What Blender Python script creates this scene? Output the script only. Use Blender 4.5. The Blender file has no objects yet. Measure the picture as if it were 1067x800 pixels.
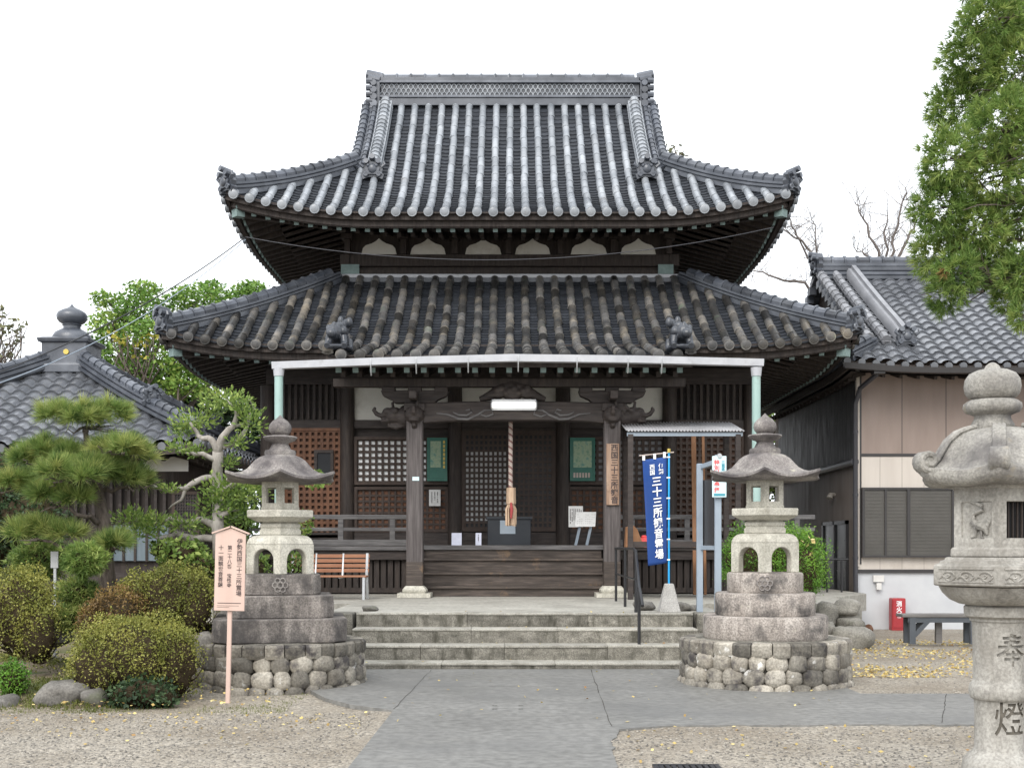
import bpy, bmesh, math, random
import numpy as np
from mathutils import Vector, Matrix

R = math.radians
random.seed(7)
RNG = np.random.default_rng(7)
SC = bpy.context.scene
COL = SC.collection

# ------------------------------------------------------------------ camera
EYE, HOR, FPX, CXP = 1.55, 570.0, 1250.0, 533.5     # eye height, horizon row, focal length in photo pixels
cam_d = bpy.data.cameras.new('camera')
cam = bpy.data.objects.new('camera', cam_d)
COL.objects.link(cam)
cam.location = (0, 0, EYE)
cam.rotation_euler = (R(90), 0, 0)
cam_d.sensor_width = 36.0
cam_d.lens = 36.0 * FPX / 1067.0
cam_d.shift_y = (HOR - 400.0) / 1067.0
cam_d.clip_start = 0.1
cam_d.clip_end = 3000.0
SC.camera = cam

# ------------------------------------------------------------------ world, sun, exposure
SUN_EL, SUN_AZ = 42.0, 200.0
world = bpy.data.worlds.new('World')
SC.world = world
world.use_nodes = True
wn, wl = world.node_tree.nodes, world.node_tree.links
wn.clear()
w_out = wn.new('ShaderNodeOutputWorld')
w_bg = wn.new('ShaderNodeBackground')
w_sky = wn.new('ShaderNodeTexSky')
w_sky.sky_type = 'NISHITA'
w_sky.sun_disc = False
w_sky.sun_elevation = R(SUN_EL)
w_sky.sun_rotation = R(SUN_AZ)
w_sky.air_density = 1.5
w_sky.dust_density = 6.0
w_mix = wn.new('ShaderNodeMix')
w_mix.data_type = 'RGBA'
w_mix.inputs['Factor'].default_value = 0.93
w_noise = wn.new('ShaderNodeTexNoise')
w_noise.inputs['Scale'].default_value = 1.6
w_noise.inputs['Detail'].default_value = 4.0
w_ramp = wn.new('ShaderNodeValToRGB')
w_ramp.color_ramp.elements[0].position = 0.3
w_ramp.color_ramp.elements[0].color = (0.88, 0.92, 0.97, 1)
w_ramp.color_ramp.elements[1].position = 0.7
w_ramp.color_ramp.elements[1].color = (0.94, 0.97, 1.01, 1)
w_mul = wn.new('ShaderNodeVectorMath')
w_mul.operation = 'SCALE'
w_mul.inputs['Scale'].default_value = 9.9
wl.new(w_noise.outputs['Fac'], w_ramp.inputs['Fac'])
wl.new(w_ramp.outputs['Color'], w_mul.inputs[0])
wl.new(w_sky.outputs['Color'], w_mix.inputs['A'])
wl.new(w_mul.outputs['Vector'], w_mix.inputs['B'])
wl.new(w_mix.outputs['Result'], w_bg.inputs['Color'])
w_bg.inputs['Strength'].default_value = 0.10
wl.new(w_bg.outputs['Background'], w_out.inputs['Surface'])

sun_d = bpy.data.lights.new('sun', 'SUN')
sun_d.energy = 1.5
sun_d.angle = R(40)
sun_d.color = (1.0, 0.97, 0.93)
sun = bpy.data.objects.new('sun', sun_d)
COL.objects.link(sun)
# sun behind the camera, a little to the left
sun.rotation_euler = (R(90 - SUN_EL), 0, R(-20))

SC.view_settings.view_transform = 'Standard'
SC.view_settings.look = 'None'
SC.view_settings.exposure = 0.92
SC.view_settings.gamma = 1.0
SC.view_settings.use_curve_mapping = False
SC.render.film_transparent = False
try:
    SC.cycles.use_denoising = True
    SC.cycles.max_bounces = 8
    SC.cycles.diffuse_bounces = 4
except Exception:
    pass


def PX(x, d):
    return (x - CXP) * d / FPX


def PZ(y, d):
    return EYE + (HOR - y) * d / FPX


# ------------------------------------------------------------------ materials
def ramp(nt, fac, stops):
    n = nt.nodes.new('ShaderNodeValToRGB')
    e = n.color_ramp.elements
    while len(e) < len(stops):
        e.new(0.5)
    for el, (p, c) in zip(e, stops):
        el.position = p
        el.color = (c[0], c[1], c[2], 1)
    nt.links.new(fac, n.inputs['Fac'])
    return n.outputs['Color']


def mixc(nt, fac, a, b, mode='MIX'):
    n = nt.nodes.new('ShaderNodeMix')
    n.data_type = 'RGBA'
    n.blend_type = mode
    for sock, val in ((n.inputs['Factor'], fac), (n.inputs['A'], a), (n.inputs['B'], b)):
        if isinstance(val, bpy.types.NodeSocket):
            nt.links.new(val, sock)
        elif isinstance(val, (int, float)):
            sock.default_value = val
        else:
            sock.default_value = (val[0], val[1], val[2], 1)
    return n.outputs['Result']


def noise(nt, vec, scale, detail=5, rough=0.6):
    n = nt.nodes.new('ShaderNodeTexNoise')
    n.inputs['Scale'].default_value = scale
    n.inputs['Detail'].default_value = detail
    n.inputs['Roughness'].default_value = rough
    nt.links.new(vec, n.inputs['Vector'])
    return n.outputs['Fac']


def mapping(nt, vec, scale):
    n = nt.nodes.new('ShaderNodeMapping')
    n.inputs['Scale'].default_value = scale
    nt.links.new(vec, n.inputs['Vector'])
    return n.outputs['Vector']


def new_mat(name):
    m = bpy.data.materials.new(name)
    m.use_nodes = True
    nt = m.node_tree
    b = nt.nodes['Principled BSDF']
    g = nt.nodes.new('ShaderNodeNewGeometry')
    return m, nt, b, g.outputs['Position']


def mat(name, cols, scale=6.0, rough=0.7, bump=0.15, bscale=None, stretch=(1, 1, 1), spec=0.5, metal=0.0,
        tint=0.0, stain=None, rvar=0.1, coat=0.0, fine=0.0):
    """mottled surface: noise through a ramp of cols, optional stain patches (colour, scale, lo, hi), per-piece tint"""
    m, nt, b, pos = new_mat(name)
    v = mapping(nt, pos, stretch)
    f = noise(nt, v, scale)
    n = len(cols)
    if n == 1:
        cols = [tuple(c * 0.82 for c in cols[0]), tuple(c * 1.15 for c in cols[0])]
        n = 2
    stops = [(0.3 + 0.4 * i / (n - 1), c) for i, c in enumerate(cols)]
    c = ramp(nt, f, stops)
    if fine:
        f2 = noise(nt, pos, scale * 14, 2)
        c = mixc(nt, fine, c, ramp(nt, f2, [(0.35, (0.25, 0.25, 0.25)), (0.65, (0.75, 0.75, 0.75))]), 'OVERLAY')
    if stain:
        for (sc_, ss, lo, hi, *sv) in stain:
            fs = noise(nt, mapping(nt, pos, sv[0]) if sv else pos, ss, 6, 0.65)
            k = ramp(nt, fs, [(lo, (0, 0, 0)), (hi, (1, 1, 1))])
            c = mixc(nt, k, c, sc_)
    if tint:
        a = nt.nodes.new('ShaderNodeAttribute')
        a.attribute_name = 'tint'
        lo, hi = 1 - tint, 1 + tint
        t = ramp(nt, a.outputs['Fac'], [(0, (lo, lo, lo)), (1, (hi, hi, hi))])
        c = mixc(nt, 1.0, c, t, 'MULTIPLY')
    nt.links.new(c, b.inputs['Base Color'])
    b.inputs['Metallic'].default_value = metal
    b.inputs['Specular IOR Level'].default_value = spec
    b.inputs['Coat Weight'].default_value = coat
    b.inputs['Coat Roughness'].default_value = 0.25
    if rvar:
        fr = noise(nt, v, scale * 1.7, 3)
        mr = nt.nodes.new('ShaderNodeMapRange')
        mr.inputs['From Min'].default_value = 0.3
        mr.inputs['From Max'].default_value = 0.7
        mr.inputs['To Min'].default_value = max(0.05, rough - rvar)
        mr.inputs['To Max'].default_value = min(1, rough + rvar)
        nt.links.new(fr, mr.inputs['Value'])
        nt.links.new(mr.outputs['Result'], b.inputs['Roughness'])
    else:
        b.inputs['Roughness'].default_value = rough
    if bump:
        fb = noise(nt, v, bscale or scale * 5, 6, 0.7)
        bn = nt.nodes.new('ShaderNodeBump')
        bn.inputs['Strength'].default_value = bump
        bn.inputs['Distance'].default_value = 0.02
        nt.links.new(fb, bn.inputs['Height'])
        nt.links.new(bn.outputs['Normal'], b.inputs['Normal'])
    return m


def leaf_mat(name, dark, mid, light, trans=0.25, rough=0.55):
    m, nt, b, pos = new_mat(name)
    a = nt.nodes.new('ShaderNodeAttribute')
    a.attribute_name = 'tint'
    c = ramp(nt, a.outputs['Fac'], [(0.0, dark), (0.5, mid), (1.0, light)])
    f = noise(nt, pos, 3.0, 3)
    c = mixc(nt, 0.5, c, ramp(nt, f, [(0.3, (0.35, 0.35, 0.35)), (0.7, (0.65, 0.65, 0.65))]), 'OVERLAY')
    nt.links.new(c, b.inputs['Base Color'])
    b.inputs['Roughness'].default_value = rough
    b.inputs['Specular IOR Level'].default_value = 0.35
    tr = nt.nodes.new('ShaderNodeBsdfTranslucent')
    nt.links.new(c, tr.inputs['Color'])
    mx = nt.nodes.new('ShaderNodeMixShader')
    mx.inputs['Fac'].default_value = trans
    nt.links.new(b.outputs['BSDF'], mx.inputs[1])
    nt.links.new(tr.outputs['BSDF'], mx.inputs[2])
    nt.links.new(mx.outputs['Shader'], nt.nodes['Material Output'].inputs['Surface'])
    return m


def plain(name, c, rough=0.5, metal=0.0, emit=0.0, spec=0.5):
    m, nt, b, pos = new_mat(name)
    f = noise(nt, pos, 9.0, 4)
    col = ramp(nt, f, [(0.3, tuple(x * 0.9 for x in c)), (0.7, tuple(min(1, x * 1.07) for x in c))])
    nt.links.new(col, b.inputs['Base Color'])
    b.inputs['Roughness'].default_value = rough
    b.inputs['Metallic'].default_value = metal
    b.inputs['Specular IOR Level'].default_value = spec
    if emit:
        b.inputs['Emission Color'].default_value = (1, 0.96, 0.84, 1)
        b.inputs['Emission Strength'].default_value = emit
    return m


def gravel_mat(name, cols, scale):
    m, nt, b, pos = new_mat(name)
    vo = nt.nodes.new('ShaderNodeTexVoronoi')
    vo.inputs['Scale'].default_value = scale
    nt.links.new(pos, vo.inputs['Vector'])
    sep = nt.nodes.new('ShaderNodeSeparateColor')
    nt.links.new(vo.outputs['Color'], sep.inputs['Color'])
    n = len(cols)
    c = ramp(nt, sep.outputs['Red'], [(i / (n - 1), k) for i, k in enumerate(cols)])
    big = noise(nt, pos, 0.55, 5)
    c = mixc(nt, ramp(nt, big, [(0.42, (0, 0, 0)), (0.62, (0.75, 0.75, 0.75))]), c, mixc(nt, 0.7, c, (0.15, 0.115, 0.075)))
    gap = ramp(nt, vo.outputs['Distance'], [(0.0, (1, 1, 1)), (0.75, (1, 1, 1)), (1.0, (0.45, 0.42, 0.38))])
    c = mixc(nt, 1.0, c, gap, 'MULTIPLY')
    nt.links.new(c, b.inputs['Base Color'])
    b.inputs['Roughness'].default_value = 0.65
    bn = nt.nodes.new('ShaderNodeBump')
    bn.invert = True
    bn.inputs['Strength'].default_value = 0.8
    bn.inputs['Distance'].default_value = 0.012
    nt.links.new(vo.outputs['Distance'], bn.inputs['Height'])
    nt.links.new(bn.outputs['Normal'], b.inputs['Normal'])
    return m


M = {}
M['tile'] = mat('smoked_tile', [(0.042, 0.048, 0.060), (0.072, 0.080, 0.097), (0.118, 0.128, 0.148)], 2.2, 0.36, 0.1, 30, tint=0.4, rvar=0.1, spec=0.6)
M['tile_flat'] = mat('smoked_flat_tile', [(0.018, 0.021, 0.027), (0.038, 0.042, 0.050)], 2.5, 0.55, 0.1, 30, tint=0.3, spec=0.3)
M['tile_light'] = mat('pale_round_tile', [(0.165, 0.18, 0.20), (0.245, 0.262, 0.283), (0.335, 0.352, 0.372)], 1.7, 0.28, 0.1, 30, tint=0.2, rvar=0.1,
                      spec=0.6, stain=[((0.19, 0.165, 0.145), 0.8, 0.62, 0.78)])
M['tile_brown'] = mat('lichen_round_tile', [(0.045, 0.046, 0.048), (0.078, 0.075, 0.072), (0.125, 0.114, 0.10)], 3.0, 0.40, 0.2, 28, tint=0.75, fine=0.3, rvar=0.1,
                      stain=[((0.19, 0.165, 0.13), 1.3, 0.54, 0.70), ((0.085, 0.11, 0.08), 2.7, 0.6, 0.75)])
M['tile_blue'] = mat('grey_wave_tile', [(0.085, 0.091, 0.102), (0.125, 0.132, 0.146), (0.175, 0.183, 0.198)], 2.0, 0.22, 0.06, 30, tint=0.2, rvar=0.1, spec=0.7)
M['wood_dark'] = mat('old_dark_timber', [(0.018, 0.012, 0.010), (0.033, 0.024, 0.020), (0.052, 0.038, 0.031)], 3.5, 0.7, 0.25, 22, (6, 6, 0.7))
M['wood_beam'] = mat('old_dark_beam', [(0.022, 0.017, 0.0155), (0.038, 0.029, 0.026), (0.06, 0.047, 0.041)], 3.5, 0.7, 0.25, 22, (0.7, 6, 6))
M['wood_grey'] = mat('weathered_post', [(0.048, 0.040, 0.039), (0.085, 0.073, 0.071), (0.145, 0.128, 0.124)], 3.0, 0.75, 0.3, 25, (9, 9, 0.5))
M['wood_step'] = mat('worn_step_board', [(0.034, 0.026, 0.021), (0.062, 0.048, 0.04), (0.115, 0.09, 0.075)], 3.0, 0.7, 0.3, 25, (0.7, 8, 8),
                     stain=[((0.22, 0.14, 0.08), 1.6, 0.62, 0.75)])
M['wood_rail'] = mat('weathered_rail', [(0.07, 0.066, 0.068), (0.115, 0.11, 0.11), (0.175, 0.168, 0.166)], 3.0, 0.75, 0.3, 25, (0.7, 8, 8))
M['wood_lattice'] = mat('brown_lattice', [(0.085, 0.034, 0.016), (0.135, 0.056, 0.026), (0.185, 0.082, 0.04)], 2.6, 0.65, 0.15, 25, (3, 3, 1))
M['wood_orange'] = mat('orange_plank', [(0.22, 0.10, 0.045), (0.33, 0.165, 0.075)], 3.0, 0.6, 0.1, 25, (4, 4, 1))
M['wood_bench'] = mat('varnished_slat', [(0.24, 0.105, 0.055), (0.33, 0.155, 0.085)], 3.0, 0.5, 0.1, 25, (1, 6, 6))
M['wood_sign'] = mat('pale_pink_board', [(0.52, 0.375, 0.315), (0.58, 0.43, 0.365)], 2.0, 0.6, 0.05, 20, (5, 5, 0.6))
M['plaster'] = mat('old_plaster', [(0.58, 0.565, 0.51), (0.68, 0.665, 0.615)], 1.8, 0.9, 0.05, 30, stain=[((0.40, 0.37, 0.30), 1.5, 0.55, 0.8)])
M['plaster_grey'] = mat('grey_plaster', [(0.58, 0.56, 0.53), (0.70, 0.69, 0.66)], 2.2, 0.9, 0.05, 30)
M['paper'] = mat('paper_screen', [(0.74, 0.75, 0.76), (0.82, 0.83, 0.83)], 1.3, 0.85, 0.0)
M['glass_dark'] = mat('dark_glass', [(0.012, 0.013, 0.016), (0.025, 0.027, 0.03)], 1.3, 0.3, 0.0, rvar=0.04, spec=0.25)
M['copper'] = mat('verdigris_cap', [(0.15, 0.21, 0.205), (0.23, 0.31, 0.295)], 8.0, 0.7, 0.1)
M['copper_pipe'] = mat('verdigris_pipe', [(0.27, 0.40, 0.37), (0.37, 0.51, 0.475)], 3.0, 0.5, 0.05, stretch=(1, 1, 0.4), stain=[((0.22, 0.27, 0.245), 2.5, 0.55, 0.72)])
M['gutter'] = mat('pale_gutter', [(0.42, 0.43, 0.46), (0.54, 0.55, 0.58)], 3.0, 0.4, 0.04, stain=[((0.33, 0.33, 0.34), 2.0, 0.55, 0.72)])
M['stone'] = mat('lantern_granite', [(0.33, 0.315, 0.265), (0.45, 0.432, 0.37), (0.54, 0.518, 0.45)], 4.0, 0.85, 0.35, 60, (2, 2, .6), fine=0.4,
                 stain=[((0.22, 0.20, 0.165), 1.6, 0.55, 0.75)])
M['stone_cap'] = mat('sooty_cap_granite', [(0.145, 0.13, 0.123), (0.215, 0.195, 0.184), (0.30, 0.28, 0.255)], 4.0, 0.85, 0.4, 50, fine=0.55,
                     stain=[((0.075, 0.066, 0.067), 2.4, 0.44, 0.64), ((0.42, 0.40, 0.31), 5.0, 0.62, 0.72)])
M['stone_tier'] = mat('streaked_tier_granite', [(0.20, 0.175, 0.155), (0.315, 0.28, 0.25), (0.41, 0.372, 0.335)], 4.0, 0.85, 0.4, 50, (2.2, 2.2, 0.6), fine=0.7,
                      stain=[((0.085, 0.077, 0.072), 2.6, 0.48, 0.62), ((0.36, 0.345, 0.27), 7.0, 0.63, 0.72)])
M['stone_tier_dark'] = mat('sooty_tier_granite', [(0.10, 0.089, 0.081), (0.185, 0.165, 0.15), (0.30, 0.27, 0.245)], 4.0, 0.85, 0.4, 50, (2.2, 2.2, 0.6), fine=0.7,
                           stain=[((0.055, 0.05, 0.048), 2.2, 0.44, 0.62), ((0.33, 0.29, 0.25), 3.0, 0.63, 0.75)])
M['step_tread'] = mat('lit_edge_tread_granite', [(0.24, 0.228, 0.195), (0.33, 0.315, 0.275), (0.40, 0.385, 0.34)], 5.0, 0.8, 0.35, 45, fine=0.6, tint=0.15, stain=[((0.15, 0.14, 0.115), 1.6, 0.55, 0.72)])  # paler than the risers: the edge highlight is put into the colour
M['rock_pale'] = mat('terrace_rock', [(0.13, 0.122, 0.105), (0.22, 0.208, 0.18), (0.31, 0.295, 0.26)], 3.0, 0.8, 0.6, 22, fine=0.5, stain=[((0.10, 0.10, 0.07), 2.4, 0.55, 0.70)])
M['stone_front'] = mat('pale_carved_granite', [(0.225, 0.212, 0.188), (0.325, 0.31, 0.28), (0.41, 0.395, 0.36)], 4.0, 0.85, 0.4, 70, (2.0, 2.0, 0.5), fine=0.4,
                       stain=[((0.215, 0.198, 0.172), 2.2, 0.52, 0.72), ((0.15, 0.14, 0.128), 5.0, 0.62, 0.76)])
M['stone_front_cap'] = mat('mossy_cap_granite', [(0.20, 0.19, 0.17), (0.285, 0.272, 0.246), (0.37, 0.355, 0.322)], 5.0, 0.88, 0.45, 60, fine=0.45,
                           stain=[((0.145, 0.136, 0.13), 3.0, 0.48, 0.64), ((0.28, 0.235, 0.16), 5.5, 0.6, 0.74), ((0.10, 0.098, 0.09), 6.0, 0.62, 0.74)])
M['rubble'] = mat('river_stone', [(0.135, 0.12, 0.098), (0.23, 0.21, 0.175), (0.33, 0.305, 0.26)], 3.0, 0.8, 0.5, 40, tint=0.55, fine=0.5,
                  stain=[((0.06, 0.053, 0.052), 5.5, 0.52, 0.66), ((0.50, 0.49, 0.46), 6.5, 0.62, 0.68)])
M['mortar'] = mat('mortar', [(0.03, 0.027, 0.023), (0.055, 0.05, 0.043)], 8.0, 0.9, 0.3)
M['step_stone'] = mat('mossy_step_granite', [(0.10, 0.094, 0.078), (0.175, 0.164, 0.138), (0.265, 0.25, 0.215)], 5.0, 0.8, 0.4, 45, (1, 1, 2), fine=0.75, tint=0.22,
                      stain=[((0.06, 0.056, 0.042), 2.4, 0.50, 0.66, (2.6, 2.6, 0.7)), ((0.30, 0.285, 0.245), 3.4, 0.64, 0.76)])
M['terrace'] = mat('worn_concrete', [(0.30, 0.285, 0.25), (0.40, 0.385, 0.34)], 1.3, 0.75, 0.12, 30, fine=0.4, stain=[((0.20, 0.19, 0.165), 0.9, 0.55, 0.72)])
M['path'] = mat('wet_concrete', [(0.155, 0.152, 0.143), (0.176, 0.173, 0.163), (0.20, 0.196, 0.185)], 0.8, 0.55, 0.15, 120, fine=0.4,
                stain=[((0.138, 0.137, 0.132), 0.5, 0.48, 0.70), ((0.20, 0.194, 0.178), 1.4, 0.60, 0.75), ((0.125, 0.124, 0.12), 5.0, 0.64, 0.74)])
M['rock'] = mat('garden_rock', [(0.075, 0.07, 0.062), (0.135, 0.126, 0.113), (0.21, 0.198, 0.178)], 3.0, 0.8, 0.5, 25, fine=0.5, stain=[((0.10, 0.11, 0.06), 2.0, 0.58, 0.72)])
M['gravel'] = gravel_mat('grey_gravel', [(0.10, 0.095, 0.087), (0.29, 0.255, 0.205), (0.375, 0.333, 0.27), (0.21, 0.188, 0.16), (0.50, 0.45, 0.37)], 46.0)
M['soil'] = mat('mossy_soil', [(0.10, 0.075, 0.045), (0.17, 0.135, 0.085), (0.20, 0.165, 0.115)], 3.0, 0.9, 0.5, 40, fine=0.6, stain=[((0.085, 0.10, 0.03), 1.4, 0.5, 0.62)])
M['bark'] = mat('dark_bark', [(0.05, 0.038, 0.03), (0.10, 0.08, 0.065), (0.16, 0.13, 0.11)], 5.0, 0.9, 0.7, 18, (4, 4, 1))
M['bark_grey'] = mat('pale_bark', [(0.21, 0.19, 0.165), (0.32, 0.295, 0.265), (0.40, 0.375, 0.34)], 5.0, 0.85, 0.4, 20, (3, 3, 1))
M['bark_bare'] = mat('bare_twig', [(0.13, 0.11, 0.10), (0.19, 0.165, 0.15)], 5.0, 0.9, 0.3)
M['siding_brown'] = mat('brown_siding', [(0.25, 0.195, 0.167), (0.295, 0.232, 0.20)], 1.2, 0.7, 0.05, 30, (3, 3, 0.5))
M['siding_cream'] = mat('cream_siding', [(0.50, 0.45, 0.40), (0.57, 0.52, 0.465)], 1.2, 0.7, 0.05, 30, (3, 3, 0.3), stain=[((0.40, 0.35, 0.30), 1.2, 0.56, 0.8)])
M['foundation'] = mat('painted_foundation', [(0.47, 0.48, 0.50), (0.56, 0.57, 0.58)], 1.5, 0.7, 0.05)
M['siding_dark'] = mat('eave_shade_siding', [(0.014, 0.013, 0.014), (0.026, 0.024, 0.025)], 2.0, 0.6, 0.1, 30, (4, 4, 0.6))  # near black: the shade under the eave is put into the colour
M['siding_side'] = mat('shaded_taupe_siding', [(0.15, 0.125, 0.11), (0.19, 0.16, 0.142)], 1.2, 0.7, 0.05, 30, (3, 3, 0.5))  # taupe darkened to carry the side wall's shade; joint lines share it
M['shutter'] = mat('bronze_shutter', [(0.085, 0.08, 0.07), (0.11, 0.103, 0.092)], 2.0, 0.45, 0.03)
M['black'] = plain('black_paint', (0.018, 0.018, 0.02), 0.4)
M['dark_metal'] = plain('brown_metal', (0.035, 0.032, 0.032), 0.45)
M['steel_blue'] = mat('painted_steel', [(0.25, 0.30, 0.36), (0.33, 0.385, 0.44)], 2.0, 0.5, 0.05, stain=[((0.25, 0.17, 0.10), 3.5, 0.68, 0.76)])
M['steel'] = plain('bright_steel', (0.55, 0.56, 0.57), 0.35, 0.6)
M['corrugated'] = mat('corrugated_sheet', [(0.25, 0.25, 0.26), (0.37, 0.37, 0.385)], 2.0, 0.35, 0.02)
M['banner'] = mat('navy_cloth', [(0.009, 0.046, 0.20), (0.014, 0.062, 0.25)], 1.5, 0.8, 0.05, 60)
M['white'] = plain('white_ink', (0.85, 0.86, 0.86), 0.7)
M['ink'] = plain('black_ink', (0.05, 0.035, 0.035), 0.7)
M['wood_weather'] = mat('weathered_plank', [(0.20, 0.12, 0.075), (0.33, 0.215, 0.15), (0.42, 0.30, 0.22)], 3.0, 0.7, 0.2, 25, (5, 5, 0.6), stain=[((0.10, 0.075, 0.06), 2.5, 0.55, 0.7)])
M['stone_dark'] = mat('engraved_groove', [(0.10, 0.09, 0.075), (0.16, 0.145, 0.12)], 9.0, 0.9, 0.2)
M['red'] = plain('red_ink', (0.75, 0.10, 0.10), 0.6)
M['cord_red'] = plain('faded_red_cord', (0.34, 0.055, 0.055), 0.8)
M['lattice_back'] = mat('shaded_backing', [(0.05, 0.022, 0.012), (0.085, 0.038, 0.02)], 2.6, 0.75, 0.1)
M['red_box'] = mat('red_box_paint', [(0.33, 0.025, 0.03), (0.40, 0.035, 0.04)], 2.0, 0.4, 0.03)
M['sky_pole'] = plain('sky_blue_pole', (0.02, 0.35, 0.72), 0.4)
M['cone'] = mat('cast_concrete', [(0.30, 0.29, 0.275), (0.40, 0.39, 0.37)], 6.0, 0.85, 0.25, fine=0.5)
M['lamp'] = plain('fluorescent', (0.9, 0.9, 0.85), 0.5, 0, 1.2)
M['green_board'] = mat('green_plaque', [(0.02, 0.115, 0.085), (0.04, 0.18, 0.135)], 5.0, 0.4, 0.05)
M['green_print'] = mat('faded_print', [(0.10, 0.24, 0.17), (0.33, 0.42, 0.28), (0.10, 0.26, 0.22)], 10.0, 0.5, 0.0)
M['gold'] = plain('gilt', (0.55, 0.42, 0.10), 0.4, 0.4)
M['navy_box'] = mat('navy_box', [(0.010, 0.013, 0.019), (0.018, 0.023, 0.031)], 2.0, 0.55, 0.08)
M['rope_w'] = mat('rope_pale', [(0.45, 0.37, 0.33), (0.56, 0.48, 0.43)], 8.0, 0.9, 0.2)
M['rope_r'] = mat('rope_dark', [(0.19, 0.10, 0.09), (0.28, 0.155, 0.14)], 8.0, 0.9, 0.2)
M['tassel'] = mat('tassel_straw', [(0.44, 0.30, 0.20), (0.60, 0.45, 0.32)], 8.0, 0.9, 0.2, stretch=(8, 8, 1))
M['cyan_sign'] = mat('pale_cyan_plate', [(0.55, 0.72, 0.76), (0.64, 0.80, 0.83)], 2.0, 0.45, 0.0)
M['cyan_ink'] = plain('teal_ink', (0.05, 0.30, 0.38), 0.6)
M['pipe_dark'] = plain('dark_drainpipe', (0.045, 0.045, 0.052), 0.4)
M['bench_blue'] = mat('slate_blue_paint', [(0.06, 0.07, 0.082), (0.095, 0.105, 0.118)], 3.0, 0.6, 0.1)
M['bench_top'] = mat('grey_bench_top', [(0.13, 0.12, 0.115), (0.20, 0.19, 0.18)], 3.0, 0.65, 0.2, stretch=(0.7, 6, 6))
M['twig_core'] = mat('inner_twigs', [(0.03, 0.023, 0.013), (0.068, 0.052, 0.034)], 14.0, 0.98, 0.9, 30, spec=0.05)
M['pine'] = leaf_mat('pine_needles', (0.065, 0.12, 0.03), (0.19, 0.28, 0.07), (0.40, 0.43, 0.14), 0.3)
M['cedar'] = leaf_mat('cedar_needles', (0.07, 0.135, 0.03), (0.20, 0.305, 0.075), (0.39, 0.46, 0.14), 0.4)
M['azalea'] = leaf_mat('azalea_leaves', (0.075, 0.09, 0.018), (0.20, 0.215, 0.045), (0.36, 0.345, 0.085), 0.25)
M['azalea_red'] = leaf_mat('bronzed_leaves', (0.075, 0.05, 0.017), (0.19, 0.115, 0.04), (0.29, 0.21, 0.06), 0.2)
M['bush'] = leaf_mat('bright_bush_leaves', (0.04, 0.11, 0.012), (0.12, 0.27, 0.03), (0.25, 0.42, 0.06), 0.2)
M['dark_leaf'] = leaf_mat('dark_leaves', (0.016, 0.035, 0.016), (0.04, 0.075, 0.03), (0.085, 0.13, 0.05), 0.2)
M['mid_leaf'] = leaf_mat('garden_leaves', (0.055, 0.105, 0.022), (0.165, 0.255, 0.055), (0.37, 0.45, 0.12), 0.3)
M['maple'] = leaf_mat('tree_leaves', (0.075, 0.165, 0.03), (0.18, 0.315, 0.065), (0.38, 0.475, 0.11), 0.3)
M['far_leaf'] = leaf_mat('far_leaves', (0.09, 0.10, 0.06), (0.16, 0.17, 0.09), (0.26, 0.24, 0.11), 0.2)
M['fallen'] = leaf_mat('fallen_leaves', (0.30, 0.17, 0.07), (0.50, 0.37, 0.13), (0.68, 0.57, 0.25), 0.1)
M['moss_leaf'] = leaf_mat('moss_blades', (0.06, 0.075, 0.012), (0.12, 0.14, 0.03), (0.20, 0.21, 0.05), 0.2)


# ------------------------------------------------------------------ mesh builder
def wloc(o):
    l = Vector((0, 0, 0))
    while o is not None:
        l += o.location
        o = o.parent
    return l


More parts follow.
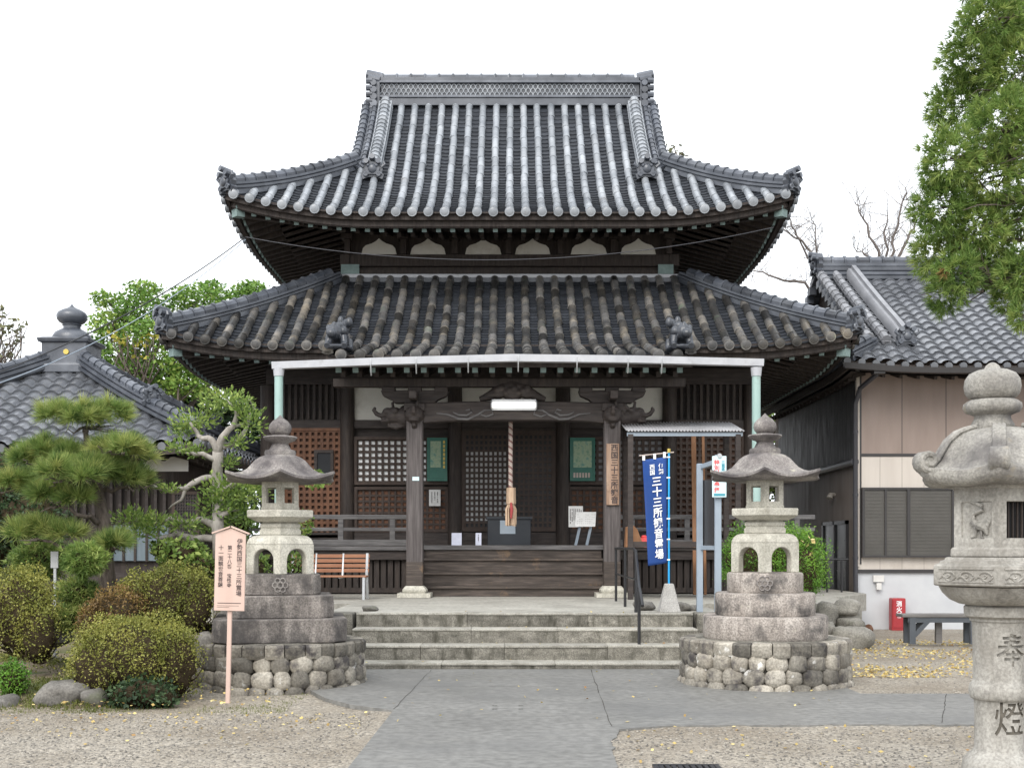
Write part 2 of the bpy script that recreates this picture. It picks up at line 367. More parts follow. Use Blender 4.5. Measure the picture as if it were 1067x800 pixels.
class MB:
    def __init__(s):
        s.v, s.f, s.t, s.c = [], [], [], 0.5

    def add(s, vs, fs, t=None):
        n = len(s.v)
        s.v.extend([tuple(p) for p in vs])
        t = s.c if t is None else t
        if isinstance(t, (int, float)):
            s.t.extend([t] * len(vs))
        else:
            s.t.extend(t)
        s.f.extend([tuple(i + n for i in f) for f in fs])
        return s

    def box(s, x0, x1, y0, y1, z0, z1, t=None):
        return s.add([(x0, y0, z0), (x1, y0, z0), (x1, y1, z0), (x0, y1, z0), (x0, y0, z1), (x1, y0, z1), (x1, y1, z1), (x0, y1, z1)],
                     [(0, 3, 2, 1), (4, 5, 6, 7), (0, 1, 5, 4), (1, 2, 6, 5), (2, 3, 7, 6), (3, 0, 4, 7)], t)

    def cb(s, x, y, z, sx, sy, sz, t=None):
        return s.box(x - sx / 2, x + sx / 2, y - sy / 2, y + sy / 2, z - sz / 2, z + sz / 2, t)

    def beam(s, a, b, w, h, up=(0, 0, 1), t=None):
        a, b = Vector(a), Vector(b)
        d = (b - a).normalized()
        u = Vector(up)
        if abs(d.dot(u)) > 0.98:
            u = Vector((0, 1, 0))
        r = d.cross(u).normalized() * (w / 2)
        q = r.cross(d).normalized() * (h / 2)
        vs = [a - r - q, a + r - q, a + r + q, a - r + q, b - r - q, b + r - q, b + r + q, b - r + q]
        return s.add(vs, [(0, 1, 2, 3), (7, 6, 5, 4), (0, 4, 5, 1), (1, 5, 6, 2), (2, 6, 7, 3), (3, 7, 4, 0)], t)

    def tube(s, pts, r, n=8, t=None, cap=True):
        pts = [Vector(p) for p in pts]
        m = len(pts)
        rs = r if isinstance(r, (list, tuple)) else [r] * m
        vs, fs = [], []
        ref = None
        for i, p in enumerate(pts):
            d = (pts[min(i + 1, m - 1)] - pts[max(i - 1, 0)])
            d = d.normalized() if d.length > 1e-9 else Vector((0, 0, 1))
            if ref is None:
                ref = Vector((0, 0, 1)) if abs(d.z) < 0.9 else Vector((1, 0, 0))
            u = (ref - d * ref.dot(d))
            u = u.normalized() if u.length > 1e-6 else d.orthogonal().normalized()
            ref = u
            w = d.cross(u)
            for k in range(n):
                a = 2 * math.pi * k / n
                vs.append(p + (u * math.cos(a) + w * math.sin(a)) * rs[i])
        for i in range(m - 1):
            for k in range(n):
                a, b = i * n + k, i * n + (k + 1) % n
                fs.append((a, b, b + n, a + n))
        if cap:
            fs.append(tuple(range(n - 1, -1, -1)))
            fs.append(tuple(range((m - 1) * n, m * n)))
        return s.add(vs, fs, t)

    def lathe(s, prof, n=24, c=(0, 0), shape=None, rot=0.0, t=None, cap=True, z0=0.0):
        vs, fs = [], []
        for (r, z) in prof:
            for k in range(n):
                a = rot + 2 * math.pi * k / n
                q = r * (shape(a) if shape else 1.0)
                vs.append((c[0] + q * math.cos(a), c[1] + q * math.sin(a), z0 + z))
        m = len(prof)
        for i in range(m - 1):
            for k in range(n):
                a, b = i * n + k, i * n + (k + 1) % n
                fs.append((a, b, b + n, a + n))
        if cap:
            fs.append(tuple(range(n - 1, -1, -1)))
            fs.append(tuple(range((m - 1) * n, m * n)))
        return s.add(vs, fs, t)

    def prism(s, poly, y0, y1, t=None):
        """poly of (x, z) extruded along y"""
        n = len(poly)
        vs = [(x, y0, z) for x, z in poly] + [(x, y1, z) for x, z in poly]
        fs = [tuple(range(n)), tuple(range(2 * n - 1, n - 1, -1))]
        for i in range(n):
            j = (i + 1) % n
            fs.append((j, i, i + n, j + n))
        return s.add(vs, fs, t)

    def slab(s, poly, z0, z1, t=None):
        n = len(poly)
        vs = [(x, y, z0) for x, y in poly] + [(x, y, z1) for x, y in poly]
        fs = [tuple(range(n - 1, -1, -1)), tuple(range(n, 2 * n))]
        for i in range(n):
            j = (i + 1) % n
            fs.append((i, j, j + n, i + n))
        return s.add(vs, fs, t)

    def sweep(s, pts, sec, t=None):
        """section (u sideways, w up) carried along pts with level sides"""
        pts = [Vector(p) for p in pts]
        m, n = len(pts), len(sec)
        vs, fs = [], []
        for i, p in enumerate(pts):
            d = (pts[min(i + 1, m - 1)] - pts[max(i - 1, 0)]).normalized()
            side = d.cross(Vector((0, 0, 1))).normalized()
            up = side.cross(d)
            for u, w in sec:
                vs.append(p + side * u + up * w)
        for i in range(m - 1):
            for k in range(n):
                a, b = i * n + k, i * n + (k + 1) % n
                fs.append((a, b, b + n, a + n))
        fs.append(tuple(range(n - 1, -1, -1)))
        fs.append(tuple(range((m - 1) * n, m * n)))
        return s.add(vs, fs, t)

    def ell(s, c, r, n=12, m=8, rot=None, t=None):
        vs, fs = [], []
        c = Vector(c)
        rr = r if isinstance(r, (tuple, list)) else (r, r, r)
        for i in range(m + 1):
            ph = math.pi * i / m
            for k in range(n):
                a = 2 * math.pi * k / n
                p = Vector((rr[0] * math.sin(ph) * math.cos(a), rr[1] * math.sin(ph) * math.sin(a), rr[2] * math.cos(ph)))
                if rot:
                    p = rot @ p
                vs.append(c + p)
        for i in range(m):
            for k in range(n):
                a, b = i * n + k, i * n + (k + 1) % n
                fs.append((a, a + n, b + n, b))
        return s.add(vs, fs, t)

    def build(s, name, m, parent=None, loc=None, local=False, smooth=True, angle=35, bevel=0.0, remesh=0.0):
        me = bpy.data.meshes.new(name)
        v = np.array(s.v, dtype=np.float64).reshape(-1, 3)
        if not local:
            v = v - np.array(wloc(parent) if parent else (loc or (0, 0, 0)))
        me.from_pydata([tuple(p) for p in v], [], s.f)
        at = me.attributes.new('tint', 'FLOAT', 'POINT')
        at.data.foreach_set('value', np.array(s.t, dtype=np.float32))
        me.validate()
        if smooth:
            me.shade_smooth()
            me.set_sharp_from_angle(angle=R(angle))
        o = bpy.data.objects.new(name, me)
        COL.objects.link(o)
        if parent:
            o.parent = parent
        elif loc is not None:
            o.location = loc
        if m is not None:
            me.materials.append(M[m] if isinstance(m, str) else m)
        if remesh:
            md = o.modifiers.new('remesh', 'REMESH')
            md.mode = 'VOXEL'
            md.voxel_size = remesh
            md.use_smooth_shade = True
        if bevel:
            md = o.modifiers.new('bevel', 'BEVEL')
            md.width = bevel
            md.segments = 2
            md.limit_method = 'ANGLE'
            md.angle_limit = R(40)
        return o


def tag(o, label=None, cat=None, group=None, kind=None):
    if label:
        o['label'] = label
    if cat:
        o['category'] = cat
    if group:
        o['group'] = group
    if kind:
        o['kind'] = kind
    return o


def thing(name, loc, label, cat, group=None, rz=0.0):
    o = bpy.data.objects.new(name, None)
    COL.objects.link(o)
    o.empty_display_size = 0.2
    o.location = loc
    o.rotation_euler = (0, 0, rz)
    return tag(o, label, cat, group)


def copy_tree(o, parent=None):
    c = o.copy()
    COL.objects.link(c)
    c.parent = parent
    for ch in list(o.children):
        copy_tree(ch, c)
    return c


def quad_mesh(name, V, m, parent=None, loc=None, tint=None, nper=4):
    """V: (N, nper, 3) separate faces in world space"""
    N = V.shape[0]
    off = np.array(wloc(parent) if parent else (loc or (0, 0, 0)))
    v = (V.reshape(-1, 3) - off).astype(np.float32)
    me = bpy.data.meshes.new(name)
    me.vertices.add(N * nper)
    me.vertices.foreach_set('co', v.ravel())
    me.loops.add(N * nper)
    me.loops.foreach_set('vertex_index', np.arange(N * nper, dtype=np.int32))
    me.polygons.add(N)
    me.polygons.foreach_set('loop_start', np.arange(0, N * nper, nper, dtype=np.int32))
    me.update(calc_edges=True)
    at = me.attributes.new('tint', 'FLOAT', 'POINT')
    tt = np.full(N, 0.5) if tint is None else tint
    at.data.foreach_set('value', np.repeat(np.clip(tt, 0, 1), nper).astype(np.float32))
    o = bpy.data.objects.new(name, me)
    COL.objects.link(o)
    if parent:
        o.parent = parent
    elif loc is not None:
        o.location = loc
    me.materials.append(M[m])
    return o


def unit(a):
    return a / np.maximum(np.linalg.norm(a, axis=-1, keepdims=True), 1e-9)


def leaf_quads(P, size, aspect=0.5, axis=None, flat=0.0):
    N = len(P)
    u = unit(RNG.normal(size=(N, 3))) if axis is None else unit(axis + 0.35 * RNG.normal(size=(N, 3)))
    if flat:
        u[:, 2] *= (1 - flat)
        u = unit(u)
    w = RNG.normal(size=(N, 3))
    if flat:
        w[:, 2] *= (1 - flat)
    w = unit(w - u * np.sum(u * w, axis=1, keepdims=True))
    s = (size * RNG.uniform(0.65, 1.3, N))[:, None]
    return np.stack([P - u * s * .5, P + w * s * aspect * .5, P + u * s * .5, P - w * s * aspect * .5], axis=1)


def blob_points(clumps, per, shell=0.55):
    """clumps: list of ((x,y,z),(rx,ry,rz)); points biased to the outside of each clump"""
    Ps, Ts, Ds = [], [], []
    for c, r in clumps:
        n = int(per * (r[0] * r[1] + r[1] * r[2] + r[0] * r[2]) / 3.0)
        d = unit(RNG.normal(size=(n, 3)))
        k = RNG.uniform(shell, 1.06, n) ** 0.8
        ph = RNG.uniform(0, 6.28, 6)
        k *= 1 + 0.13 * np.sin(5 * d[:, 0] + ph[0]) * np.sin(5 * d[:, 1] + ph[1]) + 0.10 * np.sin(9 * d[:, 2] + ph[2]) * np.cos(8 * d[:, 0] + ph[3])
        Ps.append(np.array(c) + d * np.array(r) * k[:, None])
        Ts.append(np.clip(RNG.normal(0.5, 0.2, n) + RNG.uniform(-0.2, 0.2), 0, 1))
        Ds.append(d)
    return np.concatenate(Ps), np.concatenate(Ts), np.concatenate(Ds)


def text_mesh(name, body, size, m, parent, pos, rot=(90, 0, 0), bold=0.0, line=1.0, depth=0.001, world=True, sx=1.0):
    cu = bpy.data.curves.new(name, 'FONT')
    cu.body = body
    cu.size = size
    cu.align_x = 'CENTER'
    cu.align_y = 'TOP'
    cu.space_line = line
    cu.offset = bold
    cu.extrude = depth
    cu.resolution_u = 3
    tmp = bpy.data.objects.new(name, cu)
    COL.objects.link(tmp)
    bpy.context.view_layer.update()
    dg = bpy.context.evaluated_depsgraph_get()
    me = bpy.data.meshes.new_from_object(tmp.evaluated_get(dg))
    me.name = name
    bpy.data.objects.remove(tmp)
    bpy.data.curves.remove(cu)
    mt = Matrix.Rotation(R(rot[2]), 4, 'Z') @ Matrix.Rotation(R(rot[1]), 4, 'Y') @ Matrix.Rotation(R(rot[0]), 4, 'X') @ Matrix.Diagonal((sx, 1, 1, 1))
    p = Vector(pos) - (wloc(parent) if (parent and world) else Vector((0, 0, 0)))
    me.transform(Matrix.Translation(p) @ mt)
    o = bpy.data.objects.new(name, me)
    COL.objects.link(o)
    o.parent = parent
    me.materials.clear()
    me.materials.append(M[m])
    return o


def vert(s):
    return '\n'.join(s)


# ------------------------------------------------------------------ tiled hip-and-gable roofs
class Roof:
    def __init__(s, cx, cy, HW, HD, ze, s0, k, T, tg=None, L0=0.0, q0=2.6, sp=0.326, ext=None, exs=0.25):
        s.cx, s.cy, s.HW, s.HD, s.ze, s.s0, s.k, s.T, s.tg, s.L0, s.q0, s.sp, s.ext, s.exs = cx, cy, HW, HD, ze, s0, k, T, tg, L0, q0, sp, ext, exs

    def half(s, side):
        return s.HW if side in 'FB' else s.HD

    def lift(s, half, a, t):
        q = max(0.0, half - abs(a) - max(t, 0))
        return s.L0 * max(0.0, 1 - max(t, 0) / s.T) * max(0.0, 1 - q / s.q0) ** 2.0

    def z(s, side, a, t):
        p = s.s0 * t + s.k * t * t if t >= 0 else s.exs * t
        return s.ze + p + s.lift(s.half(side), a, t)

    def zs(s, side, a, t):     # soffit
        return s.ze - 0.25 + 0.19 * t + s.lift(s.half(side), a, t)

    def xy(s, side, a, t):
        if side == 'F':
            return s.cx + a, s.cy - s.HD + t
        if side == 'B':
            return s.cx - a, s.cy + s.HD - t
        if side == 'L':
            return s.cx - s.HW + t, s.cy - a
        return s.cx + s.HW - t, s.cy + a

    def p(s, side, a, t, dz=0.0):
        x, y = s.xy(side, a, t)
        return Vector((x, y, s.z(side, a, t) + dz))

    def inside(s, side, a, t):
        a = abs(a)
        if t < 0:
            return bool(s.ext) and side == 'F' and a <= s.ext[0] and t >= -s.ext[1]
        if s.tg is not None and t > s.tg:
            return side in 'FB' and a <= s.HW - s.tg and t <= s.T
        return a <= s.half(side) - t + 0.02 and t <= s.T

    def tmax(s, side, a):
        a = abs(a)
        if s.tg is not None and side in 'FB' and a <= s.HW - s.tg:
            return s.T
        return min(s.half(side) - a, s.T if s.tg is None else s.tg)

    def flat_tiles(s, side, mb, course=0.13, lip=0.03, sub=4, wave=False, conc=0.03):
        half = s.half(side)
        n = int(half / s.sp) + 1
        al, ao = [], []
        for i in range(-n, n):
            for j in range(sub):
                u = j / sub
                al.append((i + u) * s.sp)
                ao.append((0.034 * math.sin(2 * math.pi * u) + 0.010 * math.cos(4 * math.pi * u)) if wave else -conc * (1 - (2 * u - 1) ** 2))
        al.append(n * s.sp)
        ao.append(ao[0])
        t0 = -s.ext[1] if (s.ext and side == 'F') else 0.0
        tend = s.T if (s.tg is None or side in 'FB') else s.tg + 0.05
        m = max(1, int((tend - t0) / course))
        course = (tend - t0) / m
        rows = []
        for i in range(m):
            rows.append((t0 + i * course - (0.028 if wave else 0.014) * (i > 0), lip, i))
            rows.append((t0 + (i + 1) * course - 0.004, 0.0, i))
        nt_, na = len(rows), len(al)
        tn = [[RNG.random() for _ in range(2 * n + 1)] for _ in range(m)]
        vs, ts = [], []
        for (t, dz, ci) in rows:
            for ia in range(na):
                a = al[ia]
                x, y = s.xy(side, a, t)
                k = 1.0
                vs.append((x, y, s.z(side, a, t) + dz + ao[ia] * k))
                ts.append(tn[ci][min(ia // sub, 2 * n)])
        fs = []
        for i in range(nt_ - 1):
            tc = (rows[i][0] + rows[i + 1][0]) / 2
            for j in range(na - 1):
                if s.inside(side, (al[j] + al[j + 1]) / 2, tc):
                    a = i * na + j
                    fs.append((a, a + 1, a + na + 1, a + na))
        used = sorted({i for f in fs for i in f})
        mp = {u: i for i, u in enumerate(used)}
        mb.add([vs[u] for u in used], [tuple(mp[i] for i in f) for f in fs], [ts[u] for u in used])

    def rows(s, side, mb, r=0.075, tile=0.30, seg=7, lo=None, hi=None, cap=True, jit=0.004):
        half = s.half(side)
        n = int((half - 0.18) / s.sp)
        for i in range(-n, n + 1):
            a = i * s.sp
            if (lo is not None and a < lo) or (hi is not None and a > hi):
                continue
            t = -s.ext[1] if (s.ext and side == 'F' and abs(a) <= s.ext[0]) else 0.0
            t -= 0.03
            te = s.tmax(side, a)
            if te - t < 0.15:
                continue
            lat = Vector((1, 0, 0)) if side in 'FB' else Vector((0, 1, 0))
            first = True
            rings, tl = [], []
            while t < te - 0.02:
                c = random.random()
                b = min(t + tile, te)
                js = random.uniform(-jit, jit)
                for tt, rr in ((t, r + 0.009), (t + 0.05, r + 0.009), (t + 0.052, r - 0.002), (b - 0.002, r)):
                    tt = min(tt, te)
                    rings.append((tt, rr, js, c))
                t = b
            vs, fs, ts = [], [], []
            for (tt, rr, js, c) in rings:
                q = s.p(side, a, tt)
                g = s.p(side, a, tt + 0.05) - s.p(side, a, tt - 0.05)
                g.normalize()
                nrm = lat.cross(g)
                if nrm.z < 0:
                    nrm = -nrm
                for k in range(seg):
                    th = math.pi * (k / (seg - 1)) * 1.1 - 0.157
                    vs.append(q + lat * (rr * math.cos(th) + js) + nrm * (rr * math.sin(th) + 0.025))
                    ts.append(c)
            for k in range(len(rings) - 1):
                for j in range(seg - 1):
                    u = k * seg + j
                    fs.append((u, u + 1, u + seg + 1, u + seg))
            mb.add(vs, fs, ts)
            if cap:
                q0, q1 = s.p(side, a, rings[0][0] - 0.03, 0.03), s.p(side, a, rings[0][0] + 0.05, 0.03)
                q0.z = q1.z - 0.012
                c = random.random()
                mb.tube([q0, q1], [r + 0.018, r + 0.018], 12, c)
                mb.tube([q0 + (q0 - q1) * 0.08, q0 + (q1 - q0) * 0.02], [r - 0.012, r + 0.004], 10, c * 0.6)

    def eave_path(s, side, t, dz, n=40, fn=None, pad=0.0):
        h = s.half(side) - t - pad
        return [Vector((*s.xy(side, -h + 2 * h * i / n, t), (fn or s.z)(side, -h + 2 * h * i / n, t) + dz)) for i in range(n + 1)]

    def soffit(s, side, mb, depth, t0=0.14, n=40, m=6):
        half = s.half(side)
        vs, fs = [], []
        for j in range(m + 1):
            t = t0 + (depth - t0) * j / m
            h = half - t
            for i in range(n + 1):
                a = -h + 2 * h * i / n
                x, y = s.xy(side, a, t)
                vs.append((x, y, s.zs(side, a, t)))
        for j in range(m):
            for i in range(n):
                u = j * (n + 1) + i
                fs.append((u, u + 1, u + n + 2, u + n + 1))
        mb.add(vs, fs)

    def rafters(s, side, mb, caps, depth, t0=0.30, sp=0.29, w=0.085, h=0.10):
        half = s.half(side)
        n = int((half - t0 - 0.1) / sp)
        for i in range(-n, n + 1):
            a = i * sp
            te = min(depth, half - abs(a) - 0.05)
            if te - t0 < 0.15:
                continue
            for (ta, tb, dz, ww) in ((t0, te, -0.045, w), (t0 + 0.65, te, -0.10, w)):
                if tb - ta < 0.1:
                    continue
                A = Vector((*s.xy(side, a, ta), s.zs(side, a, ta) + dz))
                B = Vector((*s.xy(side, a, tb), s.zs(side, a, tb) + dz))
                mb.beam(A, B, ww, h)
                if caps is not None and dz > -0.09:
                    d = (A - B).normalized()
                    caps.beam(A + d * 0.014, A - d * 0.03, ww + 0.012, h + 0.012)

    def hip_path(s, sx, sy, n=18, t0=0.0, t1=None, dz=0.0, inset=0.0):
        t1 = t1 if t1 is not None else (s.tg or s.T)
        out = []
        for i in range(n + 1):
            t = t0 + (t1 - t0) * i / n
            out.append(Vector((s.cx + sx * (s.HW - t), s.cy + sy * (s.HD - t), s.z('F', s.HW - t, t) + dz)))
        return out


def resample(pts, step):
    pts = [Vector(p) for p in pts]
    out, carry = [pts[0]], 0.0
    for a, b in zip(pts, pts[1:]):
        L = (b - a).length
        d = step - carry
        while d <= L:
            out.append(a + (b - a) * (d / L))
            d += step
        carry = L - (d - step)
    return out


def ridge_tiles(mb, pts, base_w, base_h, courses, r, step=0.28, drop=0.0):
    """stacked courses carried along a path with jointed round tiles on top"""
    h = 0.0
    if drop:
        w = base_w * 0.9
        mb.sweep(pts, [(-w / 2, -drop), (w / 2, -drop), (w / 2, 0.01), (-w / 2, 0.01)], 0.5)
    mb.sweep(pts, [(-base_w * .36, -.01), (base_w * .36, -.01), (base_w * .33, base_h), (-base_w * .33, base_h)], 0.2)
    for i in range(courses):
        w = base_w * (1 - 0.12 * i)
        hh = base_h / courses
        mb.sweep(pts, [(-w / 2, h), (w / 2, h), (w / 2 + 0.02, h + hh * 0.25), (w / 2 + 0.02, h + hh * 0.85), (-w / 2 - 0.02, h + hh * 0.85), (-w / 2 - 0.02, h + hh * 0.25)], 0.3 + 0.25 * (i % 2))
        h += hh
    q = resample(pts, step)
    up = Vector((0, 0, h + r * 0.35))
    for a, b in zip(q, q[1:]):
        c = random.random()
        a, b = a + up, b + up
        d = b - a
        mb.tube([a, a + d * 0.16, a + d * 0.17, b - d * 0.01], [r * 1.2, r * 1.2, r * 0.95, r * 0.98], 9, c)


def ridge_end(mb, pos, ang, s=1.0):
    """demon-tile style end piece: scalloped plate, scrolls, three round tiles on top; faces direction ang"""
    o = MB()
    pr = [(-.26, -.10), (-.30, .02), (-.24, .08), (-.27, .18), (-.20, .27), (-.22, .35), (-.10, .38), (0, .43), (.10, .38), (.22, .35), (.20, .27), (.27, .18), (.24, .08), (.30, .02), (.26, -.10), (.1, -.04), (-.1, -.04)]
    o.prism(pr, -0.05, 0.10, 0.25)
    o.prism([(x * .72, z * .72 + .05) for x, z in pr], -0.10, 0.0, 0.45)
    o.ell((0, -.09, .17), (.12, .07, .13), t=0.4)
    for sx in (-1, 1):
        o.tube([(sx * .17 + .07 * math.cos(a) * (1 - a / 12), -.09, .02 + .07 * math.sin(a) * (1 - a / 12)) for a in [j * .6 for j in range(14)]], .022, 6, 0.7)
        o.ell((sx * .11, -.11, .25), (.045, .04, .045), t=0.7)
        o.tube([(sx * .16, -.16, .36), (sx * .13, .12, .34)], .07, 9, 0.6)
        o.tube([(sx * .24, -.04, .22), (sx * .33, -.06, .29), (sx * .30, -.06, .37)], [.05, .04, .02], 6, 0.5)
    o.tube([(0, -.20, .47), (0, .14, .42)], .075, 9, 0.6)
    ca, sa = math.cos(ang), math.sin(ang)
    # local -y is the facing direction
    vs = []
    for (x, y, z) in o.v:
        x, y, z = x * s, y * s, z * s
        vs.append((pos[0] + x * (-sa) * -1 + (-y) * ca * 1.0 if False else pos[0] + (-y) * ca - x * sa, pos[1] + (-y) * sa + x * ca, pos[2] + z))
    mb.add(vs, o.f, list(o.t))


HX = -0.05
hall = thing('temple_hall', (HX, 23.1, 0.64), 'dark timber temple hall with two tiers of curved grey tiled roof at the centre', 'temple')
low = Roof(HX, 29.1, 6.80, 6.0, 5.40, 0.50, 0.048, 3.06, None, 0.28, 2.6, 0.325, (3.15, 2.2), 0.24)
upp = Roof(HX, 29.08, 5.82, 4.9, 8.27, 0.42, 0.082, 4.9, 2.30, 0.42, 3.0, 0.327)


def eave_parts(rf, parent, depth, roof_mat, sides='FBLR'):
    w, cp = MB(), MB()
    for sd in sides:
        w.c = 0.5
        rf.soffit(sd, w, depth)
        w.sweep(rf.eave_path(sd, 0.10, -0.09), [(-.03, -.06), (.03, -.06), (.03, .10), (-.03, .10)])
        w.sweep(rf.eave_path(sd, 0.20, 0.0, fn=rf.zs), [(-.035, -.03), (.035, -.03), (.035, .12), (-.035, .12)])
        rf.rafters(sd, w, cp if sd != 'B' else None, depth)
    for sx in (-1, 1):
        for sy in (-1, 1):
            pts = []
            for i in range(9):
                t = 0.24 + (depth - 0.24) * i / 8
                pts.append(Vector((rf.cx + sx * (rf.HW - t), rf.cy + sy * (rf.HD - t), rf.zs('F', rf.HW - t, t) - 0.09)))
            w.sweep(pts, [(-.08, -.09), (.08, -.09), (.08, .1), (-.08, .1)])
            d = (pts[0] - pts[1]).normalized()
            cp.beam(pts[0] + d * 0.03, pts[0] - d * 0.16, 0.185, 0.21)
    tag(w.build('rafters', 'wood_dark', parent, smooth=False), kind='stuff')
    tag(cp.build('rafter_caps', 'copper', parent, smooth=False), kind='stuff')


# ---- lower roof
f = MB()
for sd in 'FLRB':
    low.flat_tiles(sd, f, 0.13 if sd == 'F' else 0.2, sub=4 if sd == 'F' else 2)
lower_roof = f.build('lower_roof', 'tile_flat', hall, angle=25)
f = MB()
low.rows('F', f, 0.082, 0.34, jit=0.012)
for sd in 'LRB':
    low.rows(sd, f, 0.082, 0.34)
f.build('round_tile_rows', 'tile_brown', lower_roof)
eave_parts(low, hall, 1.85, 'tile')
for sx in (-1, 1):
    for sy in (-1, 1):
        f = MB()
        ridge_tiles(f, low.hip_path(sx, sy, t0=0.18, dz=0.04), 0.28, 0.13, 2, 0.118, step=.26, drop=.10)
        hr = f.build('hip_ridge', 'tile', lower_roof)
        f = MB()
        pt = low.hip_path(sx, sy, 2, 0.10, 0.2)[0]
        ridge_end(f, pt + Vector((0, 0, .05)), math.atan2(sy, sx), 0.84)
        f.build('ridge_end_tile', 'tile', hr)
# copper-grey flashing and ridge course where the lower roof meets the upper walls
f = MB()
zt = low.z('F', 0, 3.06)
for (x0, x1, y0, y1) in ((HX - 3.76, HX + 3.76, 26.10, 26.36), (HX - 3.76, HX - 3.5, 26.36, 31.8), (HX + 3.5, HX + 3.76, 26.36, 31.8), (HX - 3.76, HX + 3.76, 31.8, 32.06)):
    f.box(x0, x1, y0, y1, zt - 0.25, zt + 0.03, 0.4)
f.build('roof_top_course', 'tile', lower_roof, bevel=0.01)
f = MB()
f.box(HX - 3.70, HX + 3.70, 26.13, 26.34, zt + 0.035, zt + 0.12)
f.build('metal_flashing', 'gutter', lower_roof, bevel=0.01)
# kohai (porch) end verges, soffit, rafters
w, cp = MB(), MB()
for sx in (-1, 1):
    f = MB()
    pts = [low.p('F', sx * 3.16, -2.22 + 2.6 * i / 8, 0.05) for i in range(9)]
    ridge_tiles(f, pts, 0.16, 0.05, 1, 0.085)
    f.build('porch_verge', 'tile_brown', lower_roof)
ya = low.cy - low.HD
zk = low.ze - 0.24 * 2.2
w.sweep([Vector((HX - 3.2, ya - 2.14, zk - 0.08)), Vector((HX + 3.2, ya - 2.14, zk - 0.08))], [(-.03, -.10), (.03, -.10), (.03, .11), (-.03, .11)])
w.add([(HX - 3.18, ya - 2.1, zk - .15), (HX + 3.18, ya - 2.1, zk - .15), (HX + 3.18, ya + 1.9, zk + .62), (HX - 3.18, ya + 1.9, zk + .62)], [(0, 1, 2, 3)])
for sx in (-1, 1):
    w.add([(HX + sx * 3.2, ya - 2.1, zk - .16), (HX + sx * 3.2, ya - 2.1, zk + .02), (HX + sx * 3.2, ya + .1, low.ze - .0), (HX + sx * 3.2, ya + .1, zk + .26)], [(0, 1, 2, 3)])
for i in range(-10, 11):
    a = HX + i * 0.30
    A, B = Vector((a, ya - 2.02, zk - .20)), Vector((a, ya + 1.5, zk + .48))
    w.beam(A, B, .085, .10)
    A2 = Vector((a, ya - 1.45, zk - .20))
    w.beam(A2, B - Vector((0, 0, .11)), .085, .10)
    d = (A - B).normalized()
    cp.beam(A + d * .014, A - d * .03, .097, .112)
w.box(HX - 3.2, HX + 3.2, 21.79, 22.01, 4.47, 4.61)
tag(w.build('porch_rafters', 'wood_dark', hall, smooth=False), kind='stuff')
tag(cp.build('porch_rafter_caps', 'copper', hall, smooth=False), kind='stuff')
# guardian lion tiles on the porch corners
for sx in (-1, 1):
    b = MB()
    o = low.p('F', sx * 3.0, -1.95, 0.14)

    def E(x, y, z, rx, ry, rz):
        b.ell((o.x + sx * x, o.y + y, o.z + z), (rx, ry, rz), 12, 8)
    E(0, .1, .16, .17, .26, .15)
    E(.06, -.16, .24, .15, .15, .15)
    E(.09, -.29, .20, .09, .09, .08)
    E(-.02, -.1, .36, .10, .1, .07)
    E(-.1, -.12, .26, .07, .09, .09)
    E(.17, -.08, .32, .05, .05, .07)
    E(-.08, .3, .40, .07, .08, .16)
    E(-.15, .22, .48, .07, .06, .09)
    E(.02, .36, .52, .06, .06, .10)
    for (x, y) in ((.13, -.2), (-.11, -.18), (.16, .22), (-.14, .26)):
        b.tube([(o.x + sx * x, o.y + y, o.z + .16), (o.x + sx * (x * 1.2), o.y + y - .06, o.z + .02), (o.x + sx * x * 1.2, o.y + y - .16, o.z - .03)], [.075, .06, .06], 8)
    for k in range(9):
        an = k * 0.7
        E(.05 + .13 * math.cos(an), -.10 + .03 * math.sin(3 * k), .26 + .13 * math.sin(an), .035, .05, .035)
    rl_ = random.Random(4)
    for k in range(34):
        an, bn = rl_.uniform(0, 6.28), rl_.uniform(.2, 1.3)
        E(.02 + .17 * math.cos(an) * math.sin(bn) + .02, .03 + .25 * math.sin(an), .17 + .22 * math.cos(bn), .034, .04, .034)
    b.ell((o.x + sx * .02, o.y, o.z - .03), (.26, .40, .07))
    b.build('guardian_lion_tile', 'tile', hall, remesh=0.012)

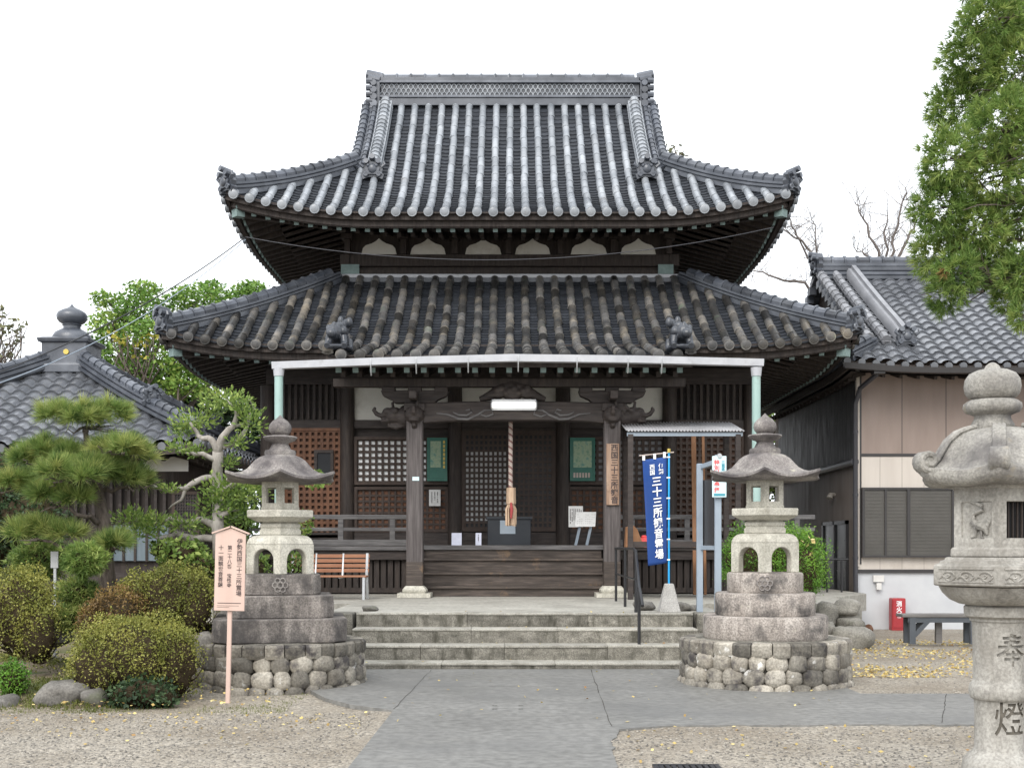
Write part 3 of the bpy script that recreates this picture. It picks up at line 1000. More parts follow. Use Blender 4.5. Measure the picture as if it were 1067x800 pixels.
# ---- upper roof
f = MB()
for sd in 'FLRB':
    upp.flat_tiles(sd, f, 0.125 if sd == 'F' else 0.2, sub=4 if sd == 'F' else 2)
upper_roof = f.build('upper_roof', 'tile_flat', hall, angle=25)
f = MB()
upp.rows('F', f, 0.080, 0.34, jit=0.009)
for sd in 'LRB':
    upp.rows(sd, f, 0.078, 0.34)
f.build('round_tile_rows', 'tile_light', upper_roof)
eave_parts(upp, hall, 2.25, 'tile')
for sx in (-1, 1):
    for sy in (-1, 1):
        f = MB()
        ridge_tiles(f, upp.hip_path(sx, sy, t0=0.18, t1=2.48, dz=0.04), 0.28, 0.15, 2, 0.118, step=.26, drop=.10)
        hr = f.build('hip_ridge', 'tile', upper_roof)
        f = MB()
        pt = upp.hip_path(sx, sy, 2, 0.10, 0.2)[0]
        ridge_end(f, pt + Vector((0, 0, .06)), math.atan2(sy, sx), 0.84)
        f.build('ridge_end_tile', 'tile', hr)
        # descending ridge
        f = MB()
        side = 'F' if sy < 0 else 'B'
        xk = 2.98 * sx
        pts = [upp.p(side, xk * (1 if sy < 0 else -1), 2.0 + (4.72 - 2.0) * i / 12, 0.03) for i in range(13)]
        ridge_tiles(f, pts, 0.30, 0.20, 2, 0.115, 0.2)
        dr = f.build('descending_ridge', 'tile_light', upper_roof)
        f = MB()
        ridge_end(f, pts[0] + Vector((0, sy * 0.10, .02)), math.atan2(sy, 0), 0.82)
        f.build('ridge_end_tile', 'tile', dr)
        # gable verge
        f = MB()
        for (xo, rr) in ((3.44, .085), (3.24, .06)):
            pts = [upp.p(side, sx * xo * (1 if sy < 0 else -1), 2.25 + (4.75 - 2.25) * i / 12, 0.02) for i in range(13)]
            ridge_tiles(f, pts, .16, .10, 1, rr, 0.24)
        for i in range(12):
            q = upp.p(side, sx * 3.42 * (1 if sy < 0 else -1), 2.4 + i * 0.195, 0.06)
            f.tube([q, q + Vector((sx * 0.14, 0, -0.02))], [.085, .085], 9, random.random())
        f.build('gable_verge', 'tile', upper_roof)
zr = upp.z('F', 0, 4.9)
for sx in (-1, 1):
    g = MB()
    x = HX + sx * 3.15
    g.add([(x, 29.08 - 2.7, 9.4), (x, 29.08 + 2.7, 9.4), (x, 29.08, zr - .05)], [(0, 1, 2)])
    for sy in (-1, 1):
        g.beam((HX + sx * 3.40, 29.08 + sy * 2.55, upp.z('F', 3, 2.35) - .2), (HX + sx * 3.40, 29.08, zr - 0.22), .06, .3, (1, 0, 0))
    g.build('gable_wall', 'wood_dark', hall, smooth=False)
# main ridge with an openwork band
f = MB()
f.box(HX - 3.12, HX + 3.12, 28.86, 29.30, zr - 0.12, zr + 0.06, 0.35)
f.box(HX - 3.15, HX + 3.15, 28.83, 29.33, zr + 0.06, zr + 0.115, 0.7)
f.box(HX - 3.12, HX + 3.12, 28.93, 29.23, zr + 0.115, zr + 0.42, 0.05)
f.box(HX - 3.15, HX + 3.15, 28.85, 29.31, zr + 0.42, zr + 0.475, 0.7)
f.box(HX - 3.12, HX + 3.12, 28.88, 29.28, zr + 0.475, zr + 0.56, 0.3)
main_ridge = f.build('main_ridge', 'tile', upper_roof, bevel=0.008)
f = MB()
x = -3.1
while x < 2.95:
    f.tube([(HX + x, 29.08, zr + .60), (HX + x + .04, 29.08, zr + .60), (HX + x + .045, 29.08, zr + .595), (HX + x + .335, 29.08, zr + .595)], [.125, .125, .105, .105], 10, random.random())
    x += 0.34
f.build('ridge_cap_tiles', 'tile', main_ridge)
f = MB()
for row in range(3):
    nn = 53
    for i in range(nn):
        x = HX - 3.08 + (i + (0.5 if row % 2 else 0)) * 6.12 / nn
        zc = zr + 0.125 + row * 0.095
        for yy in (28.915,):
            f.tube([(x + .058 * math.cos(a), yy, zc + .09 * math.sin(a)) for a in (0, .52, 1.05, 1.57, 2.09, 2.62, 3.14)], .013, 5, 0.8, cap=False)
f.build('openwork_band', 'tile_light', main_ridge)
for sx in (-1, 1):
    f = MB()
    xe = HX + sx * 3.25
    f.box(xe - .12, xe + .12, 28.80, 29.36, zr - .35, zr + .42, 0.3)
    for k in range(5):
        zz = zr - .28 + k * .165
        f.tube([(xe - .02, 28.72, zz), (xe - .02, 29.44, zz)], [.095 - .006 * k] * 2, 9, random.random())
        f.tube([(xe + sx * .05, 29.08 - .3, zz + .05), (xe + sx * .20, 29.08 - .3, zz + .05)], .075, 8, random.random())
    f.tube([(xe + sx * -.16, 29.08, zr + .62), (xe + sx * .22, 29.08, zr + .70)], .12, 10, .6)
    f.tube([(xe + sx * -.12, 28.92, zr + .50), (xe + sx * .16, 28.92, zr + .56)], .09, 10, .5)
    f.build('ridge_end_tile', 'tile', main_ridge)

# ---- upper storey walls
g = MB()
g.box(HX - 3.55, HX + 3.55, 26.45, 31.7, 7.0, 8.75)
g.box(HX - 3.62, HX + 3.62, 26.28, 26.46, 7.43, 7.62)
g.box(HX - 3.60, HX + 3.60, 26.33, 26.47, 7.72, 7.97)
g.box(HX - 3.75, HX + 3.75, 26.2, 26.3, 8.54, 8.66)
for sx in (-1, 1):
    g.box(HX + sx * 3.62 - .1, HX + sx * 3.62 + .1, 26.3, 31.9, 7.72, 7.97)
g.build('upper_wall', 'wood_dark', hall, smooth=False)
s26 = 26.40
for px0, px1 in ((374, 416), (425, 467), (482, 525), (534, 576), (592, 635), (644, 686)):
    x0, x1 = PX(px0, s26), PX(px1, s26)
    xc, hw = (x0 + x1) / 2, (x1 - x0) / 2
    zb, zt_ = PZ(270, s26), PZ(248.5, s26)
    H = zt_ - zb
    prof = [(1.0, 0), (1.0, .08), (.90, .14), (.85, .32), (.80, .52), (.66, .66), (.36, .75), (.16, .86), (0, 1.0)]
    poly = [(xc + hw * u, zb + H * w) for u, w in prof] + [(xc - hw * u, zb + H * w) for u, w in prof[-2::-1]]
    g = MB()
    g.prism(poly, 26.385, 26.43)
    g.build('plaster_panel', 'plaster', hall, smooth=False)
for px in (362, 420.5, 474, 529.5, 584, 639.5, 697):
    g = MB()
    x = PX(px, 26.3)
    g.box(x - .06, x + .06, 26.24, 26.44, 7.97, 8.47)
    g.box(x - .12, x + .12, 26.12, 26.40, 8.28, 8.38)
    g.prism([(x - .19, 8.50), (x - .17, 8.44), (x - .1, 8.41), (x + .1, 8.41), (x + .17, 8.44), (x + .19, 8.50)], 26.0, 26.2)
    g.box(x - .06, x + .06, 25.8, 26.3, 8.44, 8.54)
    g.build('eave_bracket', 'wood_dark', hall, smooth=False)
for px0, px1 in ((355, 374), (686, 702)):
    g = MB()
    g.box(PX(px0, 26.2), PX(px1, 26.2), 26.24, 26.275, PZ(287, 26.2), PZ(275, 26.2))
    g.build('copper_sheathing', 'copper', hall)

# ---- lower storey
YW = 24.9
FZ = 1.59                       # porch floor
cols_x = [-5.07, -3.42, -1.185, 1.06, 3.27, 4.95]
for x in cols_x:
    g = MB()
    g.tube([(x, YW, .72), (x, YW, 4.9)], [.155, .15], 16)
    c = g.build('column', 'wood_dark', hall)
    g = MB()
    g.lathe([(.24, 0), (.24, .06), (.19, .1)], 16, (x, YW))
    g.v = [(a, b, z_ + .64) for a, b, z_ in g.v]
    g.build('base_stone', 'stone', c)
g = MB()
g.box(-5.1, 4.98, YW + .12, 33.2, .66, 5.35)       # the closed body behind the front screens
g.box(-5.1, 4.98, YW - .02, YW + .12, PZ(446, YW), PZ(437.5, YW))
g.box(-5.1, 4.98, YW - .04, YW + .12, 4.92, 5.25)
g.box(-5.1, 4.98, YW - .03, YW + .12, 1.60, 1.86)
g.box(-5.1, 4.98, YW - .05, YW + .12, 1.42, 1.60)
for px0, px1 in ((470, 480), (580, 590)):
    g.box(PX(px0, YW), PX(px1, YW), YW - .06, YW + .12, PZ(437, YW), 4.92)
g.build('lower_wall', 'wood_beam', hall, smooth=False)
for px0, px1 in ((369, 468), (481, 579), (591, 694)):
    g = MB()
    g.box(PX(px0, YW), PX(px1, YW), YW + .06, YW + .11, PZ(437, YW), 4.93)
    g.build('plaster_panel', 'plaster', hall, smooth=False)


def lattice(mb, x0, x1, z0, z1, y, nx, nz, bw=.03, dp=.03):
    for i in range(nx + 1):
        x = x0 + (x1 - x0) * i / nx
        mb.box(x - bw / 2, x + bw / 2, y, y + dp, z0, z1)
    for j in range(nz + 1):
        z = z0 + (z1 - z0) * j / nz
        mb.box(x0, x1, y + .004, y + dp - .004, z - bw / 2, z + bw / 2)


def frame(mb, x0, x1, z0, z1, y0, y1, w):
    mb.box(x0, x1, y0, y1, z0, z0 + w)
    mb.box(x0, x1, y0, y1, z1 - w, z1)
    mb.box(x0, x0 + w, y0 + .002, y1, z0 + w, z1 - w)
    mb.box(x1 - w, x1, y0 + .002, y1, z0 + w, z1 - w)


def screen(px0, px1, py0, py1, nx, nz, name, bar, back, y=YW, bw=.045, fw=.06, ly=.012):
    x0, x1, z0, z1 = PX(px0, y), PX(px1, y), PZ(py1, y), PZ(py0, y)
    g = MB()
    frame(g, x0, x1, z0, z1, y - .03, y + .04, fw)
    fr = g.build(name, bar, hall, smooth=False)
    g = MB()
    lattice(g, x0 + fw, x1 - fw, z0 + fw, z1 - fw, y + ly, nx, nz, bw)
    g.build('lattice', bar, fr, smooth=False)
    g = MB()
    g.box(x0 + .02, x1 - .02, y + .045, y + .06, z0 + .02, z1 - .02)
    g.build('backing', back, fr, smooth=False)
    return fr


M['lattice_dark'] = mat('dark_lattice', [(0.035, 0.022, 0.017), (0.06, 0.038, 0.028)], 2.6, 0.65, 0.15, 25, (3, 3, 1))
# outer bays: brown lattice over their whole height
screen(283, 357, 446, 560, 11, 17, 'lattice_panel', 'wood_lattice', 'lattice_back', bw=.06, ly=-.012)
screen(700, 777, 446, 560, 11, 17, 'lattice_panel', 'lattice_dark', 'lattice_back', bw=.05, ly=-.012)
# bays two and four: papered lattice above, brown lattice below
screen(369, 468, 455, 505, 14, 7, 'lattice_window', 'lattice_dark', 'paper', bw=.05)
screen(369, 468, 507, 555, 14, 7, 'lattice_panel', 'lattice_dark', 'wood_lattice', bw=.045)
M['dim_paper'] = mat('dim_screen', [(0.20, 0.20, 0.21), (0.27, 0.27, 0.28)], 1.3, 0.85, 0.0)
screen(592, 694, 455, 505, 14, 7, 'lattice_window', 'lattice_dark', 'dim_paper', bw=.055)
screen(592, 694, 507, 555, 14, 7, 'lattice_panel', 'lattice_dark', 'wood_lattice', bw=.045)
# centre bay: two sliding doors
x0, xm, x1 = PX(481, YW), PX(532, YW), PX(579, YW)
z0, z1 = 1.88, PZ(449, YW)
for (xa, xb, back, nm) in ((x0, xm, 'paper', 9), (xm + .01, x1, 'glass_dark', 8)):
    g = MB()
    frame(g, xa, xb, z0, z1, YW - .05, YW + .02, .07)
    dr = g.build('sliding_door', 'lattice_dark', hall, smooth=False)
    g = MB()
    lattice(g, xa + .07, xb - .07, z0 + .07, z1 - .07, YW - .03, nm, 17, .045)
    g.build('lattice', 'lattice_dark', dr, smooth=False)
    g = MB()
    if back == 'paper':
        g.box(xa + .03, xb - .03, YW + .022, YW + .03, z0 + .22, PZ(470, YW))  # white sheet stands for the bright reflection in this door's glass
        g.build('backing', 'paper', dr, smooth=False)
        g = MB()
        g.box(xa + .03, xb - .03, YW + .034, YW + .044, z0 + .03, z1 - .03)
        g.build('dark_pane', 'glass_dark', dr, smooth=False)
    else:
        g.box(xa + .03, xb - .03, YW + .022, YW + .03, z0 + .03, z1 - .03)
        g.build('dark_pane', 'glass_dark', dr, smooth=False)
g = MB()
g.box(x0 - .02, x1 + .02, YW - .04, YW + .12, z1, PZ(446.2, YW))
g.build('door_head', 'wood_dark', hall, smooth=False)
# vertical-slat transoms in the outer bays, small hatch
for px0, px1 in ((286, 356), (700, 775)):
    g = MB()
    xa, xb, za, zb = PX(px0, YW), PX(px1, YW), PZ(437, YW), 4.92
    n = 11
    for i in range(n):
        x = xa + (xb - xa) * (i + .5) / n
        g.box(x - .03, x + .03, YW - .01, YW + .05, za, zb)
    g.build('slat_transom', 'wood_dark', hall, smooth=False)
g = MB()
xa, xb, za, zb = PX(331, YW), PX(345, YW), PZ(494, YW), PZ(472, YW)
frame(g, xa - .06, xb + .06, za - .06, zb + .06, YW - .09, YW - .035, .06)
hatch = g.build('wall_hatch', 'wood_beam', hall, smooth=False)
g = MB()
g.box(xa, xb, YW - .055, YW - .045, za, zb)
g.build('dark_pane', 'glass_dark', hatch, smooth=False)

# veranda, railings, skirting slats
VY = 23.3
g = MB()
g.box(-5.7, 5.9, VY, YW - .03, FZ - .10, FZ - .02)
g.box(-1.95, 1.97, 23.05, YW - .02, FZ - .09, FZ)
vf = g.build('veranda_floor', 'wood_rail', hall, smooth=False, bevel=.01)
for xa, xb in ((-5.7, -1.98), (1.99, 5.9)):
    g = MB()
    g.box(xa, xb, VY + .06, VY + .14, FZ - .28, FZ - .105)
    g.build('floor_beam', 'wood_beam', hall, smooth=False)
    g = MB()
    x = xa + .03
    while x < xb - .05:
        g.box(x, x + .10, VY + .16, VY + .19, .66, FZ - .28)
        x += .135
    g.box(xa, xb, VY + .15, VY + .20, .66, .76)
    g.build('skirting_slats', 'wood_dark', hall, smooth=False)
    g = MB()
    g.beam((xa, VY + .08, 2.14), (xb, VY + .08, 2.14), .08, .09)
    g.beam((xa, VY + .08, 1.90), (xb, VY + .08, 1.90), .06, .07)
    g.beam((xa, VY + .08, 1.64), (xb, VY + .08, 1.64), .10, .12)
    rl = g.build('veranda_railing', 'wood_rail', hall, smooth=False, bevel=.01)
    n = 4
    for i in range(n):
        x = xa + .35 + (xb - xa - .7) * i / (n - 1)
        g = MB()
        g.box(x - .05, x + .05, VY + .045, VY + .115, 1.58, 2.10)
        g.build('baluster', 'wood_rail', rl, smooth=False)
g = MB()
g.box(-5.7, 5.9, VY + .35, VY + .4, .66, FZ - .12)
g.build('underfloor_boards', 'wood_dark', hall, smooth=False)

# wooden steps
tr = [(22.25, .64, .83), (22.52, .83, 1.08), (22.79, 1.08, 1.34), (23.06, 1.34, FZ)]
for (y, za, zb) in tr:
    g = MB()
    g.box(-1.70, 1.72, y + .03, y + .10, za + .002, zb - .05)
    st = g.build('step', 'wood_step', hall, smooth=False)
    g = MB()
    if zb < FZ:
        g.box(-1.74, 1.76, y - .015, y + .30, zb - .05, zb)
        g.build('tread', 'wood_step', st, smooth=False, bevel=.012)
for sx in (-1, 1):
    g = MB()
    xs = 0.01 + sx * 1.80
    g.prism([(22.1, .66), (23.3, .66), (23.3, 1.62), (23.0, 1.62), (22.15, .86)], xs - .05, xs + .05)
    g.v = [(b, a, c) for a, b, c in g.v]
    g.build('stair_stringer', 'wood_dark', hall, smooth=False)

# porch posts, rainbow beam and carvings
YP = 21.9
for px in (432.5, 637.5):
    x = PX(px, YP)
    g = MB()
    g.box(x - .15, x + .15, YP - .15, YP + .15, .98, 4.02)
    po = g.build('porch_post', 'wood_grey', hall, smooth=False, bevel=.025)
    g = MB()
    g.box(x - .153, x + .153, YP - .153, YP + .153, .80, 1.30)
    g.build('foot_sleeve', 'wood_step', po, smooth=False, bevel=.02)
    g = MB()
    g.lathe([(.21, 0), (.23, .03), (.23, .06), (.19, .11), (.165, .13)], 16, (x, YP), lambda a: 1.0 / max(abs(math.cos(a)), abs(math.sin(a))) ** 0.75)
    g.v = [(a, b, c + .72) for a, b, c in g.v]
    g.box(x - .30, x + .30, YP - .30, YP + .30, .642, .72)
    g.build('base_stone', 'stone', po)
    sx = -1 if px < 500 else 1
    # bracket set
    g = MB()
    g.box(x - .19, x + .19, YP - .19, YP + .19, 4.02, 4.16)
    g.prism([(x - .62, 4.40), (x - .58, 4.30), (x - .42, 4.23), (x - .36, 4.17), (x + .36, 4.17), (x + .42, 4.23), (x + .58, 4.30), (x + .62, 4.40)], YP - .1, YP + .1)
    g.prism([(x - .95, 4.62), (x - .88, 4.52), (x - .66, 4.46), (x + .66, 4.46), (x + .88, 4.52), (x + .95, 4.62)], YP - .08, YP + .08)
    for dx in (-.48, 0, .48):
        g.box(x + dx - .12, x + dx + .12, YP - .13, YP + .13, 4.36, 4.46)
    g.box(x - .07, x + .07, YP - .55, YP + 1.2, 4.2, 4.34)
    g.build('bracket_set', 'wood_beam', hall, smooth=False, bevel=.015)
    # carved dragon nose pointing outwards and one to the front
    for (dx, dy) in ((sx, 0), (0, -1)):
        b = MB()
        zc = 3.93

        def E(u, v, w, r):
            b.ell((x + dx * u + dy * v, YP + dy * u + dx * v * 1.0, zc + w), r)
        sc_ = 1.0 if dy == 0 else 0.45
        E(.20 * sc_, 0, .0, (.20, .13, .17))
        E(.38 * sc_, 0, .03, (.17, .12, .15))
        E(.50 * sc_, 0, .09, (.10, .09, .08))
        E(.54 * sc_, 0, -.08, (.10, .07, .04))
        E(.35 * sc_, .10, .10, (.05, .05, .06))
        E(.35 * sc_, -.10, .10, (.05, .05, .06))
        P = lambda u, v, w: (x + dx * u * sc_ + dy * v, YP + dy * u * sc_ + dx * v, zc + w)
        b.tube([P(.5, 0, .05), P(.62, 0, .02), P(.70, 0, .05), P(.76, 0, .13), P(.72, 0, .17)], [.06, .05, .045, .04, .03], 7)
        for k in range(5):
            b.tube([P(.28 - .06 * k, -.11, .12 - .05 * k), P(.22 - .06 * k, -.16, .2 - .07 * k), P(.12 - .06 * k, -.15, .2 - .08 * k)], [.05, .04, .02], 6)
        b.tube([P(.4, -.05, .15), P(.42, -.06, .26), P(.36, -.06, .30)], [.035, .03, .015], 6)
        b.tube([P(.15, 0, -.12), P(.35, 0, -.19), P(.5, 0, -.16)], [.06, .06, .03], 6)
        b.build('carved_dragon_nose', 'wood_beam', hall, remesh=0.018)
g = MB()
xa, xb = PX(441, YP), PX(629, YP)
n = 24
top, bot = [], []
for i in range(n + 1):
    u = -1 + 2 * i / n
    x = (xa + xb) / 2 + (xb - xa) / 2 * u
    top.append((x, 4.17 + .035 * (1 - u * u)))
    bot.append((x, 3.80 + .05 * (1 - u ** 4)))
g.prism(top + bot[::-1], YP - .12, YP + .12)
rb = g.build('rainbow_beam', 'wood_beam', hall, bevel=.02)
for sx in (-1, 1):
    g = MB()
    xo = (xa + xb) / 2 + sx * 1.05
    def cv(pts, r):
        g.tube([(xo + sx * u, YP - .125, 3.98 + w) for u, w in pts], r, 6)
    cv([(.35, .0), (.15, -.02), (-.05, -.10), (-.22, -.11), (-.40, -.03), (-.52, .05), (-.75, .06)], [.008, .02, .024, .024, .022, .018, .005])
    cv([(.05, .02), (-.05, -.03), (-.2, -.04), (-.3, .02), (-.26, .07), (-.18, .05)], [.008, .018, .02, .018, .016, .008])
    cv([(-.45, -.02), (-.55, -.06), (-.68, -.02), (-.66, .05)], [.01, .018, .018, .006])
    g.build('scroll_carving', 'wood_rail', rb)
# frog-leg strut over the beam
b = MB()
xc = PX(534, YP)
for sx in (-1, 1):
    b.tube([(xc, YP - .04, 4.50), (xc + sx * .22, YP - .04, 4.44), (xc + sx * .42, YP - .04, 4.30), (xc + sx * .60, YP - .04, 4.24)], [.10, .10, .09, .05], 8)
    b.ell((xc + sx * .27, YP - .07, 4.33), (.14, .08, .09))
    b.ell((xc + sx * .48, YP - .06, 4.27), (.09, .06, .05))
for k in range(8):
    b.ell((xc - .28 + k * .08, YP - .12, 4.40 + .05 * math.sin(k * 2.1)), (.06, .05, .06))
b.ell((xc, YP - .06, 4.36), (.20, .10, .16))
b.build('carved_strut', 'wood_beam', hall, remesh=0.018)
for px in (432.5, 637.5):
    g = MB()
    x = PX(px, YP)
    pts = [(x, YP + .1 + 2.85 * i / 10, 4.02 + .30 * math.sin(i / 10 * math.pi * .6)) for i in range(11)]
    g.sweep(pts, [(-.1, -.13), (.1, -.13), (.1, .13), (-.1, .13)])
    g.build('tie_beam', 'wood_beam', hall)


# ------------------------------------------------------------------ ground, path
def smooth(a, b, x):
    t = min(1, max(0, (x - a) / (b - a)))
    return t * t * (3 - 2 * t)


def gz(x, y):
    z = -0.014 - 0.13 * smooth(5.0, 6.4, x) * smooth(17.5, 23.0, y) - 0.03 * smooth(1.05, 1.6, -x) * (1 - smooth(12.6, 15.0, y))
    z += 0.10 * smooth(2.9, 4.2, -x) * smooth(11.6, 13.2, y)
    return z


xs = [-300, -100, -40, -20] + [-14 + 0.25 * i for i in range(115)] + [20, 40, 100, 300]
ys = [-60, -10] + [2 + 0.25 * i for i in range(90)] + [28, 34, 45, 80, 200, 600]
g = MB()
g.add([(x, y, gz(x, y) + (0.006 * random.uniform(-1, 1) if abs(x) < 14 and y < 24 else 0)) for y in ys for x in xs],
      [(j * len(xs) + i, j * len(xs) + i + 1, (j + 1) * len(xs) + i + 1, (j + 1) * len(xs) + i) for j in range(len(ys) - 1) for i in range(len(xs) - 1)])
tag(g.build('ground', 'gravel', angle=180), kind='structure')


def wob(pts, step=0.12, amp=0.03):
    out = []
    n = len(pts)
    for i in range(n):
        a, b = Vector(pts[i]), Vector(pts[(i + 1) % n])
        m = max(1, int((b - a).length / step))
        for k in range(m):
            q = a + (b - a) * k / m
            out.append((q.x + (random.uniform(-amp, amp)), q.y + random.uniform(-amp, amp)))
    return out


g = MB()
right_edge = [(0.72, 1.0), (0.74, 8.4), (0.80, 9.6), (0.93, 10.25), (1.4, 10.46), (2.4, 10.5), (4, 10.52), (9.0, 10.75)]
wedge = []
for a, b in zip(right_edge, right_edge[1:]):
    m = max(1, int(math.hypot(b[0] - a[0], b[1] - a[1]) / .1))
    for k in range(m):
        wedge.append((a[0] + (b[0] - a[0]) * k / m + random.uniform(-.02, .02), a[1] + (b[1] - a[1]) * k / m + random.uniform(-.025, .025)))
poly = [(-1.22, 1.0)] + wedge + [(9.0, 12.72), (3.7, 12.74), (3.7, 15.9), (-2.3, 15.9), (-2.3, 13.3), (-1.92, 12.35), (-1.6, 11.85), (-1.13, 11.42)]
g.slab(poly, -0.16, 0.0)
path = tag(g.build('path', 'path', smooth=False), kind='structure')
g = MB()
for (a, b) in (((-1.13, 11.5), (-1.02, 15.2)), ((.86, 10.4), (1.0, 15.2)), ((-1.15, 13.4), (.95, 13.35)), ((3.8, 10.6), (4.6, 12.7)), ((6.4, 10.6), (6.2, 12.7))):
    q = [Vector((a[0] + (b[0] - a[0]) * i / 14 + random.uniform(-.008, .008), a[1] + (b[1] - a[1]) * i / 14, 0)) for i in range(15)]
    for u, v in zip(q, q[1:]):
        s_ = (v - u).cross(Vector((0, 0, 1))).normalized() * random.uniform(.0015, .0045)
        g.add([u - s_ + Vector((0, 0, .003)), u + s_ + Vector((0, 0, .003)), v + s_ + Vector((0, 0, .003)), v - s_ + Vector((0, 0, .003))], [(0, 1, 2, 3)])
for px in (514, 517, 541.5, 544):
    for py in (735, 738.5):
        d = 1937.5 / (py - HOR)
        g.lathe([(.014, .0032), (.0, .0036)], 8, (PX(px, d), d))
tag(g.build('path_joints', 'mortar', smooth=False), kind='structure')

# garden soil on the left
g = MB()
for j in range(40):
    for i in range(60):
        pass
sx_ = [-14 + 11.9 * i / 60 for i in range(61)]
sy_ = [11.5 + 8.5 * j / 40 for j in range(41)]


def soil_z(x, y):
    edge = min(y - 11.5 - 0.25 * math.sin(x * 2.1) - 0.12 * math.sin(5.3 * x), (-3.75 - x) * 0.8 if y < 13.4 else (-2.4 - x))
    return gz(x, y) - 0.03 + 0.11 * smooth(0.0, 0.8, edge) + 0.03 * math.sin(3 * x) * math.sin(2.3 * y) * smooth(0.2, 1, edge)


g.add([(x, y, soil_z(x, y)) for y in sy_ for x in sx_], [(j * 61 + i, j * 61 + i + 1, (j + 1) * 61 + i + 1, (j + 1) * 61 + i) for j in range(40) for i in range(60)])
tag(g.build('soil', 'soil', angle=180), kind='structure')

# pebbles lying loose on the gravel
N = 15000
px_, py_ = [], []
while len(px_) < N:
    y = random.uniform(8.0, 13.0) if random.random() < 0.8 else random.uniform(13, 22)
    x = random.uniform(-6.0, 7.5)
    if -1.25 < x < 0.75 and y < 11.5:
        continue
    if y > 10.35 and (x < -2.2 or x < 3.9) and not (x < -1.15 and y < 11.5):
        continue
    if x > 0.7 and 10.45 < y < 12.75:
        continue
    px_.append(x)
    py_.append(y)
P = np.array([[x, y, gz(x, y) + 0.004] for x, y in zip(px_, py_)])
oc = np.array([[1, 0, 0], [0, 1, 0], [-1, 0, 0], [0, -1, 0], [0, 0, 1], [0, 0, -1]], float)
tri = np.array([[0, 1, 4], [1, 2, 4], [2, 3, 4], [3, 0, 4]])
sc_ = RNG.uniform(.005, .014, (N, 1, 1)) * np.array([1, 1, .7]) * RNG.uniform(.7, 1.3, (N, 1, 3))
th = RNG.uniform(0, 6.28, N)
ct, st = np.cos(th)[:, None], np.sin(th)[:, None]
V = oc[None] * sc_
V = np.stack([V[..., 0] * ct - V[..., 1] * st, V[..., 0] * st + V[..., 1] * ct, V[..., 2]], -1) + P[:, None, :]
V = V[:, tri, :].reshape(N * 4, 3, 3)
M['pebble'] = leaf_mat('loose_pebbles', (0.085, 0.08, 0.072), (0.20, 0.182, 0.155), (0.34, 0.31, 0.265), 0.0)
tag(quad_mesh('pebbles', V, 'pebble', tint=np.repeat(RNG.uniform(0, 1, N), 4), nper=3), kind='stuff')

# fallen leaves
pts = []
while len(pts) < 5200:      # yellow drift in the yard on the right
    y = 14.4 + 7.4 * random.random() ** 1.5
    x = random.uniform(3.7, 9.5)
    if math.sin(x * 2.3 + y * 1.1) + math.sin(y * 2.9 - x) + random.gauss(0, 0.8) < -.1:
        continue
    pts.append((x, y, 0.0))
for _ in range(220):
    x, y = random.uniform(.9, 6.5), random.uniform(8.0, 10.45)
    pts.append((x, y, 0.0))
for _ in range(330):
    x = random.uniform(-6, -1.3)
    y = 11.5 - abs(random.gauss(0, .8))
    if y > 8:
        pts.append((x, y, 0.0))
for _ in range(220):
    pts.append((random.uniform(-6, -2.4), random.uniform(11.5, 13), 0.06))
for _ in range(60):
    pts.append((random.uniform(-1.7, 3.6), random.uniform(10.6, 15.2), 0.012))
for (za, y0) in ((.07, 15.3), (.26, 15.72), (.45, 16.14), (.64, 16.56)):
    for _ in range(9):
        pts.append((random.uniform(-2.1, 2.4), y0 + random.uniform(.05, .35), za - gz(0, 20) - .004))
P = np.array([[x, y, (0 if -1.15 < x < .75 else gz(x, y)) + dz + random.uniform(.008, .016)] for x, y, dz in pts])
Q = leaf_quads(P, np.where((P[:, 0] > 3.6) & (P[:, 1] > 13), .046, .036), 0.75, flat=0.82)
tag(quad_mesh('fallen_leaves', Q, 'fallen', tint=np.clip(RNG.normal(.62, .25, len(P)), 0, 1)), kind='stuff')

# ------------------------------------------------------------------ stone terrace with four steps
ter = thing('stone_terrace', (0.15, 15.3, 0), 'low grey stone terrace with four long granite steps in front of the hall', 'stone steps')
st_z = [(0.07, 15.30), (0.26, 15.72), (0.45, 16.14), (0.64, 16.56)]
prev = -0.1
for i, (z, y) in enumerate(st_z):
    cuts = sorted([-2.15, 2.50] + list(((-.9, .55), (-1.2, -.1, 1.25), (-.55, .62), (-.62, 1.05))[i]))
    m_ = MB()
    for xa, xb in zip(cuts, cuts[1:]):
        m_.box(xa + .0012, xb - .0012, y + random.uniform(-.006, .006), y + .46, prev if i == 0 else prev + .0, z + random.uniform(-.004, .004), random.random())
    st_o = m_.build('step', 'step_stone', ter, smooth=False, bevel=.008)
    m_ = MB()
    for xa, xb in zip(cuts, cuts[1:]):
        zz_ = z + random.uniform(-.002, .004)
        m_.box(xa + .001, xb - .001, y - .012 + random.uniform(-.004, .004), y + .46, zz_ - .028, zz_ + .003, random.random())
    m_.build('tread', 'step_tread', st_o, smooth=False, bevel=.009)
    prev = z - 0.012
g = MB()
g.slab([(-2.62, 16.98), (2.98, 16.98), (2.98, 19.6), (5.72, 19.6), (5.9, 22.0), (7.0, 23.7), (7.0, 34), (-5.7, 34), (-5.7, 19.6), (-2.62, 19.6)], 0.3, 0.636)
g.build('terrace_floor', 'terrace', ter, smooth=False, bevel=.01)
for bb in ((-2.62, -2.2, 16.56, 17.0, 0, .64, .3), (2.55, 2.98, 16.56, 17.0, 0, .64, .7), (-2.62, -2.3, 17.004, 19.6, 0, .62, .4)):
    g = MB()
    g.box(*bb)
    g.build('edge_stone', 'step_stone', ter, smooth=False, bevel=.02)


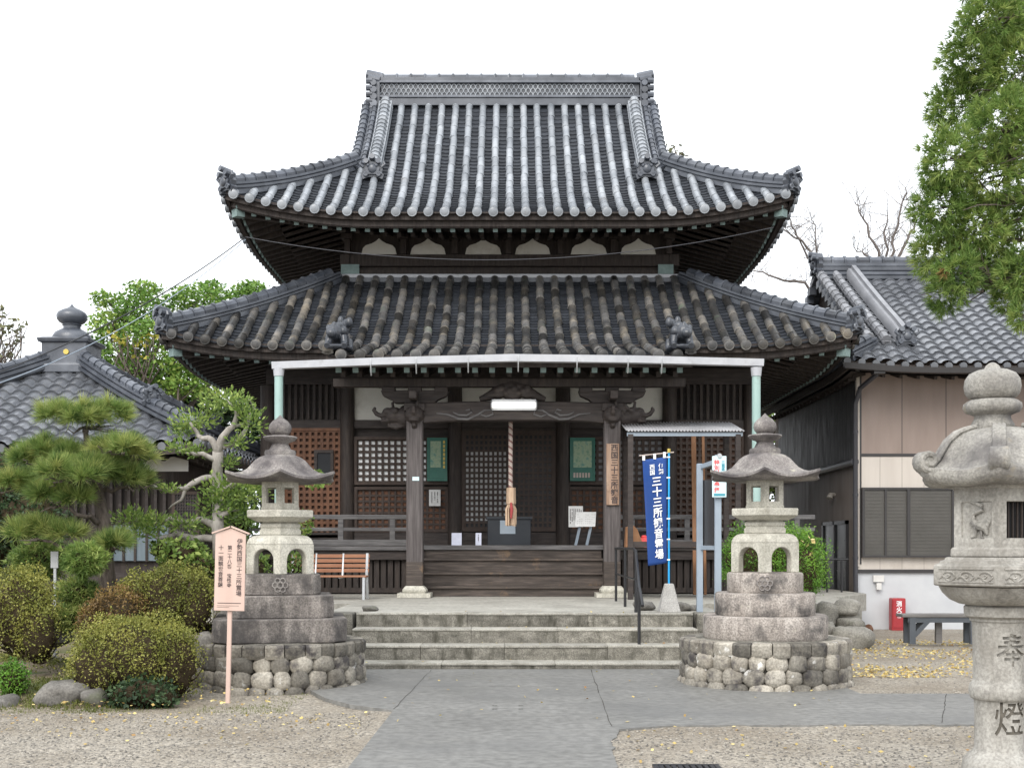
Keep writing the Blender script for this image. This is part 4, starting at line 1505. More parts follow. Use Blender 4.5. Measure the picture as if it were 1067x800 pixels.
# ------------------------------------------------------------------ rocks
def rock_mb(mb, c, r, seed, n=14, m=9):
    rnd = random.Random(seed)
    ph = [rnd.uniform(0, 6.28) for _ in range(9)]
    start = len(mb.v)
    mb.ell((0, 0, 0), (1, 1, 1), n, m, t=rnd.random())
    for i in range(start, len(mb.v)):
        p = Vector(mb.v[i])
        k = 1 + .16 * math.sin(2.3 * p.x + ph[0]) * math.cos(2.1 * p.y + ph[1]) + .12 * math.sin(4.1 * p.z + ph[2] + 2 * p.x) + .07 * math.sin(7 * p.y + ph[3]) * math.sin(6 * p.x + ph[4])
        q = Vector([math.copysign(abs(v) ** .82, v) for v in p]) * k
        mb.v[i] = (c[0] + q.x * r[0], c[1] + q.y * r[1], c[2] + q.z * r[2])


def rock(px, py, d, r, seed, label, group='garden rocks', z=None, m='rock'):
    g = MB()
    x = PX(px, d)
    zz = PZ(py, d) if z is None else z
    rock_mb(g, (x, d, zz), r, seed)
    return tag(g.build('rock', m, loc=(x, d, zz - r[2]), angle=60), label, 'rock', group)


rock(66, 724, 12.1, (.25, .2, .13), 1, 'flat topped grey rock between the small bright bush and the big azalea')
rock(97, 728, 12.0, (.12, .12, .12), 2, 'small rounded rock touching the foot of the big azalea')
rock(8, 732, 12.0, (.13, .12, .1), 3, 'pale rock under the small bright green bush at the left edge')
rock(45, 655, 14.2, (.35, .3, .22), 4, 'brownish rock in the shade behind the left azaleas')
rock(212, 678, 13.4, (.12, .12, .2), 12, 'upright pale rock between the azaleas and the left lantern base')
# rock wall at the right end of the terrace
for i, (px, py, d, r, lab) in enumerate((
        (862, 640, 19.35, (.24, .2, .22), 'dark rock of the terrace wall, upper left beside the right lantern'),
        (882, 633, 19.4, (.27, .2, .16), 'pale flat rock on top of the terrace wall under the brown house corner'),
        (884, 650, 19.3, (.25, .2, .14), 'flat grey rock wedged below the pale top rock of the terrace wall'),
        (884, 666, 18.7, (.40, .3, .26), 'broad brown rock standing on the leaf strewn gravel right of the lantern'),
        (858, 657, 18.9, (.25, .2, .22), 'dark low rock half hidden behind the right lantern base'))):
    rock(px, py, d, (r[0] * .86, r[1] * .86, r[2] * .86), 20 + i, lab, 'rocks at the right end of the terrace', m='rock_pale')
for i, (px, py, d, r, lab) in enumerate((
        (712, 632, 17.2, (.10, .09, .07), 'small broken stone right beside the banner base'),
        (722, 634, 17.3, (.12, .1, .06), 'flat broken stone near the foot of the blue grey frame'),
        (672, 631, 17.4, (.16, .12, .08), 'tan broken stone left of the banner base by the handrail'),
        (386, 634, 17.0, (.11, .09, .05), 'dark broken stone at the left end of the terrace'))):
    rock(px, py, d, r, 40 + i, lab, 'broken stones on the terrace')


# ------------------------------------------------------------------ stone lanterns
HEX0 = R(-90)


def hexs(a, soft=0.0):
    u = ((a - HEX0) % R(60)) - R(30)
    h = math.cos(R(30)) / math.cos(u)
    return h * (1 - soft) + soft * (0.93)


def hexlathe(mb, prof, n=6, soft=0.0, t=None):
    if soft == 0 and n == 6:
        mb.lathe(prof, 6, rot=HEX0, t=t)
    else:
        mb.lathe(prof, n, shape=lambda a: hexs(a, soft), rot=HEX0, t=t)


def roof_cap(mb, prof, lift, n=72, power=6.0, under=None, conc=0.06):
    """hexagonal roof: prof of (r, z) from top to rim; corners rise by lift towards the rim"""
    R0 = prof[-1][0]
    full = list(prof) + list(under or [])
    vs, fs = [], []
    for idx, (r, z) in enumerate(full):
        k = min(1, r / R0)
        for j in range(n):
            a = HEX0 + 2 * math.pi * j / n
            u = abs(((a - HEX0 + R(30)) % R(60)) - R(30)) / R(30)      # 0 at a corner, 1 at mid side
            h = hexs(a)
            soft = max(0, 1 - k * 1.6)
            rr = r * (h * (1 - soft) + .95 * soft)
            rr *= 1 - conc * k ** 2 * (1 - abs(2 * min(u, 1) - 1)) * 0.6
            zz = z + lift * k ** 4 * max(0, 1 - u) ** 2.2
            vs.append((rr * math.cos(a), rr * math.sin(a), zz))
    m = len(full)
    for i in range(m - 1):
        for j in range(n):
            a, b = i * n + j, i * n + (j + 1) % n
            fs.append((a, a + n, b + n, b))
    fs.append(tuple(range(n)))
    fs.append(tuple(range(m * n - 1, (m - 1) * n - 1, -1)))
    mb.add(vs, fs)


def superround(a):
    c, s = abs(math.cos(a)), abs(math.sin(a))
    p = 2.7
    return 1.0 / (c ** p + s ** p) ** (1 / p) * 0.96


def arch_face(mb, half_w, z0, z1, ah, az, thick, apo, ang):
    """one hexagon side with an arched opening; apo = distance of the side from the axis"""
    n = 12
    arch = [(ah, z0)] + [(ah * math.cos(math.pi * i / n), az + ah * 1.0 * math.sin(math.pi * i / n)) for i in range(n + 1)] + [(-ah, z0)]
    m = len(arch)
    outer = []
    for i, (u, z) in enumerate(arch):
        if i == 0:
            outer.append((half_w, z0))
        elif i == m - 1:
            outer.append((-half_w, z0))
        else:
            t = (i - 1) / (m - 3)
            zs_ = az
            if t < .24:
                outer.append((half_w, zs_ + (z1 - zs_) * (t / .25)))
            elif t > .76:
                outer.append((-half_w, zs_ + (z1 - zs_) * ((1 - t) / .25)))
            else:
                outer.append((half_w * (1 - 2 * (t - .25) / .5), z1))
    vs, fs = [], []
    ca, sa = math.cos(ang), math.sin(ang)

    def pt(u, z, dep):
        k = 1 - dep / apo
        r = apo - dep
        uu = u * k if abs(u) >= half_w - 1e-6 else u
        return (r * ca - uu * sa, r * sa + uu * ca, z)
    for dep in (0, thick):
        for lst in (arch, outer):
            for (u, z) in lst:
                vs.append(pt(u, z, dep))
    for i in range(m - 1):
        a0, o0 = i, m + i
        fs.append((a0, a0 + 1, o0 + 1, o0))                                     # front
        fs.append((2 * m + a0, 2 * m + o0, 2 * m + o0 + 1, 2 * m + a0 + 1))     # back
        fs.append((a0 + 1, a0, 2 * m + a0, 2 * m + a0 + 1))                     # intrados
    fs.append((0, m, 3 * m, 2 * m))
    fs.append((m - 1, 3 * m - 1, 4 * m - 1, 2 * m - 1))
    mb.add(vs, fs)


def hex_windows(mb, R_, z0, z1, ww, wz0, wz1, thick):
    """hexagonal wall with a rectangular opening in each side"""
    apo, hw = R_ * math.cos(R(30)), R_ / 2
    for k in range(6):
        ang = HEX0 + R(30) + R(60) * k
        ca, sa = math.cos(ang), math.sin(ang)
        vs, fs = [], []
        for dep in (0, thick):
            q = 1 - dep / apo
            r = apo - dep
            for (u, z) in ((-hw, z0), (hw, z0), (hw, z1), (-hw, z1), (-ww, wz0), (ww, wz0), (ww, wz1), (-ww, wz1)):
                uu = u * q if abs(u) == hw else u
                vs.append((r * ca - uu * sa, r * sa + uu * ca, z))
        for b in range(4):
            c = (b + 1) % 4
            fs.append((b, c, 4 + c, 4 + b))
            fs.append((8 + c, 8 + b, 12 + b, 12 + c))
            fs.append((4 + b, 4 + c, 12 + c, 12 + b))
        fs.append((3, 2, 10, 11))
        fs.append((1, 0, 8, 9))
        mb.add(vs, fs)


def make_lantern(loc, label, seed, rows, tier_mat):
    rnd = random.Random(seed)
    L = thing('stone_lantern', loc, label, 'stone lantern', 'paired stone lanterns on rubble bases')
    g = MB()
    zb = -0.25
    g.lathe([(.90, zb), (.88, .2), (.86, .44)], 40)
    g.build('mortar_core', 'mortar', L, local=True)
    g = MB()
    hs = (0.37 + 0.06) / rows if rows == 2 else 0.17
    z = 0.375
    row = 0
    while z > zb + .1:
        zc = z - 0.085
        nn = 27 if row % 2 else 26
        off = rnd.random() * 6.28
        a = off
        R0 = .885 + .018 * row
        while a < off + 6.28 - .12:
            w = rnd.uniform(.19, .30)
            w = min(w, off + 6.283 - a)
            if off + 6.283 - (a + w) < .15:
                w = off + 6.283 - a
            am = a + w / 2
            rx, rz, rr = R0 * w / 2 * 1.04, .104 * rnd.uniform(.94, 1.08), .085
            s0 = len(g.v)
            g.ell((0, 0, 0), (1, 1, 1), 14, 9, t=rnd.random())
            jx = rnd.uniform(-.015, .015)
            pw = rnd.uniform(.60, .80)
            ph = [rnd.uniform(0, 6.28) for _ in range(4)]
            for i in range(s0, len(g.v)):
                p = g.v[i]
                k = 1 + .06 * math.sin(3 * p[0] + ph[0]) * math.cos(3 * p[2] + ph[1]) + .03 * math.sin(7 * p[2] + ph[2])
                q = [math.copysign(abs(v) ** pw, v) * k for v in p]
                u, rad, zz = q[0] * rx, q[1] * rr, q[2] * rz
                rad_ = R0 + jx + rad
                aa = am + u / R0
                g.v[i] = (rad_ * math.cos(aa), rad_ * math.sin(aa), zc + zz + rnd.choice([0]))
            a += w
        z -= 0.162
        row += 1
    g.build('rubble_stones', 'rubble', L, local=True, angle=80)
    # rim of dressed blocks with a flat top
    g = MB()
    a = 0.1
    while a < 6.28:
        w = min(rnd.uniform(.19, .27), 6.383 - a)
        t = rnd.random()
        vs = []
        ro = .955 + rnd.uniform(-.012, .012)
        for (r0, z0) in ((.70, .365), (ro - .02, .355), (ro, .39), (ro, .485), (ro - .02, .508), (.70, .512)):
            for q in range(4):
                aa = a + .006 + (w - .012) * q / 3
                bul = 0.022 if q in (1, 2) and r0 > .9 else 0
                vs.append(((r0 + bul) * math.cos(aa), (r0 + bul) * math.sin(aa), z0))
        fs = []
        for i in range(5):
            for q in range(3):
                u = i * 4 + q
                fs.append((u, u + 1, u + 5, u + 4))
        fs.append(tuple(i * 4 for i in range(6)))
        fs.append(tuple(i * 4 + 3 for i in range(5, -1, -1)))
        g.add(vs, fs, t)
        a += w
    g.build('rim_blocks', 'rubble', L, local=True)
    g = MB()
    g.lathe([(.82, .44), (.80, .514), (.3, .53)], 40)
    g.build('platform_top', 'step_stone', L, local=True)
    for (ra, z0, z1) in ((.735, .515, .775), (.592, .777, 1.03), (.45, 1.032, 1.262)):
        g = MB()
        vs, fs = [], []
        pr8 = [(ra - .01, z0), (ra, z0 + .015), (ra + .003, (z0 + z1) / 2), (ra - .002, z1), (.2, z1 + .008)]
        k8 = (1.0, .80) if rows == 3 else (1.0, .72)
        for (r, z) in pr8:
            for (u, w) in ((k8[1], -1), (1, -k8[1]), (1, k8[1]), (k8[1], 1), (-k8[1], 1), (-1, k8[1]), (-1, -k8[1]), (-k8[1], -1)):
                vs.append((u * r + rnd.uniform(-.004, .004), w * r + rnd.uniform(-.004, .004), z + rnd.uniform(-.003, .003)))
        for i in range(len(pr8) - 1):
            for q in range(8):
                a_, b_ = i * 8 + q, i * 8 + (q + 1) % 8
                fs.append((a_, b_, b_ + 8, a_ + 8))
        fs.append(tuple(range(7, -1, -1)))
        fs.append(tuple(range(32, 40)))
        if rows == 3:
            g.add(vs, fs)
            tier = g.build('tier', tier_mat, L, local=True, smooth=False, bevel=.018)
        else:
            g.lathe([(ra - .012, z0), (ra, z0 + .02), (ra, z1 - .02), (ra - .008, z1 - .006), (ra - .02, z1), (.2, z1 + .006)], 64, shape=superround)
            tier = g.build('tier', tier_mat, L, local=True)
        if z0 > 1:
            g = MB()
            yy = (-ra if rows == 3 else -ra * superround(R(-90))) - .004
            for q in range(6):
                an = q * R(60)
                g.tube([(.055 * math.cos(an) + .03 * math.cos(b), yy, 1.145 + .055 * math.sin(an) + .03 * math.sin(b)) for b in [j * .63 for j in range(11)]], .008, 5)
            g.tube([(.035 * math.cos(b), yy, 1.145 + .035 * math.sin(b)) for b in [j * .63 for j in range(11)]], .01, 5)
            g.build('carved_crest', 'stone_cap', tier, local=True)
    # arched base
    g = MB()
    RR = .435
    for k in range(6):
        arch_face(g, RR / 2, 1.262, 1.60, .125, 1.425, .11, RR * math.cos(R(30)), HEX0 + R(30) + R(60) * k)
    hexlathe(g, [(.30, 1.56), (RR - .001, 1.598), (RR - .006, 1.625), (RR - .03, 1.665), (RR - .075, 1.695), (RR - .14, 1.708), (.10, 1.71)], 6)
    g.build('arched_base', 'stone', L, local=True, angle=50, bevel=.012)
    g = MB()
    hexlathe(g, [(.262, 1.708), (.27, 1.72), (.27, 1.765), (.25, 1.775), (.25, 1.79), (.265, 1.80), (.262, 1.835), (.23, 1.85), (.23, 1.868)], 6)
    g.build('neck', 'stone', L, local=True, smooth=False, bevel=.006)
    g = MB()
    hexlathe(g, [(.30, 1.862), (.40, 1.905), (.425, 1.912), (.43, 1.985), (.415, 1.995), (.1, 2.0)], 6)
    g.build('middle_platform', 'stone', L, local=True, smooth=False, bevel=.008)
    g = MB()
    hex_windows(g, .24, 2.0, 2.325, .062, 2.075, 2.25, .05)
    g.lathe([(.245, 1.998), (.25, 2.02), (.245, 2.03), (.2, 2.032)], 6, rot=HEX0)
    g.build('fire_box', 'stone', L, local=True, smooth=False, bevel=.005)
    g = MB()
    roof_cap(g, [(.17, 2.635), (.20, 2.625), (.27, 2.60), (.33, 2.56), (.38, 2.505), (.43, 2.45), (.50, 2.405), (.58, 2.375), (.70, 2.362)], .075,
             under=[(.705, 2.335), (.67, 2.315), (.45, 2.305), (.26, 2.315), (.20, 2.315)])
    g.build('roof_cap', 'stone_cap', L, local=True, angle=50)
    g = MB()
    g.lathe([(.17, 2.63), (.175, 2.66), (.165, 2.69), (.12, 2.70), (.105, 2.73), (.09, 2.76), (.10, 2.775), (.16, 2.80), (.19, 2.835), (.18, 2.85), (.12, 2.855), (.08, 2.87)], 28,
            shape=lambda a: 1 + .035 * math.cos(8 * a))
    g.lathe([(.09, 2.865), (.12, 2.90), (.132, 2.94), (.122, 2.985), (.085, 3.03), (.045, 3.055), (.015, 3.085), (.002, 3.10)], 24)
    g.build('jewel_finial', 'stone_cap', L, local=True, angle=50)
    L.rotation_euler = (0, 0, math.atan2(-loc[0], loc[1]))
    return L


LD = 13.88
make_lantern((PX(292, LD), LD, -0.02), 'stone lantern with dark sooty tiers behind the pink wooden notice board', 3, 3, 'stone_tier_dark')
make_lantern((PX(797, LD), LD, 0.0), 'right stone lantern of the pair, paler, standing before the round green bush', 11, 2, 'stone_tier')

# ---- the big carved lantern in the foreground on the right
FD = 6.76
FX = PX(1041, FD)
fl = thing('carved_lantern', (FX, FD, 0), 'large pale carved stone lantern cut off by the right edge of the photo', 'stone lantern', rz=R(-22))
o = Vector((FX, FD, 0))


def fb(name, m, mb, **k):
    return mb.build(name, m, k.pop('parent', fl), local=True, **k)


g = MB()
hexlathe(g, [(.40, 0.0), (.42, .02), (.42, .16), (.40, .18), (.30, .20)])
fb('base', 'stone_front', g, smooth=False, bevel=.01)
g = MB()
g.lathe([(.20, .20), (.20, .30), (.196, .345), (.185, .365), (.165, .385), (.145, .40), (.132, .42), (.130, .55), (.132, .68), (.137, .695), (.150, .70),
         (.158, .715), (.162, .745), (.158, .775), (.147, .79), (.140, .80), (.137, .82), (.141, 1.0), (.144, 1.12), (.148, 1.135), (.157, 1.137), (.157, 1.152), (.168, 1.155), (.186, 1.165), (.188, 1.215), (.178, 1.225), (.12, 1.226)], 48)
sh = fb('shaft', 'stone_front', g, angle=45)
g = MB()
prof = [(.175, 1.226), (.21, 1.232), (.26, 1.255), (.30, 1.295), (.318, 1.33), (.1, 1.332)]
g.lathe(prof, 96, shape=lambda a: 1 + .035 * abs(math.cos(7 * a)) - .02)
fb('lotus_collar', 'stone_front', g, angle=50)
g = MB()
hexlathe(g, [(.36, 1.335), (.388, 1.338), (.392, 1.345), (.392, 1.445), (.386, 1.455), (.36, 1.458), (.355, 1.475), (.33, 1.478), (.32, 1.495), (.1, 1.496)])
mp_ = fb('middle_platform', 'stone_front', g, smooth=False, bevel=.006)
g = MB()
apo = .392 * math.cos(R(30)) + .002
for k in (5, 0):
    an = HEX0 + R(30) + R(60) * k
    ca, sa = math.cos(an), math.sin(an)

    def FP(u, z, d=0.0):
        return ((apo + d) * ca - u * sa, (apo + d) * sa + u * ca, z)
    # sunken border and cloud scroll
    for (u0, u1, za, zb_) in ((-.165, .165, 1.357, 1.363), (-.165, .165, 1.428, 1.434)):
        g.tube([FP(u0, (za + zb_) / 2), FP(u1, (za + zb_) / 2)], .004, 5)
    for j in range(3):
        u0 = -.11 + j * .11
        g.tube([FP(u0 + .045 * math.cos(b) * (1 - b / 9), 1.395 + .025 * math.sin(b) * (1 - b / 9)) for b in [i * .5 for i in range(16)]], .0055, 5)
        g.tube([FP(u0 - .05 + .1 * i / 6, 1.378 + .014 * math.sin(i * 1.2)) for i in range(7)], .006, 5)
fb('cloud_relief', 'stone_front', g, parent=mp_)
g = MB()
hex_windows(g, .27, 1.495, 1.905, .090, 1.60, 1.80, .07)
hexlathe(g, [(.285, 1.496), (.292, 1.502), (.290, 1.54), (.276, 1.55), (.2, 1.551)])
hexlathe(g, [(.2, 1.872), (.276, 1.873), (.284, 1.88), (.284, 1.906), (.2, 1.907)])
fbx = fb('fire_box', 'stone_front', g, smooth=False, bevel=.006)
# solid panel carved with a bird on the side facing left; lattice in the window that faces the camera
apo2 = .27 * math.cos(R(30))
for k in range(6):
    an = HEX0 + R(30) + R(60) * k
    ca, sa = math.cos(an), math.sin(an)

    def FQ(u, z, d=0.0):
        return Vector(((apo2 + d) * ca - u * sa, (apo2 + d) * sa + u * ca, z))
    g = MB()
    if k % 2 == 1:      # carved sides
        vs = []
        for d in (-.06, -.012):
            vs += [FQ(-.092, 1.598, d), FQ(.092, 1.598, d), FQ(.092, 1.802, d), FQ(-.092, 1.802, d)]
        g.add(vs, [(0, 3, 2, 1), (4, 5, 6, 7), (0, 1, 5, 4), (1, 2, 6, 5), (2, 3, 7, 6), (3, 0, 4, 7)])
        pn = fb('carved_panel', 'stone_front', g, parent=fbx, smooth=False)
        g = MB()
        g.tube([FQ(-.035, 1.800), FQ(.0, 1.792), FQ(.035, 1.775), (FQ(.04, 1.755)), FQ(.0, 1.742), FQ(-.02, 1.73), FQ(-.02, 1.70), FQ(0, 1.675)], [.004, .009, .010, .011, .011, .012, .015, .02], 7)
        g.tube([FQ(-.03, 1.690), FQ(.02, 1.668), FQ(.055, 1.655), FQ(.065, 1.62)], [.012, .026, .022, .008], 8)
        g.tube([FQ(.0, 1.655), FQ(-.005, 1.61), FQ(-.03, 1.60)], [.010, .006, .005], 6)
        g.tube([FQ(.03, 1.655), FQ(.03, 1.605), FQ(.045, 1.60)], [.010, .006, .005], 6)
        g.tube([FQ(.06, 1.66), FQ(.075, 1.69), FQ(.06, 1.71)], [.012, .009, .004], 6)
        fb('bird_relief', 'stone_front_cap', g, parent=pn)
    else:
        vs = []
        for d in (-.069, -.064):
            vs += [FQ(-.092, 1.598, d), FQ(.092, 1.598, d), FQ(.092, 1.802, d), FQ(-.092, 1.802, d)]
        g.add(vs, [(0, 3, 2, 1), (4, 5, 6, 7), (0, 1, 5, 4), (1, 2, 6, 5), (2, 3, 7, 6), (3, 0, 4, 7)])
        pn = fb('window_dark_sheet', 'black', g, parent=fbx, smooth=False)  # black sheet paints the shade inside the fire box
        g = MB()
        for i in range(7):
            u = -.08 + i * .0265
            g.beam(FQ(u, 1.60, -.05), FQ(u, 1.80, -.05), .008, .012, up=(ca, sa, 0))
        fb('window_bars', 'wood_dark', g, parent=pn, smooth=False)
# thick rolled-edge roof
g = MB()
roof_cap(g, [(.13, 2.218), (.18, 2.210), (.245, 2.185), (.30, 2.14), (.335, 2.085), (.36, 2.03), (.40, 1.99), (.445, 1.972), (.47, 1.968)], .04,
         under=[(.473, 1.935), (.455, 1.905), (.42, 1.888), (.34, 1.885), (.27, 1.895)], conc=0.03)
cap_ = fb('roof_cap', 'stone_front_cap', g, angle=60)
for k in range(6):
    an = HEX0 + R(60) * k
    ca, sa = math.cos(an), math.sin(an)
    g = MB()
    pr_ = [(.15, 2.225), (.20, 2.212), (.255, 2.19), (.31, 2.145), (.347, 2.09), (.375, 2.04), (.415, 2.005), (.455, 1.995)]
    for off in (-.022, 0.0, .022):
        g.tube([(r * ca - off * sa, r * sa + off * ca, z + .0) for r, z in pr_], .014, 7)
    vol = []
    for i in range(20):
        b = i * .42 - 1.9
        q = .056 * (1 - i / 26)
        vol.append((.435 + q * math.cos(b), 2.03 + q * math.sin(b)))
    for off in (-.036, -.018, 0, .018, .036):
        g.tube([(r * ca - off * sa, r * sa + off * ca, z) for r, z in vol], .019, 7)
    g.tube([(.435 * ca + .04 * sa, .435 * sa - .04 * ca, 2.03), (.435 * ca - .04 * sa, .435 * sa + .04 * ca, 2.03)], .040, 10)
    fb('corner_volute', 'stone_front_cap', g, parent=cap_)
g = MB()
JX = -.035
g.lathe([(.132, 2.212), (.135, 2.225), (.112, 2.228), (.115, 2.24), (.098, 2.27), (.095, 2.29), (.11, 2.298), (.142, 2.31), (.155, 2.335), (.152, 2.36), (.13, 2.378), (.09, 2.38)], 40, (JX, 0), shape=lambda a: 1 + .02 * math.cos(10 * a))
g.lathe([(.09, 2.376), (.128, 2.392), (.147, 2.42), (.153, 2.455), (.148, 2.495), (.125, 2.528), (.085, 2.547), (.045, 2.556), (.035, 2.575), (.018, 2.588), (.002, 2.592)], 36, (JX, 0))
fb('jewel_finial', 'stone_front_cap', g, angle=50)
# engraved characters on the shaft, turned a little to the right
for ch, zt_ in (('奉', 1.07), ('燈', .685)):
    if ch == '奉':           # cut stroke by stroke
        km = MB()
        for st in ([(-.32, -.12), (.32, -.11)], [(-.28, -.25), (.28, -.24)], [(-.45, -.39), (.45, -.38)], [(0, 0), (-.03, -.2), (-.14, -.42), (-.30, -.57), (-.48, -.67)],
                   [(.04, -.37), (.16, -.50), (.30, -.60), (.48, -.66)], [(-.22, -.62), (.22, -.61)], [(-.27, -.77), (.27, -.76)], [(0, -.5), (0, -1.0)]):
            for (ax, az), (bx2, bz2) in zip(st, st[1:]):
                km.beam((ax * .18, 0, az * .18), (bx2 * .18, 0, bz2 * .18), .036, .0165, up=(0, 0, 1) if abs(bx2 - ax) > 1e-6 else (1, 0, 0))
        t_ = km.build('engraved_character', 'stone_dark', sh, local=True, smooth=False)
    else:
      t_ = text_mesh('engraved_character', ch, .20, 'stone_dark', sh, (0, 0, 0), rot=(90, 0, 0), bold=.0015, depth=.012, world=False)
    rr = .140 if zt_ > .9 else .1315
    a0 = R(-90 + 31)
    md = t_.modifiers.new('union', 'REMESH')
    md.mode = 'VOXEL'
    md.voxel_size = .0022
    bpy.context.view_layer.update()
    t_.data = bpy.data.meshes.new_from_object(t_.evaluated_get(bpy.context.evaluated_depsgraph_get()))
    t_.modifiers.clear()
    t_.data.materials.clear()
    t_.data.materials.append(M['stone_dark'])
    for v in t_.data.vertices:
        x, z = v.co.x, v.co.z
        a = a0 + x / rr
        dp = rr - v.co.y
        v.co = (dp * math.cos(a), dp * math.sin(a), zt_ + z)
    bmx = bmesh.new()
    bmx.from_mesh(t_.data)
    bmesh.ops.remove_doubles(bmx, verts=bmx.verts, dist=1e-6)
    bmesh.ops.recalc_face_normals(bmx, faces=bmx.faces)
    bmx.to_mesh(t_.data)
    bmx.free()
    md = sh.modifiers.new('cut', 'BOOLEAN')
    md.operation = 'DIFFERENCE'
    md.solver = 'EXACT'
    md.object = t_
    bpy.context.view_layer.update()
    me_ = bpy.data.meshes.new_from_object(sh.evaluated_get(bpy.context.evaluated_depsgraph_get()))
    sh.modifiers.clear()
    if len(me_.vertices) > 300:
        sh.data = me_
        if len(me_.materials) < 2:
            me_.materials.append(M['stone_dark'])
    bpy.data.objects.remove(t_)

# ------------------------------------------------------------------ wooden notice board
BD = 12.28
bx = PX(236.5, BD)
nb = thing('notice_board', (bx, BD, -.13), 'pale pink wooden notice board on a single post with black vertical writing', 'sign', rz=0)
bz0, bz1 = PZ(636, BD), PZ(556, BD)
g = MB()
g.box(-.022, .022, .012, .05, 0, bz0 + .14 + .6, .5)
fbp = g.build('post', 'wood_sign', nb, local=True, smooth=False, bevel=.004)
zz0, zz1 = bz0 + .13, bz1 + .13
g = MB()
g.prism([(-.155, zz0), (.155, zz0), (.155, zz1), (0, zz1 + .06), (-.155, zz1)], -.012, .012)
bd = g.build('board', 'wood_sign', nb, local=True, smooth=False, bevel=.003)
g = MB()
for sx in (-1, 1):
    g.beam((sx * -.006, 0, zz1 + .077), (sx * .19, 0, zz1 + .004), .06, .014, (0, 0, 1))
g.build('board_roof', 'wood_sign', nb, local=True, smooth=False)
text_mesh('lettering', vert('伊勢西国三十三所霊場'), .059, 'ink', bd, (.095, -.0135, zz1 - .05), bold=.0005, world=False, line=1.0)
text_mesh('lettering', vert('第二十八番　宝性寺'), .048, 'ink', bd, (-.005, -.0135, zz1 - .12), bold=.0005, world=False, line=1.0)
text_mesh('lettering', vert('十一面観世音菩薩'), .054, 'ink', bd, (-.095, -.0135, zz1 - .12), bold=.0005, world=False, line=1.0)
g = MB()
g.box(-.12, .12, -.0135, -.0125, zz0 + .075, zz0 + .082)
g.box(-.125, .10, -.0135, -.0125, zz0 + .05, zz0 + .053)
g.box(-.125, .0, -.0135, -.0125, zz0 + .034, zz0 + .037)
g.build('fine_print', 'ink', bd, local=True, smooth=False)
nb.rotation_euler = (0, R(1.3), 0)

# ------------------------------------------------------------------ blue banner
ND = 16.9
nx = PX(697, ND)
nob = thing('banner', (nx, ND, .64), 'tall navy cloth banner with white vertical writing on a blue pole', 'banner')
g = MB()
zt_ = PZ(470, ND) - .64
g.tube([(0, 0, .35), (0, 0, zt_)], .014, 8)
pole = g.build('pole', 'sky_pole', nob, local=True)
g = MB()
g.tube([(0, 0, zt_ - .02), (0, 0, zt_ + .035)], .022, 8)
g.build('pole_cap', 'gold', pole, local=True)
g = MB()
rz_ = zt_ - .02
g.tube([(-.42, -.03, rz_ - .045), (.07, .005, rz_ + .006)], .008, 6)
g.build('cross_rod', 'rope_w', nob, local=True)
CT, CB_ = rz_ - .06, PZ(586, ND) - .64


def cloth_pt(u, w):                     # u 0 at the pole .. 1 at the free edge, w 0 top .. 1 bottom
    x = -.03 - .345 * u + .075 * w * u ** .5 - .0 * w
    y = -.03 * u + .026 * math.sin(4.2 * w + 2.0 * u) * (.3 + .7 * w) * u - .02 * w
    z = CT - (CT - CB_) * w * (1 - .0 * u) - .045 * u
    return (x, y, z)


g = MB()
nu, nw = 10, 36
for side in (0, 1):
    pass
vs = [cloth_pt(i / nu, j / nw) for j in range(nw + 1) for i in range(nu + 1)]
fs = [(j * (nu + 1) + i, j * (nu + 1) + i + 1, (j + 1) * (nu + 1) + i + 1, (j + 1) * (nu + 1) + i) for j in range(nw) for i in range(nu)]
g.add(vs, fs)
cl = g.build('cloth', 'banner', nob, local=True, angle=180)
md = cl.modifiers.new('thick', 'SOLIDIFY')
md.thickness = .003
for i, (s_, u, w0, size, ln) in enumerate((('三十三所観音霊場', .45, .175, .146, 1.0), ('伊勢', .25, .055, .078, 1.0), ('西国', .62, .055, .078, 1.0))):
    t_ = text_mesh('lettering', vert(s_), size, 'white', cl, (0, 0, 0), bold=.0035 if size > .1 else .0012, world=False, line=ln)
    H_ = CT - CB_
    for v in t_.data.vertices:
        w = w0 + (-v.co.z) / H_
        uu = u - v.co.x / .345 
        p = cloth_pt(min(max(uu, 0.01), 1), w)
        v.co = (p[0], p[1] - .014 + v.co.y, p[2])
for j in range(6):
    g = MB()
    p = cloth_pt(0, j / 5 * .97)
    g.box(p[0] - .005, .015, -.016, .016, p[2] - .012, p[2] + .006)
    g.build('cloth_loop', 'white', nob, local=True, smooth=False)
for u in (.1, .5, .95):
    g = MB()
    p = cloth_pt(u, 0)
    g.box(p[0] - .018, p[0] + .018, p[1] - .012, p[1] + .012, p[2] - .01, p[2] + .075 - .045 * (0 if u < .5 else 0) - .02 * u)
    g.build('cloth_loop', 'white', nob, local=True, smooth=False)
g = MB()
g.add([(-.15, -.15, 0), (.15, -.15, 0), (.15, .15, 0), (-.15, .15, 0), (-.06, -.06, .40), (.06, -.06, .40), (.06, .06, .40), (-.06, .06, .40)],
      [(0, 3, 2, 1), (4, 5, 6, 7), (0, 1, 5, 4), (1, 2, 6, 5), (2, 3, 7, 6), (3, 0, 4, 7)])
g.build('concrete_foot', 'cone', nob, local=True, smooth=False, bevel=.012)

